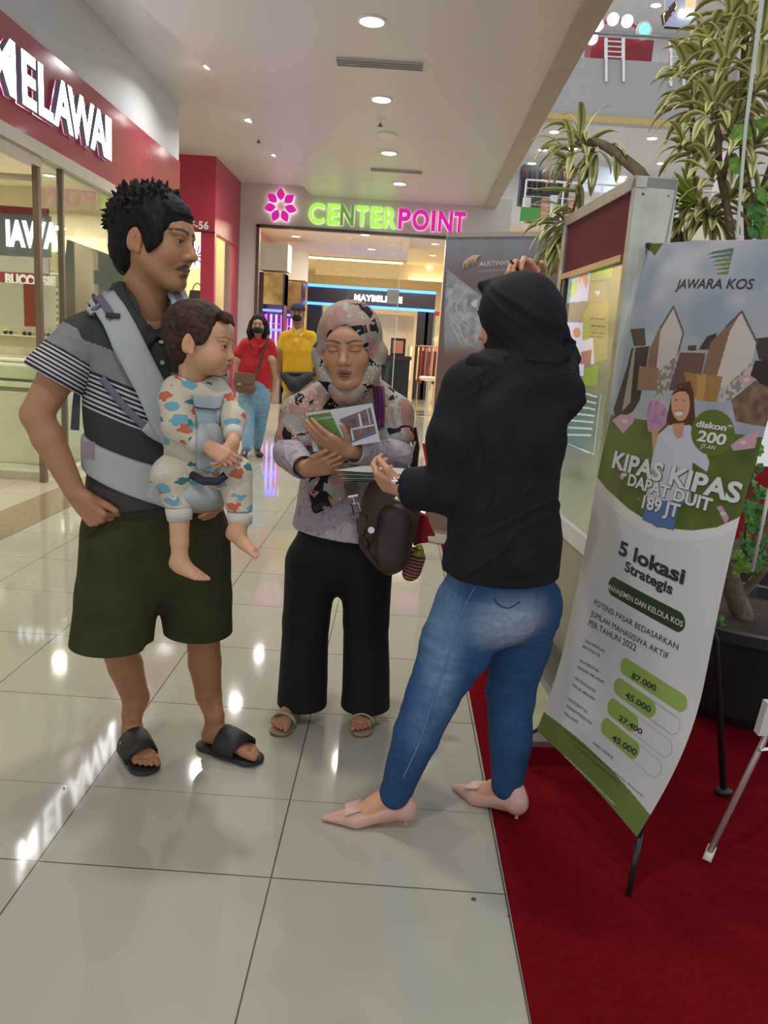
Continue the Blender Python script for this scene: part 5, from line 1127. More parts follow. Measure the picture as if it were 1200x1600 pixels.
# ================================================================ PEOPLE: shared anatomy
from mathutils.bvhtree import BVHTree
def frame(fwd, up=(0, 0, 1), roll=0.0):
    """columns: right, forward, up"""
    f = Vector(fwd).normalized(); u = Vector(up); r = f.cross(u).normalized(); u = r.cross(f).normalized()
    if roll: q = Matrix.Rotation(roll, 3, f); r = q @ r; u = q @ u
    return np.array([[r.x, f.x, u.x], [r.y, f.y, u.y], [r.z, f.z, u.z]])
SKIN_M = colmat('skin', 0.48, var=0.03, vscale=12, spec=0.38, sss=0.06, bump=0.04, bscale=300)
EYE_M = colmat('eye_surface', 0.12, var=0.0, spec=0.6)
def head_mesh(c, M, s, skin, kind='adult', eyes='open', neck=None, lips=(0.30, 0.10, 0.08), brow=(0.02, 0.014, 0.012), mous=None, res=0.0023, masked=False, ears=True, sx=1.0, browt=1.0):
    """c centre, M frame, s scale. returns (V, F, col) of skin and the eyes"""
    S = Sdf(res / s); B = kind == 'baby'
    if not B:
        S.ell((0, -.014, .032), (.074, .094, .080), k=.01).ell((0, .022, -.028), (.060, .064, .082), k=.03)
        for q in (-1, 1):
            S.cone((q * .050, -.002, -.040), (q * .022, .055, -.092), .024, .017, k=.02)
            S.ell((q * .034, .052, -.026), (.028, .026, .030), k=.02)
        S.ell((0, .062, -.095), (.020, .020, .016), k=.02).ell((0, .068, .030), (.046, .020, .026), k=.02)
        ez, ey, ex = .002, .070, .031
    else:
        S.ell((0, -.018, .038), (.078, .094, .076), k=.01).ell((0, .020, -.028), (.062, .062, .062), k=.03)
        for q in (-1, 1): S.ell((q * .034, .044, -.042), (.031, .030, .030), k=.02)
        S.ell((0, .058, -.074), (.018, .016, .013), k=.02).ell((0, .062, .035), (.050, .022, .032), k=.02)
        ez, ey, ex = -.006, .066, .030
    # sockets, lids
    for q in (-1, 1):
        S.ell((q * ex, ey + .027, ez + .001), (.019, .013, .011), k=.012, op=-1)
        S.ell((q * ex, ey, ez), (.0158, .0145, .0145), k=.004)
        S.cone((q * (ex - .014), ey + .014, ez + .019), (q * (ex + .020), ey + .004, ez + .018), .006, .005, k=.01)
        if eyes == 'open': S.ell((q * ex, ey + .015, ez - .0008), (.0125, .007, .0042 if not B else .005), k=.002, op=-1)
    nl = .8 if B else 1.0; nz0 = -.030 if not B else -.034; ny = .098 if not B else .084
    S.cone((0, ey + .012, ez + .006), (0, ny, nz0 + .006), .008, .0105 * nl, k=.012)
    S.ell((0, ny + .002, nz0), (.0115 * nl, .0125 * nl, .0105 * nl), k=.006)
    for q in (-1, 1):
        S.ell((q * .0125 * nl, ny - .009, nz0 - .003), (.0085 * nl, .0095, .0085 * nl), k=.005)
        S.ell((q * .0062, ny + .001, nz0 - .012), (.0038, .0055, .004), k=.003, op=-1)
    mz = -.064 if not B else -.058; my = .078 if not B else .074; mw = 1 if not B else .8
    S.ell((0, my - .012, mz), (.028 * mw, .018, .018), k=.015)
    for q in (-1, 1): S.ell((q * .0075 * mw, my + .0035, mz + .0042), (.0135 * mw, .008, .0050), k=.004)
    S.ell((0, my + .0025, mz - .0055), (.0150 * mw, .0085, .0062), k=.004)
    S.ell((0, my + .014, mz - .0005), (.021 * mw, .008, .0011), k=.002, op=-1)
    S.ell((0, my + .001, mz - .016), (.014, .006, .004), k=.008, op=-1)
    if ears:
        for q in (-1, 1):
            a = Matrix.Rotation(q * .35, 3, 'Z') @ Matrix.Rotation(-.2, 3, 'X'); a = np.array(a)
            S.ell((q * .077, -.014, -.006), (.0075, .0165, .029), M=a, k=.005); S.ell((q * .076, -.004, -.012), (.007, .010, .016), k=.006)
            S.ell((q * .0860, -.011, -.002), (.0065, .0105, .020), M=a, k=.002, op=-1); S.ell((q * .0800, -.012, .002), (.004, .004, .012), M=a, k=.003)
            S.ell((q * .080, -.002, -.030), (.0055, .008, .009), k=.005)
    if neck is not None:
        nb = (np.array(neck) - np.array(c)) @ M / s
        S.cone((0, -.028, -.045), tuple(nb), .050 if not B else .038, .058 if not B else .042, k=.02)
    V, F = S.mesh()
    col = flatcol(V, skin); sk = np.array(skin)
    for q in (-1, 1):
        col = paint(col, .35 * wts_ell(V, (q * .04, .06, -.03), (.025, .03, .02), .5), sk * np.array([1.12, .86, .82]))
        col = paint(col, .30 * wts_ell(V, (q * ex, ey + .012, ez - .004), (.020, .02, .015), .4), sk * np.array([.72, .62, .6]))
        for j in range(5):
            t = j / 4; col = paint(col, .9 * wts_ell(V, (q * (.014 + .036 * t), .085 - .012 * t, ez + .021 + .005 * math.sin(t * 2.6)), (.0080, .02, .0042 * (1.2 - .5 * t) * browt), .35), brow)
        lash = (.03, .018, .015)
        for j in range(7):
            t = j / 3 - 1; zz = ez + (.0042 if eyes == 'open' else -.0028 - .0016 * (1 - t * t)) * (1 if eyes != 'open' else (1 - .5 * t * t))
            col = paint(col, .85 * wts_ell(V, (q * ex + .0125 * t, ey + .014, zz), (.0034, .02, .0013), .4), lash)
        if ears: col = paint(col, .3 * wts_ell(V, (q * .082, -.012, -.005), (.02, .025, .035), .4), sk * np.array([1.1, .72, .66]))
        if eyes == 'closed': col = paint(col, .25 * wts_ell(V, (q * ex, ey + .014, ez + .004), (.015, .02, .007), .4), sk * np.array([.8, .62, .6]))
    lm = np.maximum(wts_ell(V, (0, my + .006, mz - .0055), (.0165 * mw, .014, .0070), .18), np.maximum(wts_ell(V, (.0075 * mw, my + .006, mz + .004), (.0150 * mw, .014, .0052), .18), wts_ell(V, (-.0075 * mw, my + .006, mz + .004), (.0150 * mw, .014, .0052), .18)))
    col = paint(col, lm * .85, lips); col = paint(col, .8 * wts_ell(V, (0, my + .01, mz - .0007), (.021 * mw, .02, .0014), .4), np.array(lips) * .3)
    for q in (-1, 1): col = paint(col, .8 * wts_ell(V, (q * .0062, ny + .001, nz0 - .010), (.0042, .006, .004), .4), sk * .25)
    if mous is not None:
        for j in range(9):
            t = j / 4 - 1; col = paint(col, mous * wts_ell(V, (.026 * t, my + .006 - .012 * t * t, mz + .0125 - .010 * t * t), (.0075, .02, .0045), .5), (.02, .013, .01))
        col = paint(col, mous * .65 * wts_ell(V, (0, my - .006, mz - .028), (.016, .02, .010), .5), (.03, .02, .015))
        col = paint(col, mous * .25 * wts_ell(V, (0, my - .03, mz - .018), (.05, .06, .03), .5), sk * .4)
    V = V * np.array([sx, 1, 1])
    out = [(V * s @ M.T + np.array(c), F, col)]
    eye = []
    if eyes == 'open':
        for q in (-1, 1):
            mb = MB().ball((0, 0, 0), .0138, 24, 16); v = np.array(mb.v); f = np.array(mb.f)
            ang = np.degrees(np.arccos(np.clip(v[:, 1] / .0138, -1, 1))); cc = flatcol(v, (.62, .58, .55)); cc[ang < 32] = (.035, .016, .01); cc[ang < 14] = (.004, .004, .004)
            # finer disc
            v = v + np.array([q * ex * sx, ey, ez]); eye.append((v * s @ M.T + np.array(c), f, cc))
    return out, eye
def hand(S, wrist, F, D, side, curls, thumb=(0.5, 0.3, 0.3), spread=0.08, s=1.0, thumb_out=0.7, thumb_down=0.35, k=.004):
    """adds palm, four unequal bent fingers and a thumb leaving the side of the palm. F fingers, D back of the hand"""
    F = Vector(F).normalized(); D = Vector(D); D = (D - F * D.dot(F)).normalized(); X = F.cross(D) * (-1 if side == 'R' else 1)
    W = Vector(wrist)
    def L(x, y, z): return W + (X * x + F * y + D * z) * s
    kx = [.028, .009, -.010, -.027]; ky = [.086, .090, .085, .076]; ln = [(.040, .025, .020), (.044, .028, .021), (.040, .026, .020), (.031, .020, .018)]; rr = [.0088, .0090, .0086, .0076]
    for i in range(4):
        S.cone(L(kx[i] * .55, .0, 0), L(kx[i], ky[i], .002), .016 * s, .0115 * s, k=.010)
    S.cone(L(-.018, .02, -.002), L(-.024, .07, -.003), .014 * s, .011 * s, k=.01)
    for i in range(4):
        p = L(kx[i], ky[i], .0); d = (F + X * spread * (1.5 - i) * .9).normalized(); dn = D.copy(); r = rr[i] * s
        for j in range(3):
            a = curls[i][j]; ax = d.cross(dn).normalized(); q = Matrix.Rotation(-a, 3, ax); d = q @ d; dn = q @ dn
            p2 = p + d * ln[i][j] * s; S.cone(p, p2, r, r * (.93 if j < 2 else .82), k=.0045 if j == 0 else .002); p = p2; r *= .93
    b = L(.020, .018, -.006); d = (F * (1 - thumb_out * .45) + X * thumb_out - D * thumb_down).normalized()
    bend = X.cross(d)
    ax = (-(X) * 1.0).cross(d); ax = D.cross(d) if ax.length < .1 else ax
    ax = F.cross(X).normalized() * (1 if side == 'R' else 1)
    r = .0125 * s
    for j, l in enumerate((.040, .030, .024)):
        if j: 
            tgt = (F * .8 - D * .5 - X * .25).normalized(); d = d.lerp(tgt, thumb[j]).normalized()
        p2 = b + d * l * s; S.cone(b, p2, r, r * .86, k=.009 if j == 0 else .003); b = p2; r *= .86
    return S
def foot(S, heel, F, side, s=1.0, toes=True, pitch=0.0):
    """bare foot, sole on the plane through heel; F direction of the toes"""
    F = Vector(F).normalized(); X = F.cross(Vector((0, 0, 1))).normalized(); U = X.cross(F).normalized(); X = X * (-1 if side == 'R' else 1)  # X toward the big toe side
    H = Vector(heel)
    def L(x, y, z): return H + (X * x + F * y + U * z) * s
    S.cone(L(0, .015, .026), L(0, .06, .035), .026 * s, .028 * s, k=.02).cone(L(0, .03, .055), L(.004, .12, .030), .026 * s, .019 * s, k=.02)
    S.cone(L(-.014, .06, .018), L(-.026, .155, .013), .017 * s, .013 * s, k=.02).cone(L(.010, .10, .022), L(.022, .17, .017), .018 * s, .016 * s, k=.02).cone(L(0, .11, .022), L(0, .17, .016), .016 * s, .013 * s, k=.015)
    if toes:
        for i, (x, y, l, r) in enumerate([(.026, .176, .034, .0125), (.008, .180, .028, .0088), (-.006, .176, .025, .0082), (-.019, .169, .021, .0078), (-.031, .158, .018, .0076)]):
            S.cone(L(x, y - .012, .014), L(x * 1.03, y + l * .5, .0125), r * s * .95, r * s, k=.004).cone(L(x * 1.03, y + l * .5, .0125), L(x * 1.05, y + l, .010), r * s, r * s * .8, k=.002)
    return S
def skin_part(S, skin, tint=None, post=None):
    V, F = S.mesh(post); col = flatcol(V, skin)
    if tint:
        for (c, r, cc, a) in tint: col = paint(col, a * wts_ell(V, c, (r, r, r), .5), cc)
    return (V, F, col)
def cloth(name, S, m, parent, post=None, colfn=None, attrs=None, warp=None):
    V, F = S.mesh(post)
    if warp is not None: V = warp(V)
    col = colfn(V) if colfn else None
    me = np_mesh(name, V, F, col, {k: f(V) for k, f in (attrs or {}).items()}); o = link_mesh(name, me, m, parent); o['_bv'] = 0; del o['_bv']
    return o, BVHTree.FromPolygons([Vector(v) for v in V.tolist()], F.tolist())
def body_obj(parts, parent, m=None):
    V, F, col = join_np(parts); return link_mesh('body', np_mesh('body', V, F, col), m or SKIN_M, parent)
def eyes_obj(eye, parent):
    if eye:
        V, F, col = join_np(eye); link_mesh('eyes', np_mesh('eyes', V, F, col), EYE_M, parent)
def hit(bv, x, y, off=0.004):
    r = ray(x, y).normalized(); o = Vector((0, 0, H_CAM)); h = bv.ray_cast(o, r)
    if h[0] is None: 
        h = bv.find_nearest(o + r * 2.3)
    n = h[1]
    if n.dot(r) > 0: n = -n
    return h[0] + n * off, n
def folds(scale, amp, seed=0, rot=None):
    """cloth relief: soft swells and a few sharp creases running along the long axis of scale, turned by rot"""
    sc = np.array(scale, np.float32); R_ = None
    q = rot if rot is not None else (.45 if seed % 2 else -.5)
    R_ = np.array(Matrix.Rotation(q, 3, 'Y') @ Matrix.Rotation(q * .6, 3, 'X'), np.float32)
    def f(P):
        Q = P @ R_; n = vnoise(Q, sc * np.float32(1.5), seed); m = vnoise(Q, sc * np.array([2.2, 2.2, .9], np.float32), seed + 5)
        cr = np.maximum(1 - np.abs(m) * 3.2, 0) ** 2 * np.clip(vnoise(P, .12, seed + 7) + .25, 0, 1)
        return (amp * .42 * n - amp * .55 * cr).astype(np.float32)
    return f
def fsum(*fs): return lambda P: sum(f(P) for f in fs)
def patch(bv, rows, off=0.004, thick=0.003, name='patch', m=None, parent=None, smooth=True):
    """cloth lying on a surface: rows of photo points cast on it"""
    mb = MB(); n = len(rows); k = len(rows[0]); G = [[hit(bv, *p, off)[0] for p in r] for r in rows]
    for i in range(n):
        for j in range(k): mb.v.append(tuple(G[i][j]))
    for i in range(n - 1):
        for j in range(k - 1): mb.f.append((i * k + j, i * k + j + 1, (i + 1) * k + j + 1, (i + 1) * k + j)); mb.mi.append(0)
    o = mb.build(name, m, parent, smooth=smooth); md = o.modifiers.new('t', 'SOLIDIFY'); md.thickness = thick; md.offset = 0; return o
def lerp2(a, b, t): return (a[0] + (b[0] - a[0]) * t, a[1] + (b[1] - a[1]) * t)
def band_rows(centres, half, n=5):
    """rows across a band given centre line photo points and half width (px) perpendicular"""
    rows = []; C_ = [Vector(c) for c in centres]
    for i, c in enumerate(C_):
        t = (C_[min(i + 1, len(C_) - 1)] - C_[max(i - 1, 0)]).normalized(); p = Vector((-t.y, t.x)); h = half[i] if isinstance(half, list) else half
        rows.append([tuple(c + p * h * (2 * j / (n - 1) - 1)) for j in range(n)])
    return rows
def dense(pts, n):
    pts = [Vector(p) for p in pts]; out = []
    m = len(pts) - 1
    for i in range(n + 1):
        t = i / n * m; k = min(int(t), m - 1); u = t - k
        p0, p1, p2, p3 = pts[max(k - 1, 0)], pts[k], pts[k + 1], pts[min(k + 2, m)]
        out.append(0.5 * ((2 * p1) + (-p0 + p2) * u + (2 * p0 - 5 * p1 + 4 * p2 - p3) * u * u + (-p0 + 3 * p1 - 3 * p2 + p3) * u * u * u))
    return out
def lerp3(a, b, t): return Vector(a).lerp(Vector(b), t)
# ================================================================ MAN WITH THE BABY CARRIER
SK1 = (0.44, 0.22, 0.118)
man = empty('person', (-0.72, 2.33, 0), 'man in a striped grey polo, olive shorts and black slides, wearing a baby carrier', 'person')
hc = at(244, 378, 2.28); HM = frame((1.0, -.22, -.04), roll=-.02)
nk = at(232, 492, 2.33)
parts, eye = head_mesh(hc, HM, 1.14, SK1, neck=nk, mous=.9, browt=1.0, lips=(0.24, 0.09, 0.07))
# neck to shoulders
fM = Vector((.55, -.83, 0)).normalized(); sM = Vector((.83, .55, 0))
rs_, re_, rw_ = at(122, 528, 2.22), at(57, 648, 2.16), at(117, 768, 2.17)
S = Sdf(.0032); S.chain([rs_, lerp3(rs_, re_, .5), re_, lerp3(re_, rw_, .3), rw_], [.052, .050, .043, .044, .029], k=.02)
hand(S, rw_ + (rw_ - re_).normalized() * .012, (at(160, 815, 2.16) - rw_), (-.55, -.80, .1), 'R', [(1.1, .9, .5), (1.2, .9, .5), (1.2, 1.0, .5), (1.2, 1.0, .6)], thumb_out=.5, thumb_down=-.1, s=1.08)
parts.append(skin_part(S, SK1, [(at(150, 800, 2.14), .05, (.42, .17, .10), .5)]))
ls_, le_, lw_ = at(292, 522, 2.46), at(334, 650, 2.52), at(338, 762, 2.38)
S = Sdf(.004); S.chain([ls_, le_, lw_], [.05, .042, .03], k=.02)
hand(S, lw_, (at(343, 800, 2.25) - lw_), (.9, .3, 0), 'L', [(.4, .5, .3)] * 4, s=1.05)
parts.append(skin_part(S, SK1))
# legs
def knee_leg(S, pts, rs, flat=None): S.chain(pts, rs, k=.02)
LEGC = (0.36, 0.165, 0.082)
S = Sdf(.0035)
hR = atz(208, 1158, .022); tR = atz(232, 1200, .022); dR = Vector((tR.x - hR.x + .01, tR.y - hR.y, 0)).normalized()
hR = Vector((tR.x, tR.y, .024)) - dR * .205
S.chain([at(176, 985, 2.33), at(196, 1040, 2.36), at(212, 1090, 2.38), hR + dR * .035 + Vector((0, 0, .10)), hR + dR * .04 + Vector((0, 0, .04))], [.055, .054, .043, .031, .03], k=.02)
foot(S, hR, dR, 'R', 1.0)
parts.append(skin_part(S, LEGC, post=lambda P: (.0006 * vnoise(P, .006, 3)).astype(np.float32)))
S = Sdf(.0035)
tL = atz(400, 1183, .022); hL0 = atz(318, 1158, .022); dL = Vector((tL.x - hL0.x, tL.y - hL0.y, 0)).normalized(); hL = Vector((tL.x, tL.y, .024)) - dL * .20
S.chain([at(316, 975, 2.43), at(320, 1035, 2.45), at(326, 1085, 2.45), hL + dL * .035 + Vector((0, 0, .10)), hL + dL * .04 + Vector((0, 0, .04))], [.055, .054, .043, .031, .03], k=.02)
foot(S, hL, dL, 'L', 1.0)
parts.append(skin_part(S, LEGC))
S = Sdf(.006); S.chain([at(235, 520, 2.35), at(243, 700, 2.36), at(243, 820, 2.37)], [.12, .13, .12], flat=fM, fs=.7); parts.append(skin_part(S, SK1))
body_obj(parts, man); eyes_obj(eye, man)
# slides
SLB = mat('slide_rubber', (0.012, 0.012, 0.013), 0.55, bump=.1, bscale=200)
def slide(h, d, side):
    X = d.cross(Vector((0, 0, 1))) * (-1 if side == 'R' else 1); S = Sdf(.003)
    S.cone(h + d * .01 + Vector((0, 0, -.012)), h + d * .10 + Vector((0, 0, -.012)), .040, .040, k=.01, flat=(0, 0, 1), fs=.32).cone(h + d * .10 + Vector((0, 0, -.012)), h + d * .172 - X * .002 + Vector((0, 0, -.0125)), .040, .050, k=.02, flat=(0, 0, 1), fs=.26)
    S.half((0, 0, .003), (0, 0, -1)); o, bv = cloth('slide_sandal', S, SLB, man)
    mb = MB(); N_ = 15; P = []
    for (y0, z0, lean) in ((.060, .070, 0), (.150, .044, .010)):
        row = []
        for k in range(N_):
            a = math.pi * k / (N_ - 1); row.append(h + d * (y0 + lean * math.cos(a) + .012 * math.sin(a)) + X * (-.049 * math.cos(a) - .003) + Vector((0, 0, .0 + z0 * math.sin(a) ** .8)))
        P.append(row)
    R_ = [P[0]] + [[a.lerp(b, t) + Vector((0, 0, .006 * math.sin(k_ / 14 * math.pi))) for k_, (a, b) in enumerate(zip(*P))] for t in (.33, .66)] + [P[1]]
    for r in R_: mb.v += [tuple(v) for v in r]
    for i in range(3):
        for k in range(N_ - 1): mb.f.append((i * N_ + k, i * N_ + k + 1, (i + 1) * N_ + k + 1, (i + 1) * N_ + k)); mb.mi.append(0)
    sole_ = o; o = mb.build('sandal_strap', SLB, sole_, smooth=True); md = o.modifiers.new('t', 'SOLIDIFY'); md.thickness = .006; md.offset = 1
    sd_ = -1
    MB().ball(P[0][2] + d * .02 - X * .002, .006).build('strap_rivet', mat('rivet_brass', (.5, .36, .18), .3, .9), sole_, smooth=True)
slide(hR, dR, 'R'); slide(hL, dL, 'L')
# hair: short black, tousled
def hair_mesh(c, M, s, add, sub, post, res, name, m, parent, tufts=None, colour=(0.012, 0.011, 0.013), colfn=None):
    S = Sdf(res / s)
    for e in add: S.ell(e[0], e[1], k=.015)
    if tufts: tufts(S)
    for e in sub: S.ell(e[0], e[1], k=e[2] if len(e) > 2 else .012, op=-1)
    V, F = S.mesh(post); col = colfn(V) if colfn else flatcol(V, colour)
    W_ = V * s @ M.T + np.array(c); return link_mesh(name, np_mesh(name, W_, F, col), m, parent)
HAIRM = colmat('hair', 0.55, var=0.5, vscale=90, spec=.15, bump=.5, bscale=350)
rh = random.Random(3)
def man_tufts(S):
    for k in range(330):
        th = rh.uniform(-.85, 2.0); ph = rh.uniform(-1.5, 1.5)
        d = Vector((math.sin(ph) * .9, -math.sin(th) * math.cos(ph), math.cos(th) * math.cos(ph) + .15)).normalized()
        b = Vector((d.x * .078, d.y * .098 - .018, d.z * .080 + .045)); g = (d + Vector((rh.uniform(-.7, .7), rh.uniform(-.5, .9), rh.uniform(-.4, .5)))).normalized()
        if b.z < -.0: g = Vector((d.x * .2, -.25, -1)).normalized()
        S.cone(b, b + g * rh.uniform(.008, .027), .0075, .0016, k=.005)
    for k in range(26):
        x = rh.uniform(-.055, .055); b = Vector((x, .072 - abs(x) * .5, .082)); S.cone(b, b + Vector((rh.uniform(-.3, .3) * .03, .018, -.016)), .010, .003, k=.005)
hair_mesh(hc, HM, 1.14, [((0, -.020, .047), (.086, .106, .083)), ((0, -.062, -.012), (.070, .054, .082)), ((.070, .030, .012), (.014, .026, .034)), ((-.070, .030, .012), (.014, .026, .034)), ((.072, .024, -.018), (.006, .009, .022)), ((-.072, .024, -.018), (.006, .009, .022))], [((0, .122, -.048), (.090, .076, .102), .012), ((.082, .028, -.094), (.035, .062, .062), .01), ((-.082, .028, -.094), (.035, .062, .062), .01), ((.088, -.012, -.010), (.02, .022, .034), .006), ((-.088, -.012, -.010), (.02, .022, .034), .006), ((0, -.03, -.13), (.09, .1, .045), .01)],
          lambda P: (.0022 * vnoise(P, (.006, .006, .02), 4)).astype(np.float32), .0026, 'hair', HAIRM, man, man_tufts)
for q in (-1, 1):   # sideburn
    pass
# polo shirt
def polo_mat():
    m = colmat('polo_knit', 0.85, var=0.07, vscale=40, bump=.12, bscale=500, spec=.15); nt = m.node_tree; N = nt.nodes; L = nt.links
    a = N.new('ShaderNodeAttribute'); a.attribute_name = 'band'; cr = N.new('ShaderNodeValToRGB'); cr.color_ramp.interpolation = 'CONSTANT'
    e = cr.color_ramp.elements; DG, GY, NV, OW, CH = (.055, .055, .050, 1), (.23, .235, .235, 1), (.035, .03, .045, 1), (.56, .54, .55, 1), (.05, .05, .047, 1)
    st = [(0, DG), (.30, GY)]; p = .445
    for k in range(8): st += [(p, NV), (p + .0165, OW)]; p += .0295
    st += [(p, CH)]
    e[0].position = 0; e[0].color = DG; e[1].position = st[1][0]; e[1].color = GY
    for pos, c in st[2:]: n = e.new(pos); n.color = c
    L.new(a.outputs['Fac'], cr.inputs[0]); mx = [n for n in N if n.type == 'MIX_RGB'][0]; L.new(cr.outputs[0], mx.inputs[1]); return m
POLO = polo_mat()
fS = fsum(folds((.10, .10, .045), .0045, 2), folds((.03, .03, .05), .0015, 5))
S = Sdf(.0042)
Tc = [at(236, 528, 2.335), at(236, 560, 2.325), at(240, 640, 2.325), at(243, 720, 2.33), at(245, 775, 2.34)]
S.chain(Tc, [.160, .200, .198, .198, .193], k=.03, flat=fM, fs=.72, fold=fS)
S.cone(rs_ + Vector((.03, .0, .0)), nk + Vector((-.02, 0, -.035)), .072, .062, k=.04).cone(ls_ + Vector((-.03, 0, .0)), nk + Vector((.02, 0, -.04)), .07, .06, k=.04)
slv = at(86, 588, 2.19)
S2 = Sdf(.0042); S2.cone(rs_ + Vector((.02, 0, -.005)), slv, .074, .083, k=.03, fold=folds((.05, .05, .03), .004, 7)).cone(slv, slv + (slv - rs_) * .35, .083, .085, k=.01)
sd = (slv - rs_).normalized(); S2.half(slv + sd * .012, sd, k=.004); S2.cone(slv - sd * .02, slv + sd * .08, .070, .075, k=.004, op=-1)
lsl = lerp3(ls_, le_, .6); S.cone(ls_, lsl, .078, .082, k=.03)
S.half(at(243, 792, 2.34), (0, 0, -1))
S.cone(hc + (nk - hc) * 0.7, at(247, 518, 2.205), .070, .030, k=.012, op=-1)
zt, zb = at(240, 600, 2.15).z, at(240, 640, 2.15).z
def torso_band(V):
    z = V[:, 2]; return .30 + (1.205 - .0 - z - .0) * 0
ztop = at(236, 556, 2.14).z; zgrey = at(236, 560, 2.14).z; zs0 = at(230, 607, 2.14).z; zs1 = at(230, 668, 2.14).z
kk_ = (.681 - .445) / (zs0 - zs1)
def band_t(V):
    x = V[:, 0]; z = V[:, 2] + .10 * (x + .74) + .03 * np.sin((x + .74) * 9)
    t = .445 + (zs0 - z) * kk_; return np.where(t < .445 - (zgrey - zs0) * kk_, .1, np.clip(t, .31, 1))
shirt, bvS = cloth('polo_shirt', S, POLO, man, attrs={'band': band_t})
def band_s(V):
    a = np.array(rs_); d = np.array(sd); t = (V - a) @ d; L_ = float((slv + sd * .012 - rs_).length); u = L_ - t
    return np.where(u > .155, .1, np.where(u > .088, .35, .681 - u * (.236 / .088)))
cloth('polo_sleeve', S2, POLO, man, attrs={'band': band_s})
# collar and placket
COL = mat('collar_rib', (0.032, 0.038, 0.032), 0.85, bump=.2, bscale=400)
def cpt(x, y, Y): return at(x, y, Y)
Vb, Fb, _c = join_np(parts); bvBody = BVHTree.FromPolygons([Vector(v) for v in Vb.tolist()], Fb.tolist())
def hit2(x, y, off):
    r = ray(x, y).normalized(); o_ = Vector((0, 0, H_CAM)); c_ = [h for h in (bvS.ray_cast(o_, r), bvBody.ray_cast(o_, r)) if h[0] is not None]
    h = min(c_, key=lambda q: q[3]) if c_ else bvS.find_nearest(at(x, y, 2.3)); n = h[1]
    if n.dot(r) > 0: n = -n
    return h[0] + n * off
inn = dense([(192, 436), (196, 455), (209, 483), (229, 510), (247, 529), (257, 512), (266, 488), (270, 462)], 36); out_ = dense([(174, 458), (177, 484), (195, 520), (219, 549), (246, 533), (270, 541), (283, 512), (283, 480)], 36)
mb = MB()
for p, q in zip(inn, out_):
    for t, of in ((0, .010), (.15, .018), (.5, .017), (1, .009)): mb.v.append(tuple(hit2(p.x + (q.x - p.x) * t, p.y + (q.y - p.y) * t, of)))
for i in range(36):
    for j in range(3): mb.f.append((i * 4 + j, i * 4 + j + 1, i * 4 + j + 5, i * 4 + j + 4)); mb.mi.append(0)
o = mb.build('collar', COL, shirt, smooth=True); md = o.modifiers.new('t', 'SOLIDIFY'); md.thickness = .005; md.offset = 0
patch(bvS, band_rows(dense([(246, 532), (250, 560), (254, 600), (256, 640)], 10), 13, 4), .002, .003, 'placket', COL, shirt)
for (x, y) in [(251, 538), (252, 566)]:
    p, n = hit(bvS, x, y, .007); MB().lathe(p, [(.003, .0), (.0065, .001), (.0065, .003), (.003, .002)], 16, M=n.to_track_quat('Z', 'Y').to_matrix()).build('button', mat('button_grey', (.35, .36, .36), .4), shirt)
# shorts
SHORT = mat('olive_cotton', (0.050, 0.051, 0.022), 0.9, var=.15, vscale=14, bump=.15, bscale=400, spec=.1)
S = Sdf(.0045); fL = fsum(folds((.09, .09, .16), .006, 11), folds((.035, .035, .09), .0018, 12))
S.chain([at(243, 755, 2.345), at(243, 800, 2.35), at(243, 850, 2.35)], [.185, .198, .19], k=.03, flat=fM, fs=.75, fold=fL)
S.chain([at(196, 840, 2.31), at(184, 930, 2.29), at(170, 1035, 2.28)], [.135, .124, .128], k=.035, fold=fL)
S.chain([at(293, 840, 2.41), at(305, 930, 2.42), at(314, 1022, 2.43)], [.135, .115, .108], k=.035, fold=fL)
S.cone(at(170, 1050, 2.28), at(178, 970, 2.29), .123, .08, k=.004, op=-1).cone(at(314, 1040, 2.43), at(308, 950, 2.42), .104, .07, k=.004, op=-1)
S.cone(at(248, 1060, 2.25), at(247, 955, 2.30), .060, .010, k=.03, op=-1)
S.half((0, 0, at(172, 1030, 2.16).z), (0, .0, -1))
S.half(at(240, 738, 2.15), (0, 0, 1))
shorts, bvH = cloth('shorts', S, SHORT, man)
pk = dense([(168, 765), (176, 790), (168, 815), (138, 838)], 12); mb = MB(); P = [hit(bvH, *p, .001)[0] for p in pk]; mb.tube(P, .003, 6); mb.build('pocket_seam', mat('seam_dark', (.02, .02, .01), .9), shorts, smooth=True)
# shirt tail gathered under the carrier belt
TAIL = mat('brown_lining', (0.05, 0.042, 0.036), .9)
S = Sdf(.0045); S.chain([at(243, 770, 2.335), at(243, 788, 2.34)], [.206, .206], k=.02, flat=fM, fs=.76, fold=folds((.05, .05, .02), .007, 21)); S.half(at(140, 725, 2.2), (.25, 0, 1)); S.half(at(243, 800, 2.14), (.15, 0, -1)); cloth('shirt_hem', S, TAIL, man)

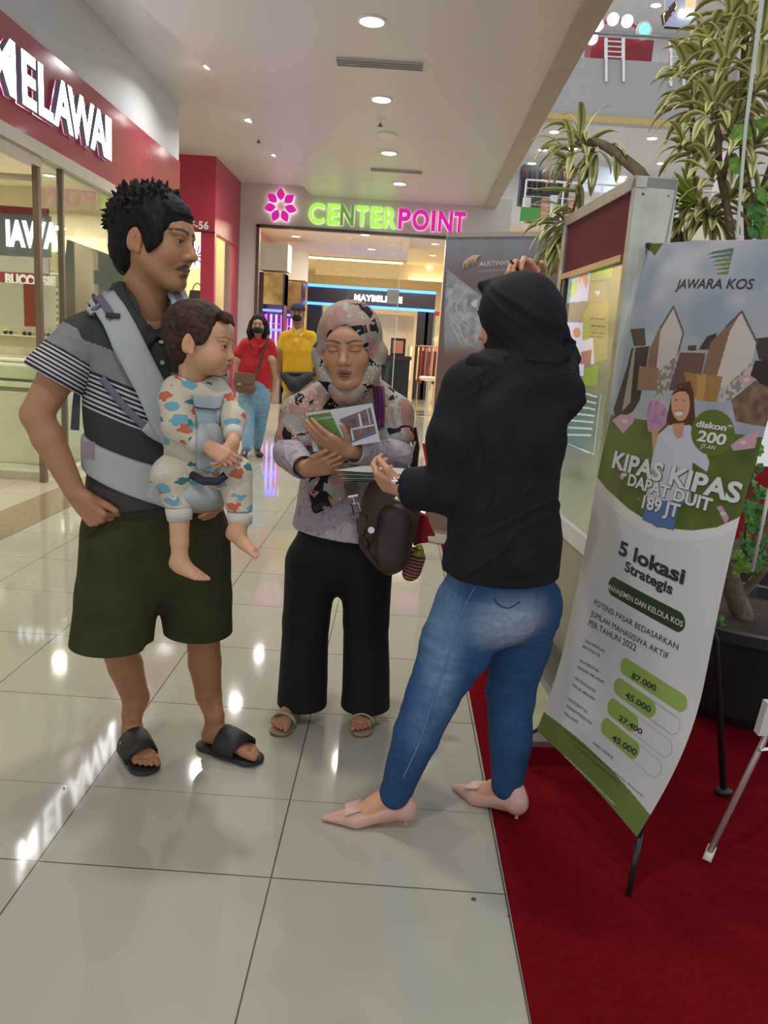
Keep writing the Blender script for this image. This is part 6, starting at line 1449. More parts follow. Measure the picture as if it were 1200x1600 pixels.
# ---------------- baby carrier (its own thing)
CARG = mat('carrier_grey', (0.42, 0.46, 0.47), 0.8, var=.05, bump=.15, bscale=350, spec=.15)
CARM = mat('carrier_mauve', (0.16, 0.14, 0.20), 0.8, bump=.2, bscale=300)
car = empty('baby_carrier', (-0.70, 2.25, 0.9), 'light grey padded hip-seat baby carrier strapped round the man in the striped polo', 'baby carrier')
S = Sdf(.004); S.chain([at(243, 700, 2.325), at(243, 800, 2.34)], [.212, .212], k=.02, flat=fM, fs=.76, fold=folds((.12, .12, .05), .003, 31))
tl = Vector((.32, 0, 1)).normalized()
S.half(at(148, 690, 2.2), tl, k=.01); S.half(at(140, 742, 2.2), -Vector((.36, 0, 1)).normalized(), k=.01)
cloth('waist_belt', S, CARG, car)
seat_c = at(300, 762, 2.12)
S = Sdf(.004); S.ell(seat_c + Vector((0, 0, -.005)), (.105, .105, .055), k=.02).cone(at(262, 748, 2.14), at(322, 755, 2.13), .05, .06, k=.03).ell(at(290, 775, 2.14), (.11, .08, .035), k=.02)
cloth('hip_seat', S, CARG, car)
ST1 = dense([(128, 474), (148, 466), (176, 492), (205, 545), (232, 600), (255, 655), (275, 700), (292, 742)], 30)
patch(bvS, band_rows(ST1[2:], [17 + 5 * min(1, i / 6) - (4 if i > 20 else 0) for i in range(29)], 7), .016, .018, 'shoulder_strap', CARG, car)
patch(bvS, band_rows(dense([(140, 468), (154, 470), (168, 486), (180, 505)], 8), 6, 3), .028, .003, 'webbing', CARM, car)
p, n = hit(bvS, 181, 502, .030); MB().box(p, (.038, .008, .014), rot=n.to_track_quat('Y', 'Z').to_matrix(), mi=0).build('strap_slider', BLACK, car, bevel=.002)
patch(bvS, band_rows(dense([(160, 590), (195, 635), (232, 672)], 10), 5.5, 3), .006, .003, 'webbing', CARM, car)
patch(bvS, band_rows(dense([(226, 664), (250, 680), (285, 700)], 8), [8, 9, 10, 10, 10, 10, 10, 10, 10], 3), .014, .010, 'side_strap', CARG, car)
MB().ribbon([at(121, 607, 2.26), at(119, 635, 2.25), at(117, 672, 2.25)], Vector((1, .3, 0)), [.018, .022, .024], .002).build('webbing_tail', CARM, car)
LS = [at(262, 448, 2.40), at(273, 452, 2.33), at(281, 470, 2.27), at(284, 492, 2.24), at(290, 560, 2.2)]
MB().ribbon(LS, Vector((1, .5, 0)), .05, .016).build('shoulder_strap', CARG, car, smooth=False); MB().ribbon([p + Vector((.004, -.012, .004)) for p in LS[:4]], Vector((1, .5, 0)), .02, .003).build('webbing', CARM, car)
lbp = at(150, 700, 2.14)
# ================================================================ BABY
SKB = (0.60, 0.34, 0.20)
baby = empty('person', (-0.53, 2.12, 0.85), 'barefoot baby in a cream animal-print sleepsuit sitting in the carrier', 'person')
bh = at(317, 536, 2.10); BM = frame((1.0, -.12, -.02), roll=-.05)
bn_ = at(300, 612, 2.12)
parts, eye = head_mesh(bh, BM, .915, SKB, 'baby', neck=bn_, lips=(.42, .16, .13), brow=(.25, .12, .07), browt=.7, res=.002)
bs, be, bw = at(272, 628, 2.06), at(292, 682, 2.03), at(330, 700, 2.0)
S = Sdf(.0022); S.chain([be, bw], [.024, .017], k=.01)
hand(S, bw, (at(356, 716, 1.98) - bw), (-.2, -.8, .5), 'R', [(.5, .7, .4), (.6, .7, .4), (.6, .8, .4), (.6, .8, .5)], s=.56, k=.002, thumb_out=.5)
parts.append(skin_part(S, SKB, [(at(350, 712, 1.98), .03, (.6, .28, .2), .5)]))
bs2, be2, bw2 = at(345, 628, 2.12), at(364, 668, 2.08), at(364, 692, 2.02)
S = Sdf(.0022); S.chain([be2, bw2], [.022, .017], k=.01)
hand(S, bw2, (at(354, 722, 1.99) - bw2), (.8, -.5, .1), 'L', [(.5, .7, .4), (.6, .7, .4), (.6, .8, .4), (.6, .8, .5)], s=.54, thumb_out=.5)
parts.append(skin_part(S, SKB))
def baby_foot(ank, toe, side, knee):
    S = Sdf(.0016); d = (Vector(toe) - Vector(ank)); 
    F = Vector((d.x, d.y, d.z)).normalized(); s_ = .50
    X = F.cross(Vector((0, 0, 1))).normalized(); U = X.cross(F).normalized()
    heel = Vector(ank) - F * .022 - U * .028
    S.chain([knee, lerp3(knee, ank, .6), Vector(ank)], [.029, .024, .021], k=.01)
    foot(S, heel, F, side, s_ * 1.05); return S
# foot uses world-up; pitch handled by F
p_kn = at(280, 800, 2.04); parts.append(skin_part(baby_foot(at(281, 877, 2.02), at(335, 899, 1.98), 'R', p_kn), SKB, [(at(330, 900, 1.98), .03, (.62, .30, .24), .6)]))
p_kn2 = at(376, 806, 2.05); parts.append(skin_part(baby_foot(at(370, 832, 2.03), at(412, 860, 1.99), 'L', p_kn2), SKB, [(at(405, 858, 1.99), .03, (.62, .30, .24), .6)]))
S = Sdf(.005); S.chain([bn_, at(303, 680, 2.12), at(303, 740, 2.12)], [.045, .06, .07], k=.02); parts.append(skin_part(S, SKB))
body_obj(parts, baby); eyes_obj(eye, baby)
def bcol(V):
    c = flatcol(V, (0.055, 0.028, 0.020)); n = vnoise(V.astype(np.float32), (.004, .03, .01), 3); return c * (1 + .5 * n[:, None])
def btuft(S):
    for k in range(14):
        x = rh.uniform(-.05, .05); b = Vector((x, .064, .080)); S.cone(b, b + Vector((0, .018, -.020 * rh.uniform(.6, 1.4))), .010, .002, k=.008)
hair_mesh(bh, BM, .915, [((0, -.024, .044), (.084, .099, .079)), ((0, -.056, .000), (.070, .052, .072)), ((.070, .014, .02), (.013, .026, .03)), ((-.070, .014, .02), (.013, .026, .03))], [((0, .122, -.03), (.096, .082, .100), .014), ((.085, .024, -.078), (.04, .060, .062), .01), ((-.085, .024, -.078), (.04, .060, .062), .01), ((.09, -.012, -.010), (.02, .022, .030), .006), ((-.09, -.012, -.010), (.02, .022, .030), .006), ((0, -.03, -.115), (.09, .1, .045), .01)],
          lambda P: (.0012 * vnoise(P, (.004, .03, .012), 8)).astype(np.float32), .0026, 'hair', HAIRM, baby, btuft, colfn=bcol)
def suit_mat():
    m = colmat('sleepsuit_knit', 0.85, var=.05, bump=.1, bscale=400, spec=.15); nt = m.node_tree; N = nt.nodes; L = nt.links
    at_ = [n for n in N if n.type == 'ATTRIBUTE'][0]; mx = [n for n in N if n.type == 'MIX_RGB'][0]
    tc = N.new('ShaderNodeTexCoord'); prev = at_.outputs['Color']
    for i, (c, sc, off, th) in enumerate([((.52, .14, .08, 1), (17, 17, 25), (0, 0, 0), .17), ((.16, .36, .44, 1), (15, 15, 28), (3.3, 1.7, 5.1), .165), ((.60, .58, .54, 1), (16, 16, 24), (7.3, 4.7, 2.1), .17), ((.06, .19, .20, 1), (13, 13, 26), (9.3, 2.7, 6.1), .12)]):
        mp = N.new('ShaderNodeMapping'); mp.inputs[1].default_value = off; mp.inputs[3].default_value = sc; mp.inputs[2].default_value = (0, .5 * i, .3); L.new(tc.outputs['Object'], mp.inputs[0])
        nz_ = N.new('ShaderNodeTexNoise'); nz_.inputs['Scale'].default_value = 3; ad = N.new('ShaderNodeMixRGB'); ad.blend_type = 'ADD'; ad.inputs[0].default_value = .55; L.new(mp.outputs[0], ad.inputs[1]); L.new(mp.outputs[0], nz_.inputs['Vector']); L.new(nz_.outputs['Color'], ad.inputs[2])
        v = N.new('ShaderNodeTexVoronoi'); v.inputs['Scale'].default_value = 1.0; v.inputs['Randomness'].default_value = .55; L.new(ad.outputs[0], v.inputs['Vector'])
        sc_ = N.new('ShaderNodeSeparateColor'); L.new(v.outputs['Color'], sc_.inputs[0])
        lt = N.new('ShaderNodeMath'); lt.operation = 'LESS_THAN'; lt.inputs[1].default_value = th * 2.1; L.new(v.outputs['Distance'], lt.inputs[0])
        l2 = N.new('ShaderNodeMath'); l2.operation = 'GREATER_THAN'; l2.inputs[1].default_value = .45; L.new(sc_.outputs[0], l2.inputs[0])
        mu = N.new('ShaderNodeMath'); mu.operation = 'MULTIPLY'; L.new(lt.outputs[0], mu.inputs[0]); L.new(l2.outputs[0], mu.inputs[1])
        mm_ = N.new('ShaderNodeMixRGB'); mm_.inputs[2].default_value = c; L.new(mu.outputs[0], mm_.inputs[0]); L.new(prev, mm_.inputs[1]); prev = mm_.outputs[0]
    L.new(prev, mx.inputs[1]); return m
SUIT = suit_mat(); CRE = (.58, .52, .41)
CUFF = mat('cuff_white', (.60, .58, .54), .85, bump=.2, bscale=300)
fB = fsum(folds((.05, .05, .022), .004, 41), folds((.02, .02, .03), .0013, 42))
S = Sdf(.003)
S.chain([at(303, 632, 2.12), at(306, 690, 2.12), at(303, 745, 2.12)], [.070, .082, .088], k=.02, fold=fB)
S.cone(at(278, 610, 2.09), at(335, 612, 2.13), .042, .040, k=.03, fold=fB)
S.chain([bs, at(278, 665, 2.03), lerp3(be, bw, .35)], [.042, .040, .027], k=.02, fold=fB)
S.chain([bs2, at(364, 655, 2.09), lerp3(be2, bw2, .2)], [.036, .034, .026], k=.02, fold=fB)
S.chain([at(296, 745, 2.10), at(268, 742, 2.05), at(279, 790, 2.04)], [.060, .052, .036], k=.02, fold=fB)
S.chain([at(325, 735, 2.11), at(366, 738, 2.07), at(375, 800, 2.05)], [.055, .046, .034], k=.02, fold=fB)
S.cone(bh + (bn_ - bh) * .8, bn_ + Vector((.02, -.02, .005)), .047, .028, k=.01, op=-1)
S.half(at(279, 797, 2.0), (0, 0, -1))
suit, bvB = cloth('sleepsuit', S, SUIT, baby, colfn=lambda V: flatcol(V, CRE))
for (a, b_, r0, r1) in [(lerp3(be, bw, .28), lerp3(be, bw, .62), .029, .025), (lerp3(be2, bw2, .1), lerp3(be2, bw2, .65), .027, .024), (at(279, 792, 2.04), at(281, 812, 2.04), .036, .033), (at(375, 799, 2.05), at(375, 818, 2.05), .034, .032)]:
    MB().tube([a, lerp3(a, b_, .5), b_], [r0, r0 * .98, r1], 20).build('cuff', CUFF, suit, smooth=True)
# carrier front panel against the baby's chest, lower pocket and snaps
def quadrows(tl, tr, br, bl, n=8, k=8): return [[lerp2(lerp2(tl, bl, i / n), lerp2(tr, br, i / n), j / k) for j in range(k + 1)] for i in range(n + 1)]
CARS = mat('carrier_sky', (0.33, 0.43, 0.45), .85, bump=.15, bscale=350)
patch(bvB, quadrows((297, 618), (350, 624), (347, 640), (300, 636)), .012, .012, 'chest_band', CARS, car)
patch(bvB, quadrows((302, 638), (346, 641), (344, 692), (310, 690)), .007, .004, 'chest_panel', CARS, car)
patch(bvB, quadrows((306, 664), (344, 660), (346, 728), (308, 735)), .014, .010, 'lower_panel', CARG, car)
MB().tube([at(300, 742, 2.025), at(318, 752, 2.005), at(340, 752, 1.998), at(353, 742, 2.005)], .011, 10).build('zip_pocket', mat('navy_trim', (.015, .02, .035), .6), car, smooth=True)
MB().ball(at(236, 750, 2.045), (.006, .004, .008)).build('snap_button', mat('rivet_brass', (.5, .36, .18)), car)
MB().ribbon([at(140, 690, 2.065), at(139, 705, 2.06), at(139, 718, 2.06)], Vector((1, -.3, .2)), .035, .002).build('belt_label', mat('mauve_label', (.25, .19, .22), .7), car)
# ================================================================ WOMAN IN THE PRINTED HEADSCARF
SK2 = (0.52, 0.28, 0.165)
wm = empty('person', (-0.17, 2.68, 0), 'woman in a floral headscarf and lilac blouse, eyes closed, hugging a brochure', 'person')
wh = at(545, 543, 2.50); WMf = frame((-.10, -1.0, -.12), roll=.06)
wn = at(551, 618, 2.64)
parts, eye = head_mesh(wh, WMf, 1.07, SK2, eyes='closed', neck=wn, lips=(.26, .075, .07), brow=(.12, .06, .04), browt=.9, res=.002, ears=False)
# arms: hands crossed on the brochure
lsh, lel, lwr = at(604, 640, 2.68), at(619, 712, 2.60), at(546, 704, 2.43)
rsh, rel, rwr = at(484, 640, 2.68), at(452, 708, 2.60), at(478, 733, 2.45)
S = Sdf(.0026); S.chain([lel, lwr], [.034, .024], k=.01)
hand(S, lwr, (at(492, 682, 2.385) - lwr), (-.1, -.8, -.55), 'L', [(.25, .2, .15), (.3, .25, .15), (.3, .3, .2), (.35, .3, .2)], thumb=(.4, .2, .2), thumb_out=.9, thumb_down=-.15, s=.93)
parts.append(skin_part(S, SK2))
S = Sdf(.0026); S.chain([rel, rwr], [.034, .024], k=.01)
hand(S, rwr, (at(523, 724, 2.42) - rwr), (-.15, -.85, -.5), 'R', [(.3, .6, .4), (.35, .7, .5), (.35, .7, .5), (.4, .8, .5)], thumb_out=.5, thumb_down=-.2, s=.92)
parts.append(skin_part(S, SK2))
def sandal_foot(toe, heel, side, s_, skin):
    d = Vector((toe.x - heel.x, toe.y - heel.y, 0)).normalized(); h = Vector((toe.x, toe.y, .022)) - d * .195 * s_
    S = Sdf(.003); foot(S, h, d, side, s_); S.chain([h + d * .035 + Vector((0, 0, .045)), h + d * .035 + Vector((0, .02, .2))], [.03, .036], k=.02); parts.append(skin_part(S, skin, [(h + d * .19, .03, (.45, .17, .12), .6)])); return h, d
FT1 = sandal_foot(atz(437, 1140, .02), atz(455, 1108, .02), 'R', .92, (.42, .215, .125)); FT2 = sandal_foot(atz(563, 1141, .02), atz(572, 1108, .02), 'L', .92, (.42, .215, .125))
S = Sdf(.006); S.chain([wn, at(552, 720, 2.70), at(540, 860, 2.70)], [.055, .10, .12], k=.03, flat=(0, 1, 0), fs=.8); parts.append(skin_part(S, SK2)); body_obj(parts, wm)
# hair edge under the scarf
MB().tube([wh + Vector(WMf @ np.array(p)) for p in [(-.064, .042, .02), (-.050, .056, .055), (0, .070, .076), (.050, .056, .055), (.064, .042, .02)]], .008, 8).build('underscarf', mat('underscarf', (.02, .015, .02), .9), wm, smooth=True)
def print_mat(name, cols, sc, dots=True):
    m = colmat(name, 0.7, var=.05, bump=.08, bscale=400, spec=.2); nt = m.node_tree; N = nt.nodes; L = nt.links; mx = [n for n in N if n.type == 'MIX_RGB'][0]
    tc = N.new('ShaderNodeTexCoord'); prev = None; base = cols[0]
    rgb = N.new('ShaderNodeRGB'); rgb.outputs[0].default_value = (*base, 1); prev = rgb.outputs[0]
    for i, (c, s_, th, stretch) in enumerate(cols[1]):
        mp = N.new('ShaderNodeMapping'); mp.inputs[1].default_value = (i * 3.7, i * 1.9, i * 5.3); mp.inputs[3].default_value = stretch; mp.inputs[2].default_value = (.4 * i, .3, .9 * i); L.new(tc.outputs['Object'], mp.inputs[0])
        n = N.new('ShaderNodeTexNoise'); n.inputs['Scale'].default_value = s_ * sc; n.inputs['Detail'].default_value = 2.5; n.inputs['Distortion'].default_value = .8; L.new(mp.outputs[0], n.inputs['Vector'])
        g = N.new('ShaderNodeMapRange'); g.inputs[1].default_value = th; g.inputs[2].default_value = th + .012; L.new(n.outputs[0], g.inputs[0])
        mm_ = N.new('ShaderNodeMixRGB'); mm_.inputs[2].default_value = (*c, 1); L.new(g.outputs[0], mm_.inputs[0]); L.new(prev, mm_.inputs[1]); prev = mm_.outputs[0]
    if dots:
        v = N.new('ShaderNodeTexVoronoi'); v.inputs['Scale'].default_value = 95; L.new(tc.outputs['Object'], v.inputs['Vector']); l = N.new('ShaderNodeMath'); l.operation = 'LESS_THAN'; l.inputs[1].default_value = .33; L.new(v.outputs['Distance'], l.inputs[0])
        n = N.new('ShaderNodeTexNoise'); n.inputs['Scale'].default_value = 9; L.new(tc.outputs['Object'], n.inputs['Vector']); g = N.new('ShaderNodeMath'); g.operation = 'GREATER_THAN'; g.inputs[1].default_value = .53; L.new(n.outputs[0], g.inputs[0]); mu = N.new('ShaderNodeMath'); mu.operation = 'MULTIPLY'; L.new(l.outputs[0], mu.inputs[0]); L.new(g.outputs[0], mu.inputs[1])
        mm_ = N.new('ShaderNodeMixRGB'); mm_.inputs[2].default_value = (.60, .50, .40, 1); L.new(mu.outputs[0], mm_.inputs[0]); L.new(prev, mm_.inputs[1]); prev = mm_.outputs[0]
    L.new(prev, mx.inputs[1]); return m
SCARF = print_mat('scarf_print', ((.40, .22, .19), [((.36, .30, .23), 9, .50, (1, 1, 1)), ((.38, .38, .38), 8, .53, (1, 1, 1)), ((.012, .011, .014), 10, .56, (1, 1, 1.3)), ((.42, .26, .24), 16, .63, (1, 1, 1))]), 1.0)
BLOUSE = print_mat('blouse_print', ((.50, .43, .50), [((.33, .26, .40), 48, .60, (1, 1, 1)), ((.42, .34, .45), 75, .58, (1, 1, 1))]), 1.0, False)
fW = fsum(folds((.05, .05, .09), .008, 51), folds((.025, .025, .035), .003, 52))
# blouse
S = Sdf(.0042)
S.chain([at(550, 640, 2.70), at(548, 700, 2.70), at(540, 770, 2.70), at(534, 836, 2.70)], [.130, .146, .160, .184], k=.03, flat=(0, 1, 0), fs=.74, fold=fW)
S.half(at(470, 835, 2.58), Vector((-.10, 0, -1))); S.half(at(555, 640, 2.6), (0, 0, 1))
S.cone(at(534, 900, 2.70), at(538, 820, 2.70), .172, .15, k=.004, flat=(0, 1, 0), fs=.7, op=-1)
cloth('blouse', S, BLOUSE, wm, colfn=lambda V: flatcol(V, (1, 1, 1)))
for a, b_, c_, fr_ in [(lsh, lel, lwr, .88), (rsh, rel, rwr, .86)]:
    S = Sdf(.0035); e = lerp3(b_, c_, fr_); S.chain([a, b_, e], [.056, .054, .042], k=.025, fold=folds((.04, .04, .03), .006, 55)); d = (c_ - b_).normalized(); S.half(e + d * .01, d); S.cone(e - d * .02, e + d * .06, .036, .04, k=.003, op=-1); cloth('blouse_sleeve', S, BLOUSE, wm, colfn=lambda V: flatcol(V, (1, 1, 1)))
# wide black trousers
TRO = mat('black_crepe', (0.010, 0.010, 0.012), 0.75, var=.1, bump=.1, bscale=400, spec=.25)
fT = fsum(folds((.06, .06, .5), .006, 61), folds((.03, .03, .2), .0018, 62))
S = Sdf(.005)
S.chain([at(532, 835, 2.70), at(530, 860, 2.70)], [.150, .160], k=.02, flat=(0, 1, 0), fs=.72, fold=fT); S.half(at(535, 826, 2.58), Vector((.1, 0, 1)))
S.chain([at(488, 880, 2.69), at(478, 970, 2.68), at(472, 1112, 2.66)], [.098, .082, .092], k=.03, fold=fT)
S.chain([at(572, 880, 2.69), at(572, 970, 2.69), at(571, 1112, 2.68)], [.096, .080, .093], k=.03, fold=fT)
S.half((0, 0, .052), (0, 0, -1)); S.cone(at(472, 1150, 2.66), at(474, 1080, 2.67), .086, .05, k=.003, op=-1); S.cone(at(571, 1150, 2.68), at(571, 1080, 2.68), .087, .05, k=.003, op=-1)
cloth('wide_trousers', S, TRO, wm)
# sandals
NUD = mat('sandal_nude', (.45, .36, .27), .5); SOL = mat('sandal_sole', (.30, .20, .12), .6)
for h, d in (FT1, FT2):
    X = d.cross(Vector((0, 0, 1))); S = Sdf(.003); h_ = h + Vector((0, 0, -.013)); S.cone(h_, h_ + d * .09, .034, .033, k=.01, flat=(0, 0, 1), fs=.4).cone(h_ + d * .09, h_ + d * .160, .033, .041, k=.02, flat=(0, 0, 1), fs=.32); S.half((0, 0, .003), (0, 0, -1)); ss_, _ = cloth('sandal_sole', S, SOL, wm)
    MB().ribbon([h + d * (.125 + .006 * math.sin(a)) + X * (-.042 * math.cos(a)) + Vector((0, 0, .042 * math.sin(a))) for a in np.linspace(0, math.pi, 13)], [d] * 13, .026, .004).build('sandal_strap', NUD, ss_, smooth=True)
    MB().ribbon([h + d * (.02 + .04 * math.sin(a)) + X * (-.036 * math.cos(a)) + Vector((0, 0, .02 + .055 * math.sin(a))) for a in np.linspace(0, math.pi, 11)], [Vector((0, 0, 1))] * 11, .014, .003).build('ankle_strap', NUD, ss_, smooth=True)
# headscarf: hood, wrap and the cape over the shoulders
fH = fsum(folds((.05, .05, .10), .006, 71), folds((.02, .02, .05), .0018, 72))
S = Sdf(.0034)
hm = lambda p: Vector(WMf @ np.array(p)) + wh
S.ell(hm((0, -.024, .036)), (.104, .116, .108), M=WMf, k=.02, fold=fH)
S.chain([hm((.080, -.01, -.02)), hm((.066, .02, -.085)), hm((.020, .045, -.142)), hm((-.01, .04, -.150))], [.042, .032, .028, .028], k=.02, fold=fH)
S.chain([hm((-.080, -.01, -.02)), hm((-.066, .02, -.085)), hm((-.020, .045, -.142))], [.042, .034, .028], k=.02, fold=fH)
S.chain([hm((0, -.05, -.02)), at(556, 610, 2.72)], [.085, .085], k=.03, fold=fH)
S.ell(hm((0, .110, -.020)), (.061, .103, .100), M=WMf, k=.008, op=-1)
S.cone(at(556, 618, 2.70), at(555, 636, 2.69), .080, .10, k=.04, fold=fH)
cloth('headscarf', S, SCARF, wm, colfn=lambda V: flatcol(V, (1, 1, 1)))
fC = fsum(folds((.05, .05, .09), .009, 75), folds((.02, .02, .04), .002, 76))
S = Sdf(.0042)
S.cone(at(552, 618, 2.69), at(548, 650, 2.68), .085, .150, k=.03, flat=(0, 1, 0), fs=.9, fold=fC).cone(at(548, 650, 2.68), at(545, 690, 2.66), .150, .165, k=.03, flat=(0, 1, 0), fs=.85, fold=fC)
S.chain([at(500, 630, 2.69), at(474, 652, 2.67), at(460, 688, 2.63)], [.066, .078, .066], k=.04, fold=fC)
S.chain([at(590, 628, 2.69), at(610, 650, 2.67), at(618, 682, 2.63)], [.066, .076, .064], k=.04, fold=fC)
S.half(at(545, 700, 2.5), Vector((.1, 0, -1)), k=.01)
cape, bvC = cloth('scarf_cape', S, SCARF, wm, colfn=lambda V: flatcol(V, (1, 1, 1)))
S = Sdf(.0035); S.chain([at(520, 722, 2.52), at(512, 765, 2.52), at(500, 792, 2.53)], [.055, .062, .030], k=.02, flat=(0, 1, 0), fs=.30, fold=folds((.03, .03, .05), .004, 78)); S.cone(at(520, 725, 2.52), at(548, 742, 2.52), .03, .035, k=.02, flat=(0, 1, 0), fs=.3); S.half(at(505, 800, 2.5), Vector((.55, 0, -1)).normalized()); cloth('scarf_tail', S, SCARF, wm, colfn=lambda V: flatcol(V, (1, 1, 1)))
MB().slab([at(488, 793, 2.505), at(516, 775, 2.505), at(519, 782, 2.505), at(492, 801, 2.505)], (0, .008, 0)).build('scarf_edge', mat('underscarf', (.02, .015, .02)), wm)
# brochure she holds
br = empty('brochure', at(535, 670, 2.42), 'open green and white property brochure hugged by the woman in the headscarf', 'brochure')
bq = [at(478, 646, 2.43), at(582, 630, 2.41), at(594, 690, 2.40), at(490, 706, 2.42)]
_m = MB().slab(bq, (0, .006, 0)); pg_ = _m.build('pages', mat('paper_white', (.60, .60, .63), .35), br)
def onq(u, v, o=.0012): p = bq[0].lerp(bq[1], u).lerp(bq[3].lerp(bq[2], u), v); return p + Vector((0, -o, 0))
MB().quad(onq(.01, .06), onq(.36, .06), onq(.50, .98), onq(.08, .98)).build('green_cover', mat('cover_green', (.10, .22, .03), .35), pg_)
MB().quad(onq(.47, .28), onq(.96, .10), onq(.97, .78), onq(.58, .92)).build('photo_panel', mat('photo_mauve', (.13, .12, .19), .35, var=.3, vscale=40), pg_)
mb = MB()
for (a, b_, c_, d_) in [(.5, .35, .62, .7), (.64, .25, .73, .5), (.80, .2, .93, .42), (.84, .5, .94, .7), (.66, .62, .8, .78)]: mb.quad(onq(a, b_, .002), onq(c, b_ - .02, .002) if False else onq(c_, b_ - .03, .002), onq(c_, d_, .002), onq(a, d_ + .03, .002))
mb.build('house_blocks', mat('house_rust', (.20, .09, .08), .4, var=.5, vscale=50), pg_)
mb = MB()
for (a, b_, c_, d_) in [(.60, .56, .96, .60), (.60, .56, .63, .88), (.76, .22, .79, .56), (.90, .14, .915, .52)]: mb.quad(onq(a, b_, .0025), onq(c_, b_ - .03, .0025), onq(c_, d_ - .03, .0025), onq(a, d_, .0025))
text_to(mb, 'Grandstone', onq(.10, .22, .003), onq(1, .22) - onq(0, .22), onq(.1, 0) - onq(.1, 1), .014)
mb.build('white_print', mat('print_bright', (.65, .65, .68), .4), pg_)
# striped backpack strap and the brown backpack at her side
bp = empty('backpack', at(625, 830, 2.55), 'dark brown leather backpack hanging at the side of the woman in the headscarf', 'backpack')
LEA = mat('brown_leather', (.060, .030, .021), .42, var=.25, vscale=14, bump=.15, bscale=150)
SP = dense([(590, 606), (592, 625), (592, 645), (590, 668)], 10)
for dx, c in [(-6, (.20, .02, .10)), (-3, (.03, .02, .14)), (0, (.25, .03, .10)), (3, (.03, .02, .14)), (6, (.22, .03, .12))]:
    patch(bvC, band_rows([(p.x + dx, p.y) for p in SP], 1.7, 3), .008, .004, 'strap_stripe', mat('strap_%d' % int(c[2] * 100 + c[0] * 1000), c, .8), bp)
MB().ribbon([at(645, 668, 2.66), at(650, 700, 2.66), at(646, 735, 2.64), at(630, 765, 2.60)], Vector((.7, -.7, 0)), .03, .005).build('side_strap', LEA, bp)
MB().ribbon([at(648, 690, 2.60), at(636, 730, 2.57), at(655, 738, 2.58)], Vector((.3, -1, 0)), .02, .004).build('grey_loop', mat('grey_webbing', (.35, .32, .31), .8), bp)
def bagp(x, y, Y=2.52): return at(x, y, Y)
S = Sdf(.0035)
S.chain([bagp(612, 775), bagp(618, 830), bagp(605, 868)], [.085, .090, .068], k=.03, flat=(.15, 1, 0), fs=.62)
S.chain([bagp(588, 800), bagp(580, 855)], [.05, .045], k=.04, flat=(.15, 1, 0), fs=.6).chain([bagp(640, 790), bagp(640, 860)], [.045, .05], k=.04, flat=(.15, 1, 0), fs=.6)
S.half(bagp(648, 835), Vector((1, 0, -.18)).normalized(), k=.02); S.half(bagp(570, 868), Vector((-.75, 0, -.75)).normalized(), k=.02)
bb_, _ = cloth('bag_body', S, LEA, bp, post=folds((.05, .05, .05), .002, 81))
S = Sdf(.003); S.chain([bagp(618, 815, 2.47), bagp(612, 868, 2.47)], [.062, .058], k=.02, flat=(.1, 1, 0), fs=.35); S.half(bagp(645, 835, 2.47), Vector((1, 0, -.1)).normalized(), k=.01); cloth('front_pocket', S, LEA, bp, post=folds((.05, .05, .05), .0015, 83))
MB().tube([bagp(596, 806, 2.445), bagp(582, 840, 2.45), bagp(577, 862, 2.455), bagp(590, 880, 2.455)], .003, 6).build('zip', BLACK, bb_, smooth=True)
MB().lathe(bagp(580, 828, 2.44), [(.006, 0), (.011, .0), (.011, .003), (.006, .003)], 20, M=Matrix.Rotation(math.pi / 2, 3, 'X')).build('ring', CHROME, bb_)
MB().ball(bagp(572, 850, 2.455), (.011, .006, .02), M=Matrix.Rotation(-.25, 3, 'Y')).build('oval_badge', BLACK, bb_, smooth=True)
MB().slab([at(537, 757, 2.50), at(557, 754, 2.50), at(560, 771, 2.50), at(542, 775, 2.50)], (0, .006, 0)).build('leather_tab', LEA, bp); MB().slab([at(543, 775, 2.50), at(559, 772, 2.50), at(559, 775, 2.50), at(545, 778, 2.50)], (0, .006, 0)).build('tab_trim', CHROME, bp)
MB().tube([at(552, 776, 2.50), at(555, 788, 2.50)], .003, 6).tube([at(549, 787, 2.50), at(560, 785, 2.50), at(565, 800, 2.50), at(553, 803, 2.50), at(549, 787, 2.50)], .0025, 6).build('chain_link', CHROME, bp)
MB().slab([at(556, 812, 2.49), at(570, 805, 2.49), at(577, 818, 2.49), at(566, 840, 2.49), at(558, 835, 2.49)], (0, .012, 0)).build('leather_fob', LEA, bp, bevel=.003)
rb_ = empty('ribbon_bundle', at(665, 830, 2.56), 'ragged red cloth sticking out behind the brown backpack', 'cloth')
RC_ = mat('red_cloth', (.32, .008, .02), .8, bump=.3, bscale=60)
MB().slab([at(648, 800, 2.56), at(668, 806, 2.56), at(673, 822, 2.56), at(681, 838, 2.56), at(668, 838, 2.56), at(670, 848, 2.56), at(655, 850, 2.56), at(646, 855, 2.56)], (0, .03, 0)).build('cloth_piece', RC_, rb_, bevel=.004)
gb = MB().tube([at(641, 868, 2.54), at(652, 866, 2.54), at(661, 862, 2.54)], .012, 10).tube([at(650, 856, 2.53), at(657, 852, 2.53), at(660, 862, 2.53)], .007, 8).build('green_ribbon', mat('lime_ribbon', (.36, .42, .03), .5), smooth=True); tag(gb, 'lime green ribbon loop beside the backpack, below the red cloth', 'ribbon')
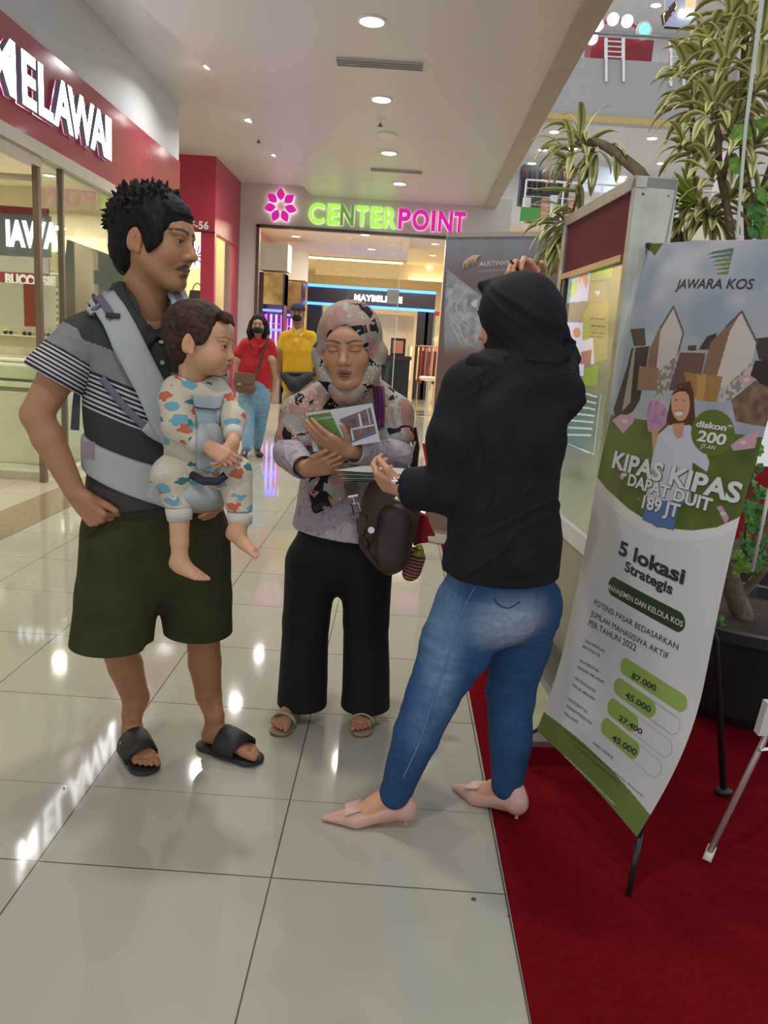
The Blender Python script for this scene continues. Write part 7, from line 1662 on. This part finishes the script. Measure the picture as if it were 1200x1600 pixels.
def stripe_mat():
    m, nt, N, L, b = _nt('stripe_pouch'); tc = N.new('ShaderNodeTexCoord'); wv = N.new('ShaderNodeTexWave'); wv.inputs['Scale'].default_value = 26; wv.inputs['Distortion'].default_value = 1.5; mp = N.new('ShaderNodeMapping'); mp.inputs[2].default_value = (0, 1.35, 0); L.new(tc.outputs['Object'], mp.inputs[0]); L.new(mp.outputs[0], wv.inputs[0]); cr = N.new('ShaderNodeValToRGB'); cr.color_ramp.interpolation = 'CONSTANT'; cr.color_ramp.elements[0].color = (.16, .02, .02, 1); cr.color_ramp.elements[1].position = .62; cr.color_ramp.elements[1].color = (.42, .24, .20, 1); L.new(wv.outputs[0], cr.inputs[0]); L.new(cr.outputs[0], b.inputs['Base Color']); b.inputs['Roughness'].default_value = .8; return m
S = Sdf(.003); S.chain([at(645, 870, 2.56), at(640, 896, 2.56)], [.034, .026], k=.02, fold=folds((.03, .03, .03), .003, 84)); S.cone(at(655, 872, 2.56), at(648, 893, 2.56), .02, .02, k=.02)
o, _ = cloth('striped_pouch', S, stripe_mat(), None); tag(o, 'dark red and cream striped pouch hanging under the lime ribbon', 'pouch')

# ================================================================ WOMAN IN BLACK, SEEN FROM BEHIND
bw_ = empty('person', (0.30, 2.08, 0), 'woman in black hijab and shirt with blue jeans, back to the camera', 'person')
SK3 = (0.62, 0.33, 0.20)
kh = at(806, 508, 2.08); KM = frame((-.80, .60, -.05), roll=.02)
kn = at(818, 575, 2.06)
parts, eye = head_mesh(kh, KM, .98, SK3, neck=kn, lips=(.40, .07, .09), eyes='open', ears=False, res=.0028)
jsh, jel, jwr = at(738, 612, 2.06), at(712, 765, 2.03), at(628, 762, 2.10)
S = Sdf(.0026); S.chain([jel, jwr], [.034, .026], k=.01)
hand(S, jwr, (at(590, 748, 2.16) - jwr), (-.35, -.7, -.55), 'L', [(.5, .8, .4), (.6, .9, .4), (.7, .9, .5), (.8, .9, .5)], thumb=(.6, .5, .4), thumb_out=.75, thumb_down=.0, s=.95)
parts.append(skin_part(S, SK3, [(at(605, 745, 2.1), .04, (.62, .28, .20), .5)]))
qsh, qel, qwr = at(868, 618, 2.12), at(872, 560, 2.44), at(840, 445, 2.32)
S = Sdf(.0026); S.chain([qel, qwr], [.034, .026], k=.01)
hand(S, qwr, (at(808, 408, 2.27) - qwr), (.2, .6, .7), 'R', [(.5, .8, .5), (.6, .8, .5), (.6, .9, .5), (.6, .8, .5)], thumb_out=.8, s=.95, thumb_down=.1, spread=.16)
parts.append(skin_part(S, SK3, [(at(815, 430, 2.26), .05, (.60, .24, .17), .4)]))
# feet
def pump_foot(toe, heelb, side):
    d = Vector((heelb.x - toe.x, heelb.y - toe.y, 0)); F_ = -d.normalized(); return F_
tA, hA = atz(503, 1284, .0), atz(640, 1290, .0); tB, hB = atz(706, 1233, .0), atz(812, 1284, .0)
PK = mat('blush_patent', (.62, .36, .30), .28, var=.04, coat=.3)
ankL, ankR = None, None
for (t_, h_, side, calf) in [(tA, hA, 'L', [at(668, 1085, 2.06), at(640, 1170, 2.05)]), (tB, hB, 'R', [at(800, 1085, 2.12), at(794, 1160, 2.15)])]:
    F_ = (t_ - h_); F_.z = 0; F_.normalize(); X = F_.cross(Vector((0, 0, 1)))
    hb = h_ + Vector((0, 0, .050)); L_ = (t_ - h_).length
    S = Sdf(.0028)
    ball = h_ + F_ * (L_ * .62) + Vector((0, 0, .020))
    ank = h_ + F_ * .045 + Vector((0, 0, .125))
    S.chain([lerp3(calf[1], ank, .6), ank, hb + F_ * .04 + Vector((0, 0, .02))], [.030, .030, .029], k=.02); S.cone(ank - Vector((0, 0, .03)) + F_ * .02, ball, .030, .026, k=.03); S.cone(hb + F_ * .02, ball, .026, .028, k=.02)
    parts.append(skin_part(S, SK3))
    # shoe shell: foot form inflated, opened on top
    S = Sdf(.0026); tip = t_ - F_ * .006 + Vector((0, 0, .012))
    S.chain([hb + F_ * .018 + Vector((0, 0, .012)), hb + F_ * .06 + Vector((0, 0, .004)), ball, tip], [.032, .031, .036, .008], k=.02, flat=(0, 0, 1), fs=.92)
    S.cone(hb + F_ * .016, hb + F_ * .022 + Vector((0, 0, .04)), .030, .028, k=.02)
    S.ell(hb + F_ * (.085) + Vector((0, 0, .052)), (.078, .035, .038), M=np.array([[F_.x, X.x, 0], [F_.y, X.y, 0], [0, 0, 1]]), k=.006, op=-1)
    S.cone(hb + F_ * .02 + Vector((0, 0, .02)), ball + Vector((0, 0, .004)), .024, .030, k=.004, op=-1)
    S.half((0, 0, .003), (0, 0, -1)); o, _ = cloth('pump_shoe', S, PK, bw_)
    # arch under the sole
    MB().lathe(h_ + F_ * .012, [(.0065, 0.0), (.0065, .004), (.0045, .012), (.006, .026), (.016, .046)], 14).build('kitten_heel', PK, bw_, smooth=True)
    bq_ = ball + F_ * .010 + Vector((0, 0, .030)); MB().box(bq_, (.05, .058, .006), rot=Matrix((F_, X, Vector((0, 0, 1)))).transposed() @ Matrix.Rotation(.38, 3, 'Y')).build('square_bow', PK, bw_, bevel=.002)
S = Sdf(.006); S.chain([kn, at(800, 700, 2.08), at(790, 880, 2.08)], [.06, .12, .13], k=.03, flat=(-.8, .6, 0), fs=.75); parts.append(skin_part(S, SK3))
body_obj(parts, bw_)
# jeans
def jean_mat():
    m = colmat('blue_denim', 0.8, var=.14, vscale=60, bump=.25, bscale=500, spec=.2); return m
DEN = jean_mat(); fJ = fsum(folds((.07, .07, .025), .006, 91, .15), folds((.03, .03, .012), .0015, 92, -.2))
hipY = 2.10
ankA = tuple(hA + Vector((0, 0, .125))); 
def fadej(V):
    c = flatcol(V, (.030, .085, .215)); V = V.astype(np.float32)
    n = .5 + .5 * vnoise(V, (.05, .05, .02), 95)
    w1 = wts_ell(V, at(690, 1010, 2.02), (.05, .12, .20), .6) * .75 * (.5 + .5 * n); w2 = wts_ell(V, at(800, 975, 1.98), (.10, .12, .07), .7) * .9; w3 = wts_ell(V, at(655, 1130, 2.0), (.03, .12, .10), .7) * .45
    c = paint(c, w1, (.20, .33, .50)); c = paint(c, w2, (.30, .42, .52)); c = paint(c, w3, (.12, .22, .40))
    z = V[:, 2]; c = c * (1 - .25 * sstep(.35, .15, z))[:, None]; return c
S = Sdf(.0042)
S.chain([at(780, 880, hipY), at(778, 925, hipY)], [.150, .158], k=.03, flat=(-.8, .6, 0), fs=.88, fold=fJ)
S.chain([at(740, 950, 2.08), at(712, 1010, 2.07), at(676, 1085, 2.05), at(650, 1150, 2.04), at(617, 1240, 2.03)], [.112, .100, .074, .064, .045], k=.03, fold=fJ)
S.chain([at(822, 945, 2.16), at(810, 1010, 2.17), at(798, 1085, 2.17), at(798, 1160, 2.15), at(792, 1226, 2.13)], [.105, .088, .070, .061, .047], k=.03, fold=fJ)
zL = at(617, 1250, 2.03).z; zR = at(792, 1228, 2.13).z

S.half(at(780, 860, 1.95), (0, 0, 1))
jn, bvJ = cloth('jeans', S, DEN, bw_, colfn=fadej)
mb = MB(); 
for pts in [[(742, 918), (728, 945), (712, 990), (692, 1050), (678, 1090), (655, 1160), (630, 1215)]]:
    P = [hit(bvJ, *p, .001)[0] for p in dense(pts, 40)]; mb.tube(P, .0022, 5)
mb.build('side_seam', mat('denim_seam', (.14, .22, .36), .8), jn, smooth=True)
mb = MB(); P = [hit(bvJ, *p, .0015)[0] for p in dense([(772, 935), (778, 944), (795, 950), (812, 940)], 12)]; mb.tube(P, .0018, 5); mb.build('back_pocket_stitch', mat('denim_dark', (.03, .06, .13), .8), jn, smooth=True)
for (a_, r_) in [(at(614, 1246, 2.03), .047), (at(791, 1229, 2.13), .050)]:
    pass
# black shirt
BLK = mat('navy_black_cotton', (.0095, .011, .015), .8, var=.25, vscale=12, bump=.12, bscale=300, spec=.25)
fK = fsum(folds((.09, .09, .035), .016, 101, -.6), folds((.035, .035, .05), .006, 102, .7))
sd3 = Vector((-.8, .6, 0))
S = Sdf(.0045)
S.chain([at(805, 612, 2.07), at(798, 680, 2.07), at(790, 760, 2.07), at(788, 840, 2.08), at(785, 915, 2.085)], [.140, .172, .166, .178, .185], k=.03, flat=sd3, fs=.80, fold=fK)
S.cone(at(745, 612, 2.06), kn + Vector((0, 0, -.03)), .075, .07, k=.05, fold=fK).cone(at(872, 614, 2.10), kn + Vector((0, 0, -.03)), .070, .07, k=.05, fold=fK)
S.chain([jsh, at(712, 690, 2.035), jel], [.082, .078, .070], k=.03, fold=fsum(folds((.05, .05, .03), .006, 105))); S.chain([jel, lerp3(jel, jwr, .78)], [.070, .058], k=.02, fold=folds((.03, .03, .04), .004, 106))
S.chain([qsh, qel], [.066, .054], k=.04, fold=fK).chain([qel, lerp3(qel, qwr, .5)], [.056, .046], k=.02, fold=fK)
dw = (jwr - jel).normalized(); ce = lerp3(jel, jwr, .80); S.cone(ce, ce + dw * .06, .05, .056, k=.004, op=-1)
S.half(at(690, 907, 1.95), Vector((-.02, 0, -1)), k=.01); S.ell(at(785, 960, 2.08), (.16, .13, .06), k=.01, op=-1)
S.ell(at(885, 935, 2.05), (.04, .2, .03), k=.02, op=-1)
bs_, bvK = cloth('black_shirt', S, BLK, bw_)
MB().tube([hit(bvK, *p, .001)[0] for p in dense([(752, 590), (745, 640), (752, 700), (770, 760), (760, 800)], 20)], .0018, 5).build('armhole_seam', mat('seam_black', (.004, .004, .006), .9), bs_, smooth=True)
# collar and hijab
S = Sdf(.0035); fHJ = fsum(folds((.10, .10, .03), .010, 111, .5), folds((.05, .05, .02), .004, 112, .8))
km = lambda p: Vector(KM @ np.array(p)) + kh
S.ell(km((0, -.012, .034)), (.098, .110, .100), M=KM, k=.02, fold=fHJ)
S.cone(km((0, -.035, -.01)), km((0, -.045, -.085)), .092, .080, k=.03, fold=fHJ).cone(km((-.02, .01, -.08)), km((0, .03, -.13)), .062, .066, k=.03, fold=fHJ)
S.cone(km((-.03, .09, .10)), km((0, .02, .10)), .012, .02, k=.03)
S.ell(km((0, .115, -.015)), (.056, .072, .088), M=KM, k=.008, op=-1)
S.chain([at(742, 566, 2.02), at(775, 575, 1.99), at(830, 566, 2.01), at(880, 556, 2.08)], [.026, .026, .024, .022], k=.02, fold=fHJ)
S.half(at(810, 546, 1.96), Vector((.06, -.25, -1)).normalized(), k=.02) if False else None
cloth('hijab', S, BLK, bw_)
S = Sdf(.0035); cr_ = [at(760, 580, 2.04), at(800, 578, 1.985), at(845, 576, 2.0), at(878, 580, 2.07)]; S.chain(cr_, [.026, .028, .028, .024], k=.02, fold=folds((.04, .04, .02), .003, 115)); S.chain([at(792, 560, 1.975), at(806, 600, 1.955)], [.014, .006], k=.01); cloth('shirt_collar', S, BLK, bw_)
# watch, pen, leaflets
wa = empty('wristwatch', jwr, 'slim wristwatch with a steel face on the left wrist of the woman in black', 'watch')
wp = lerp3(jel, jwr, .93); dd = dw; o1 = dd.orthogonal().normalized(); o2 = dd.cross(o1)
MB().ribbon([wp + (o1 * math.cos(a) + o2 * math.sin(a)) * .030 for a in np.linspace(0, 2 * math.pi, 25)], [dd] * 25, .012, .003).build('watch_strap', mat('watch_black', (.02, .015, .012), .4), wa, smooth=True)
fp = at(617, 752, 2.05); MB().ball(fp, (.012, .006, .010)).build('watch_face', CHROME, wa, smooth=True)
MB().tube([at(617, 778, 2.055), at(624, 781, 2.06), at(629, 784, 2.06)], .005, 8).build('buckle', mat('gold_buckle', (.6, .5, .3), .3, .8), wa, smooth=True)
pe = MB().tube([at(797, 406, 2.22), at(808, 420, 2.23), at(826, 440, 2.26)], [.003, .0045, .0045], 8).build('pen', BLACK, smooth=True); tag(pe, 'black pen held above the head of the woman in black', 'pen')
PAP = [(.60, .60, .60), (.16, .30, .12), (.62, .62, .60), (.10, .18, .20), (.58, .58, .56), (.20, .34, .16), (.05, .10, .14)]
for k in range(7):
    yo = -8 + k * 3.0; sp = (k - 3) * 1.2; z_ = k * .003
    a, b_, c_, d_ = at(525 + k * 2, 742 + sp * 1.9, 2.22 + .0), at(640, 744 + sp * .5, 2.10), at(692, 738 + sp * .3, 2.26), at(570 + k * 5, 733 + sp * 1.4, 2.40)
    for p in (a, b_, c_, d_): p.z -= k * .0016
    q_ = MB().slab([a, b_, c_, d_], (0, 0, .0012)).build('leaflet', mat('leaflet_%d' % k, PAP[k], .4))
    tag(q_, ['white topmost leaflet in the fan held out by the woman in black', 'pale green leaflet under the topmost one of the fan', 'white leaflet third from the top of the fan', 'dark teal leaflet in the middle of the fan', 'white leaflet just below the dark teal one in the fan', 'green leaflet second from the bottom of the fan', 'dark blue bottom leaflet of the fan'][k], 'leaflet', 'leaflets fanned in the hand of the woman in black')
# ================================================================ PEOPLE FARTHER BACK
def far_person(root, hx, hy, Y, s, skin, fr, joints, masked=True, hair=None, cap=None):
    pass
# ---- woman in the red polo, walking toward us
SKR = (0.50, 0.27, 0.16)
rw = empty('person', (-1.66, 9.0, 0), 'walking woman in a red polo shirt, black face mask and pale blue jeans', 'person')
rh_ = at(404, 508, 9.0); RM = frame((.05, -1, -.03)); rn_ = at(403, 535, 9.03)
parts, eye = head_mesh(rh_, RM, 1.0, SKR, neck=rn_, res=.004, ears=False)
J = lambda x, y, Y=9.0: at(x, y, Y)
S = Sdf(.007); S.chain([J(373, 562), J(369, 592, 9.05), J(376, 612, 9.0)], [.05, .038, .03], k=.02); hand(S, J(376, 612, 8.98), (.2, -.2, -1), (-1, 0, 0), 'R', [(.3, .4, .3)] * 4, s=.9); parts.append(skin_part(S, SKR))
S = Sdf(.007); S.chain([J(424, 562), J(428, 590, 9.1), J(425, 612, 9.15)], [.05, .038, .03], k=.02); hand(S, J(425, 612, 9.15), (0, 0, -1), (1, 0, 0), 'L', [(.3, .4, .3)] * 4, s=.9); parts.append(skin_part(S, SKR))
S = Sdf(.01); S.chain([rn_, J(400, 560, 9.02), J(398, 600, 9.02)], [.05, .09, .10], k=.03); parts.append(skin_part(S, SKR)); body_obj(parts, rw); eyes_obj(eye, rw)
RED = mat('red_polo', (.42, .008, .018), .8, var=.08, vscale=30); fR = folds((.08, .08, .06), .006, 121)
S = Sdf(.007); S.chain([J(403, 538, 9.03), J(401, 555, 9.03), J(398, 575, 9.02), J(397, 608, 9.02)], [.085, .165, .185, .195], k=.03, flat=(0, 1, 0), fs=.62, fold=fR)
S.half(J(397, 607, 8.8), (0, 0, -1)); S.cone(J(384, 538), J(375, 552), .060, .068, k=.05, fold=fR).cone(J(421, 538, 9.05), J(425, 554, 9.08), .060, .066, k=.04, fold=fR)
S.cone(J(386, 538), J(403, 532, 9.03), .056, .055, k=.05).cone(J(419, 538, 9.05), J(403, 532, 9.03), .056, .055, k=.05); S.cone(J(404, 526, 8.93), J(404, 545, 8.90), .055, .012, k=.01, op=-1)
cloth('polo_shirt', S, RED, rw)
mb = MB().slab([J(392, 530, 8.93), J(397, 530, 8.87), J(404, 541, 8.85), J(400, 544, 8.85), J(392, 537, 8.88)], (0, .02, 0)).slab([J(415, 530, 8.93), J(410, 530, 8.87), J(404, 541, 8.85), J(407, 544, 8.85), J(415, 537, 8.88)], (0, .02, 0)); mb.build('collar', RED, rw)
MSK = mat('black_mask', (.012, .011, .013), .7)
def mask(c, M, s, parent):
    S = Sdf(.004 / s); S.ell((0, .058, -.052), (.058, .052, .047), k=.01); S.ell((0, 0, -.05), (.09, .05, .08), k=.004, op=-1); S.cone((0, .09, -.03), (0, .108, -.03), .012, .010, k=.02)
    V, F = S.mesh(); link_mesh('face_mask', np_mesh('face_mask', V * s @ M.T + np.array(c), F), MSK, parent)
    f = lambda q: c + Vector(M @ (np.array(q) * s))
    for q in (-1, 1): MB().tube([f((q * .055, .05, -.04)), f((q * .075, .01, -.02)), f((q * .08, -.02, .0))], .0022, 5).build('ear_loop', MSK, parent)
mask(rh_, RM, 1.0, rw)
S = Sdf(.0055); k0 = np.array(RM)
h = lambda p: Vector(k0 @ np.array(p)) + rh_
S.ell(h((0, -.02, .035)), (.090, .105, .095), M=k0, k=.02)
for q in (-1, 1): S.chain([h((q * .075, -.01, .02)), h((q * .088, .0, -.08)), h((q * .082, .02, -.17))], [.036, .045, .030], k=.02, fold=folds((.02, .02, .12), .008, 122, 0))
S.chain([h((0, -.06, 0)), h((0, -.06, -.13))], [.085, .07], k=.02); S.ell(h((-.005, .10, -.035)), (.062, .085, .105), M=k0, k=.01, op=-1)
V, F = S.mesh(); link_mesh('hair', np_mesh('hair', V, F, flatcol(V, (.012, .009, .009))), HAIRM, rw)
JE = colmat('light_denim', .85, var=.18, vscale=30, bump=.2, bscale=300)
S = Sdf(.0075); S.chain([J(397, 606), J(397, 622)], [.170, .180], k=.02, flat=(0, 1, 0), fs=.66); S.chain([J(386, 632, 8.98), J(387, 665, 8.92), J(386, 698, 8.84)], [.100, .074, .058], k=.03, fold=folds((.06, .06, .04), .006, 123)); S.chain([J(409, 632, 9.04), J(406, 668, 9.12), J(402, 697, 9.2)], [.098, .070, .052], k=.03, fold=folds((.06, .06, .04), .006, 124))
def jf(V): c = flatcol(V, (.17, .31, .44)); return paint(c, .5 * wts_ell(V, J(384, 655, 8.9), (.06, .2, .2), .6), (.33, .46, .56))
cloth('jeans', S, JE, rw, colfn=jf)
SHB = mat('loafer_black', (.02, .016, .015), .35)
for (x, y, xx, yy) in [(383, 704, 378, 717), (402, 702, 406, 711)]:
    a, b_ = atz(x, y, .045), atz(xx, yy, .03); S = Sdf(.005); S.cone(a, b_, .042, .040, k=.02); S.half((0, 0, .006), (0, 0, -1)); cloth('loafer', S, SHB, rw)
    MB().box((a + b_) / 2 + Vector((0, 0, .035)), (.05, .02, .012)).build('shoe_buckle', mat('rivet_brass', (.5, .36, .18)), rw)
sb = empty('shoulder_bag', J(384, 598, 8.8), 'brown leather crossbody bag with a brass clasp on the hip of the woman in red', 'bag')
BL = mat('tan_leather', (.15, .075, .055), .4, var=.15, vscale=20)
S = Sdf(.006); S.chain([J(374, 592, 8.80), J(375, 606, 8.80)], [.06, .06], k=.02).chain([J(391, 593, 8.80), J(390, 606, 8.80)], [.06, .055], k=.06, flat=(0, 1, 0), fs=.7); S.cone(J(375, 594, 8.8), J(390, 606, 8.8), .07, .07, k=.03, flat=(0, 1, 0), fs=.7); cloth('bag_body', S, BL, sb)
MB().slab([J(366, 581, 8.74), J(397, 584, 8.74), J(396, 599, 8.735), J(382, 601, 8.73), J(367, 597, 8.735)], (0, .02, 0)).build('flap', BL, sb, bevel=.006)
MB().box(J(374, 600, 8.725), (.045, .012, .022)).build('clasp', mat('rivet_brass', (.5, .36, .18)), sb)
MB().ribbon([J(397, 590, 8.82), J(404, 575, 8.86), J(412, 550, 8.87), J(418, 528, 8.9), J(421, 520, 9.0)], Vector((1, 0, .4)), .028, .006).build('bag_strap', mat('strap_dark', (.06, .025, .02), .5), sb)
# ---- guard in the yellow polo
SKY_ = (0.34, 0.17, 0.10)
ym = empty('person', (-1.3, 9.7, 0), 'man in a yellow polo shirt, navy cap and black mask, hands behind back', 'person')
yh = at(465, 490, 9.6); YM = frame((.03, -1, -.02)); yn = at(465, 516, 9.65)
parts, eye = head_mesh(yh, YM, 1.0, SKY_, neck=yn, res=.004)
Q = lambda x, y, Y=9.6: at(x, y, Y)
for (sx_, ex_, wx) in ((438, 436, 446), (494, 497, 486)):
    S = Sdf(.008); S.chain([Q(sx_, 548), Q(ex_, 578, 9.65), Q(wx, 605, 9.8)], [.055, .045, .035], k=.02); hand(S, Q(wx, 605, 9.8), (1 if wx < 460 else -1, .4, -.2), (0, 1, 0), 'R' if wx < 460 else 'L', [(.5, .6, .4)] * 4); parts.append(skin_part(S, SKY_))
S = Sdf(.01); S.chain([yn, Q(466, 570, 9.65), Q(466, 620, 9.65)], [.05, .12, .13], k=.03); parts.append(skin_part(S, SKY_)); body_obj(parts, ym); eyes_obj(eye, ym); mask(yh, YM, 1.0, ym)
YEL = mat('yellow_polo', (.62, .36, .008), .8, var=.06, vscale=30); fY = folds((.10, .10, .08), .008, 131)
S = Sdf(.007); S.chain([Q(466, 530, 9.65), Q(466, 550, 9.64), Q(465, 578, 9.62)], [.125, .205, .19], k=.03, flat=(0, 1, 0), fs=.66, fold=fY)
S.cone(Q(446, 527, 9.65), Q(438, 550, 9.64), .070, .074, k=.05, fold=fY).cone(Q(486, 527, 9.65), Q(494, 550, 9.64), .070, .074, k=.04, fold=fY)
S.cone(Q(448, 527, 9.65), Q(466, 521, 9.66), .062, .06, k=.05).cone(Q(484, 527, 9.65), Q(466, 521, 9.66), .062, .06, k=.05); S.cone(Q(465, 508, 9.5), Q(466, 522, 9.46), .045, .012, k=.01, op=-1); S.half(Q(466, 585, 9.5), (0, 0, -1)); cloth('polo_shirt', S, YEL, ym)
MB().slab([Q(454, 512, 9.50), Q(459, 511, 9.45), Q(466, 523, 9.42), Q(461, 526, 9.42), Q(454, 518, 9.45)], (0, .02, 0)).slab([Q(478, 512, 9.50), Q(473, 511, 9.45), Q(466, 523, 9.42), Q(471, 526, 9.42), Q(478, 518, 9.45)], (0, .02, 0)).build('collar', YEL, ym)
MB().slab([Q(461, 516, 9.5), Q(470, 516, 9.5), Q(467, 523, 9.5)], (0, .02, 0)).build('undershirt', mat('tee_white', (.6, .6, .62), .8), ym)
MB().box(Q(484, 532, 9.43), (.04, .006, .016)).build('chest_logo', mat('logo_pale', (.6, .5, .2), .6), ym)
KH = mat('khaki_trousers', (.42, .34, .20), .85, var=.06)
S = Sdf(.008); S.chain([Q(465, 584, 9.65), Q(465, 600, 9.65)], [.180, .185], k=.02, flat=(0, 1, 0), fs=.7); S.chain([Q(454, 620, 9.65), Q(452, 665, 9.65), Q(450, 704, 9.65)], [.11, .085, .07], k=.03, fold=fY); S.chain([Q(477, 620, 9.65), Q(480, 665, 9.65), Q(482, 704, 9.65)], [.11, .085, .07], k=.03, fold=fY); cloth('trousers', S, KH, ym)
for x in (450, 482): a = atz(x, 714, .05); S = Sdf(.006); S.cone(a + Vector((0, .12, 0)), a + Vector((0, -.08, 0)), .05, .048, k=.02); S.half((0, 0, .006), (0, 0, -1)); cloth('shoe', S, SHB, ym)
S = Sdf(.0055); y0 = np.array(YM); hh = lambda p: Vector(y0 @ np.array(p)) + yh
S.ell(hh((0, -.012, .055)), (.088, .106, .075), M=y0, k=.01); S.ell(hh((0, .10, .052)), (.070, .060, .010), M=y0, k=.01); S.half(hh((0, 0, .03)), (0, -.15, -1))
V, F = S.mesh(); link_mesh('cap', np_mesh('cap', V, F), mat('cap_navy', (.012, .018, .05), .8), ym)
S = Sdf(.006); S.ell(hh((0, -.03, .0)), (.083, .085, .07), M=y0, k=.01); S.ell(hh((0, .07, -.03)), (.09, .10, .12), M=y0, k=.01, op=-1); V, F = S.mesh(); link_mesh('hair', np_mesh('hair', V, F, flatcol(V, (.015, .012, .012))), HAIRM, ym)
S = Sdf(.007); S.chain([Q(444, 588, 9.46), Q(460, 602, 9.44), Q(482, 590, 9.46)], [.045, .085, .06], k=.03, flat=(0, 1, 0), fs=.7); S.cone(Q(440, 584, 9.5), Q(495, 584, 9.5), .022, .022, k=.02)
o, _ = cloth('waist_bag', S, mat('bag_charcoal', (.02, .021, .024), .7), None); tag(o, 'charcoal waist bag worn below the yellow polo shirt', 'bag')
yp = MB().slab([Q(442, 592, 9.44), Q(447, 592, 9.44), Q(450, 612, 9.44), Q(443, 610, 9.44)], (0, .02, 0)).build('yellow_cloth', YEL); tag(yp, 'yellow cloth end hanging at the hip of the man in the yellow polo', 'cloth')
# ---- shop assistant deep in the store
sa = empty('person', at(508, 640, 19), 'distant shop assistant in a pink top with dark hair behind the cosmetics counter', 'person'); sa.location.z = 0
z_ = lambda x, y, Y=19.6: at(x, y, Y)
parts = []
S = Sdf(.012); S.ell(z_(508, 510), (.085, .10, .12), k=.02); S.cone(z_(508, 513), z_(508, 523), .05, .06, k=.02); S.chain([z_(496, 545), z_(494, 580)], [.045, .035], k=.02); S.chain([z_(521, 545), z_(523, 580)], [.045, .035], k=.02); S.chain([z_(508, 530), z_(508, 590)], [.10, .12], k=.02); S.cone(z_(498, 540), z_(518, 540), .06, .06, k=.03); S.cone(z_(508, 518), z_(508, 535), .05, .08, k=.03)
parts.append(skin_part(S, SKR)); body_obj(parts, sa)
S = Sdf(.012); S.chain([z_(508, 526), z_(508, 545), z_(508, 575)], [.14, .19, .17], k=.03, flat=(0, 1, 0), fs=.65); S.cone(z_(497, 530), z_(496, 545), .07, .065, k=.03).cone(z_(519, 530), z_(521, 545), .07, .065, k=.03); cloth('pink_top', S, mat('pink_top', (.60, .03, .10), .8), sa)
S = Sdf(.012); S.chain([z_(508, 575), z_(508, 590)], [.15, .15], k=.02, flat=(0, 1, 0), fs=.7); S.chain([z_(504, 590), z_(503, 648)], [.10, .07], k=.02); S.chain([z_(512, 590), z_(513, 648)], [.10, .07], k=.02); S.half((0, 0, .02), (0, 0, -1)); cloth('dark_trousers', S, TRO, sa)
S = Sdf(.01); S.ell(z_(508, 508, 19.57), (.10, .11, .13), k=.02); S.cone(z_(508, 512, 19.6), z_(508, 522, 19.62), .10, .08, k=.02); S.ell(z_(508, 513, 19.46), (.06, .07, .09), k=.01, op=-1); V, F = S.mesh(); link_mesh('hair', np_mesh('hair', V, F, flatcol(V, (.04, .025, .02))), HAIRM, sa)
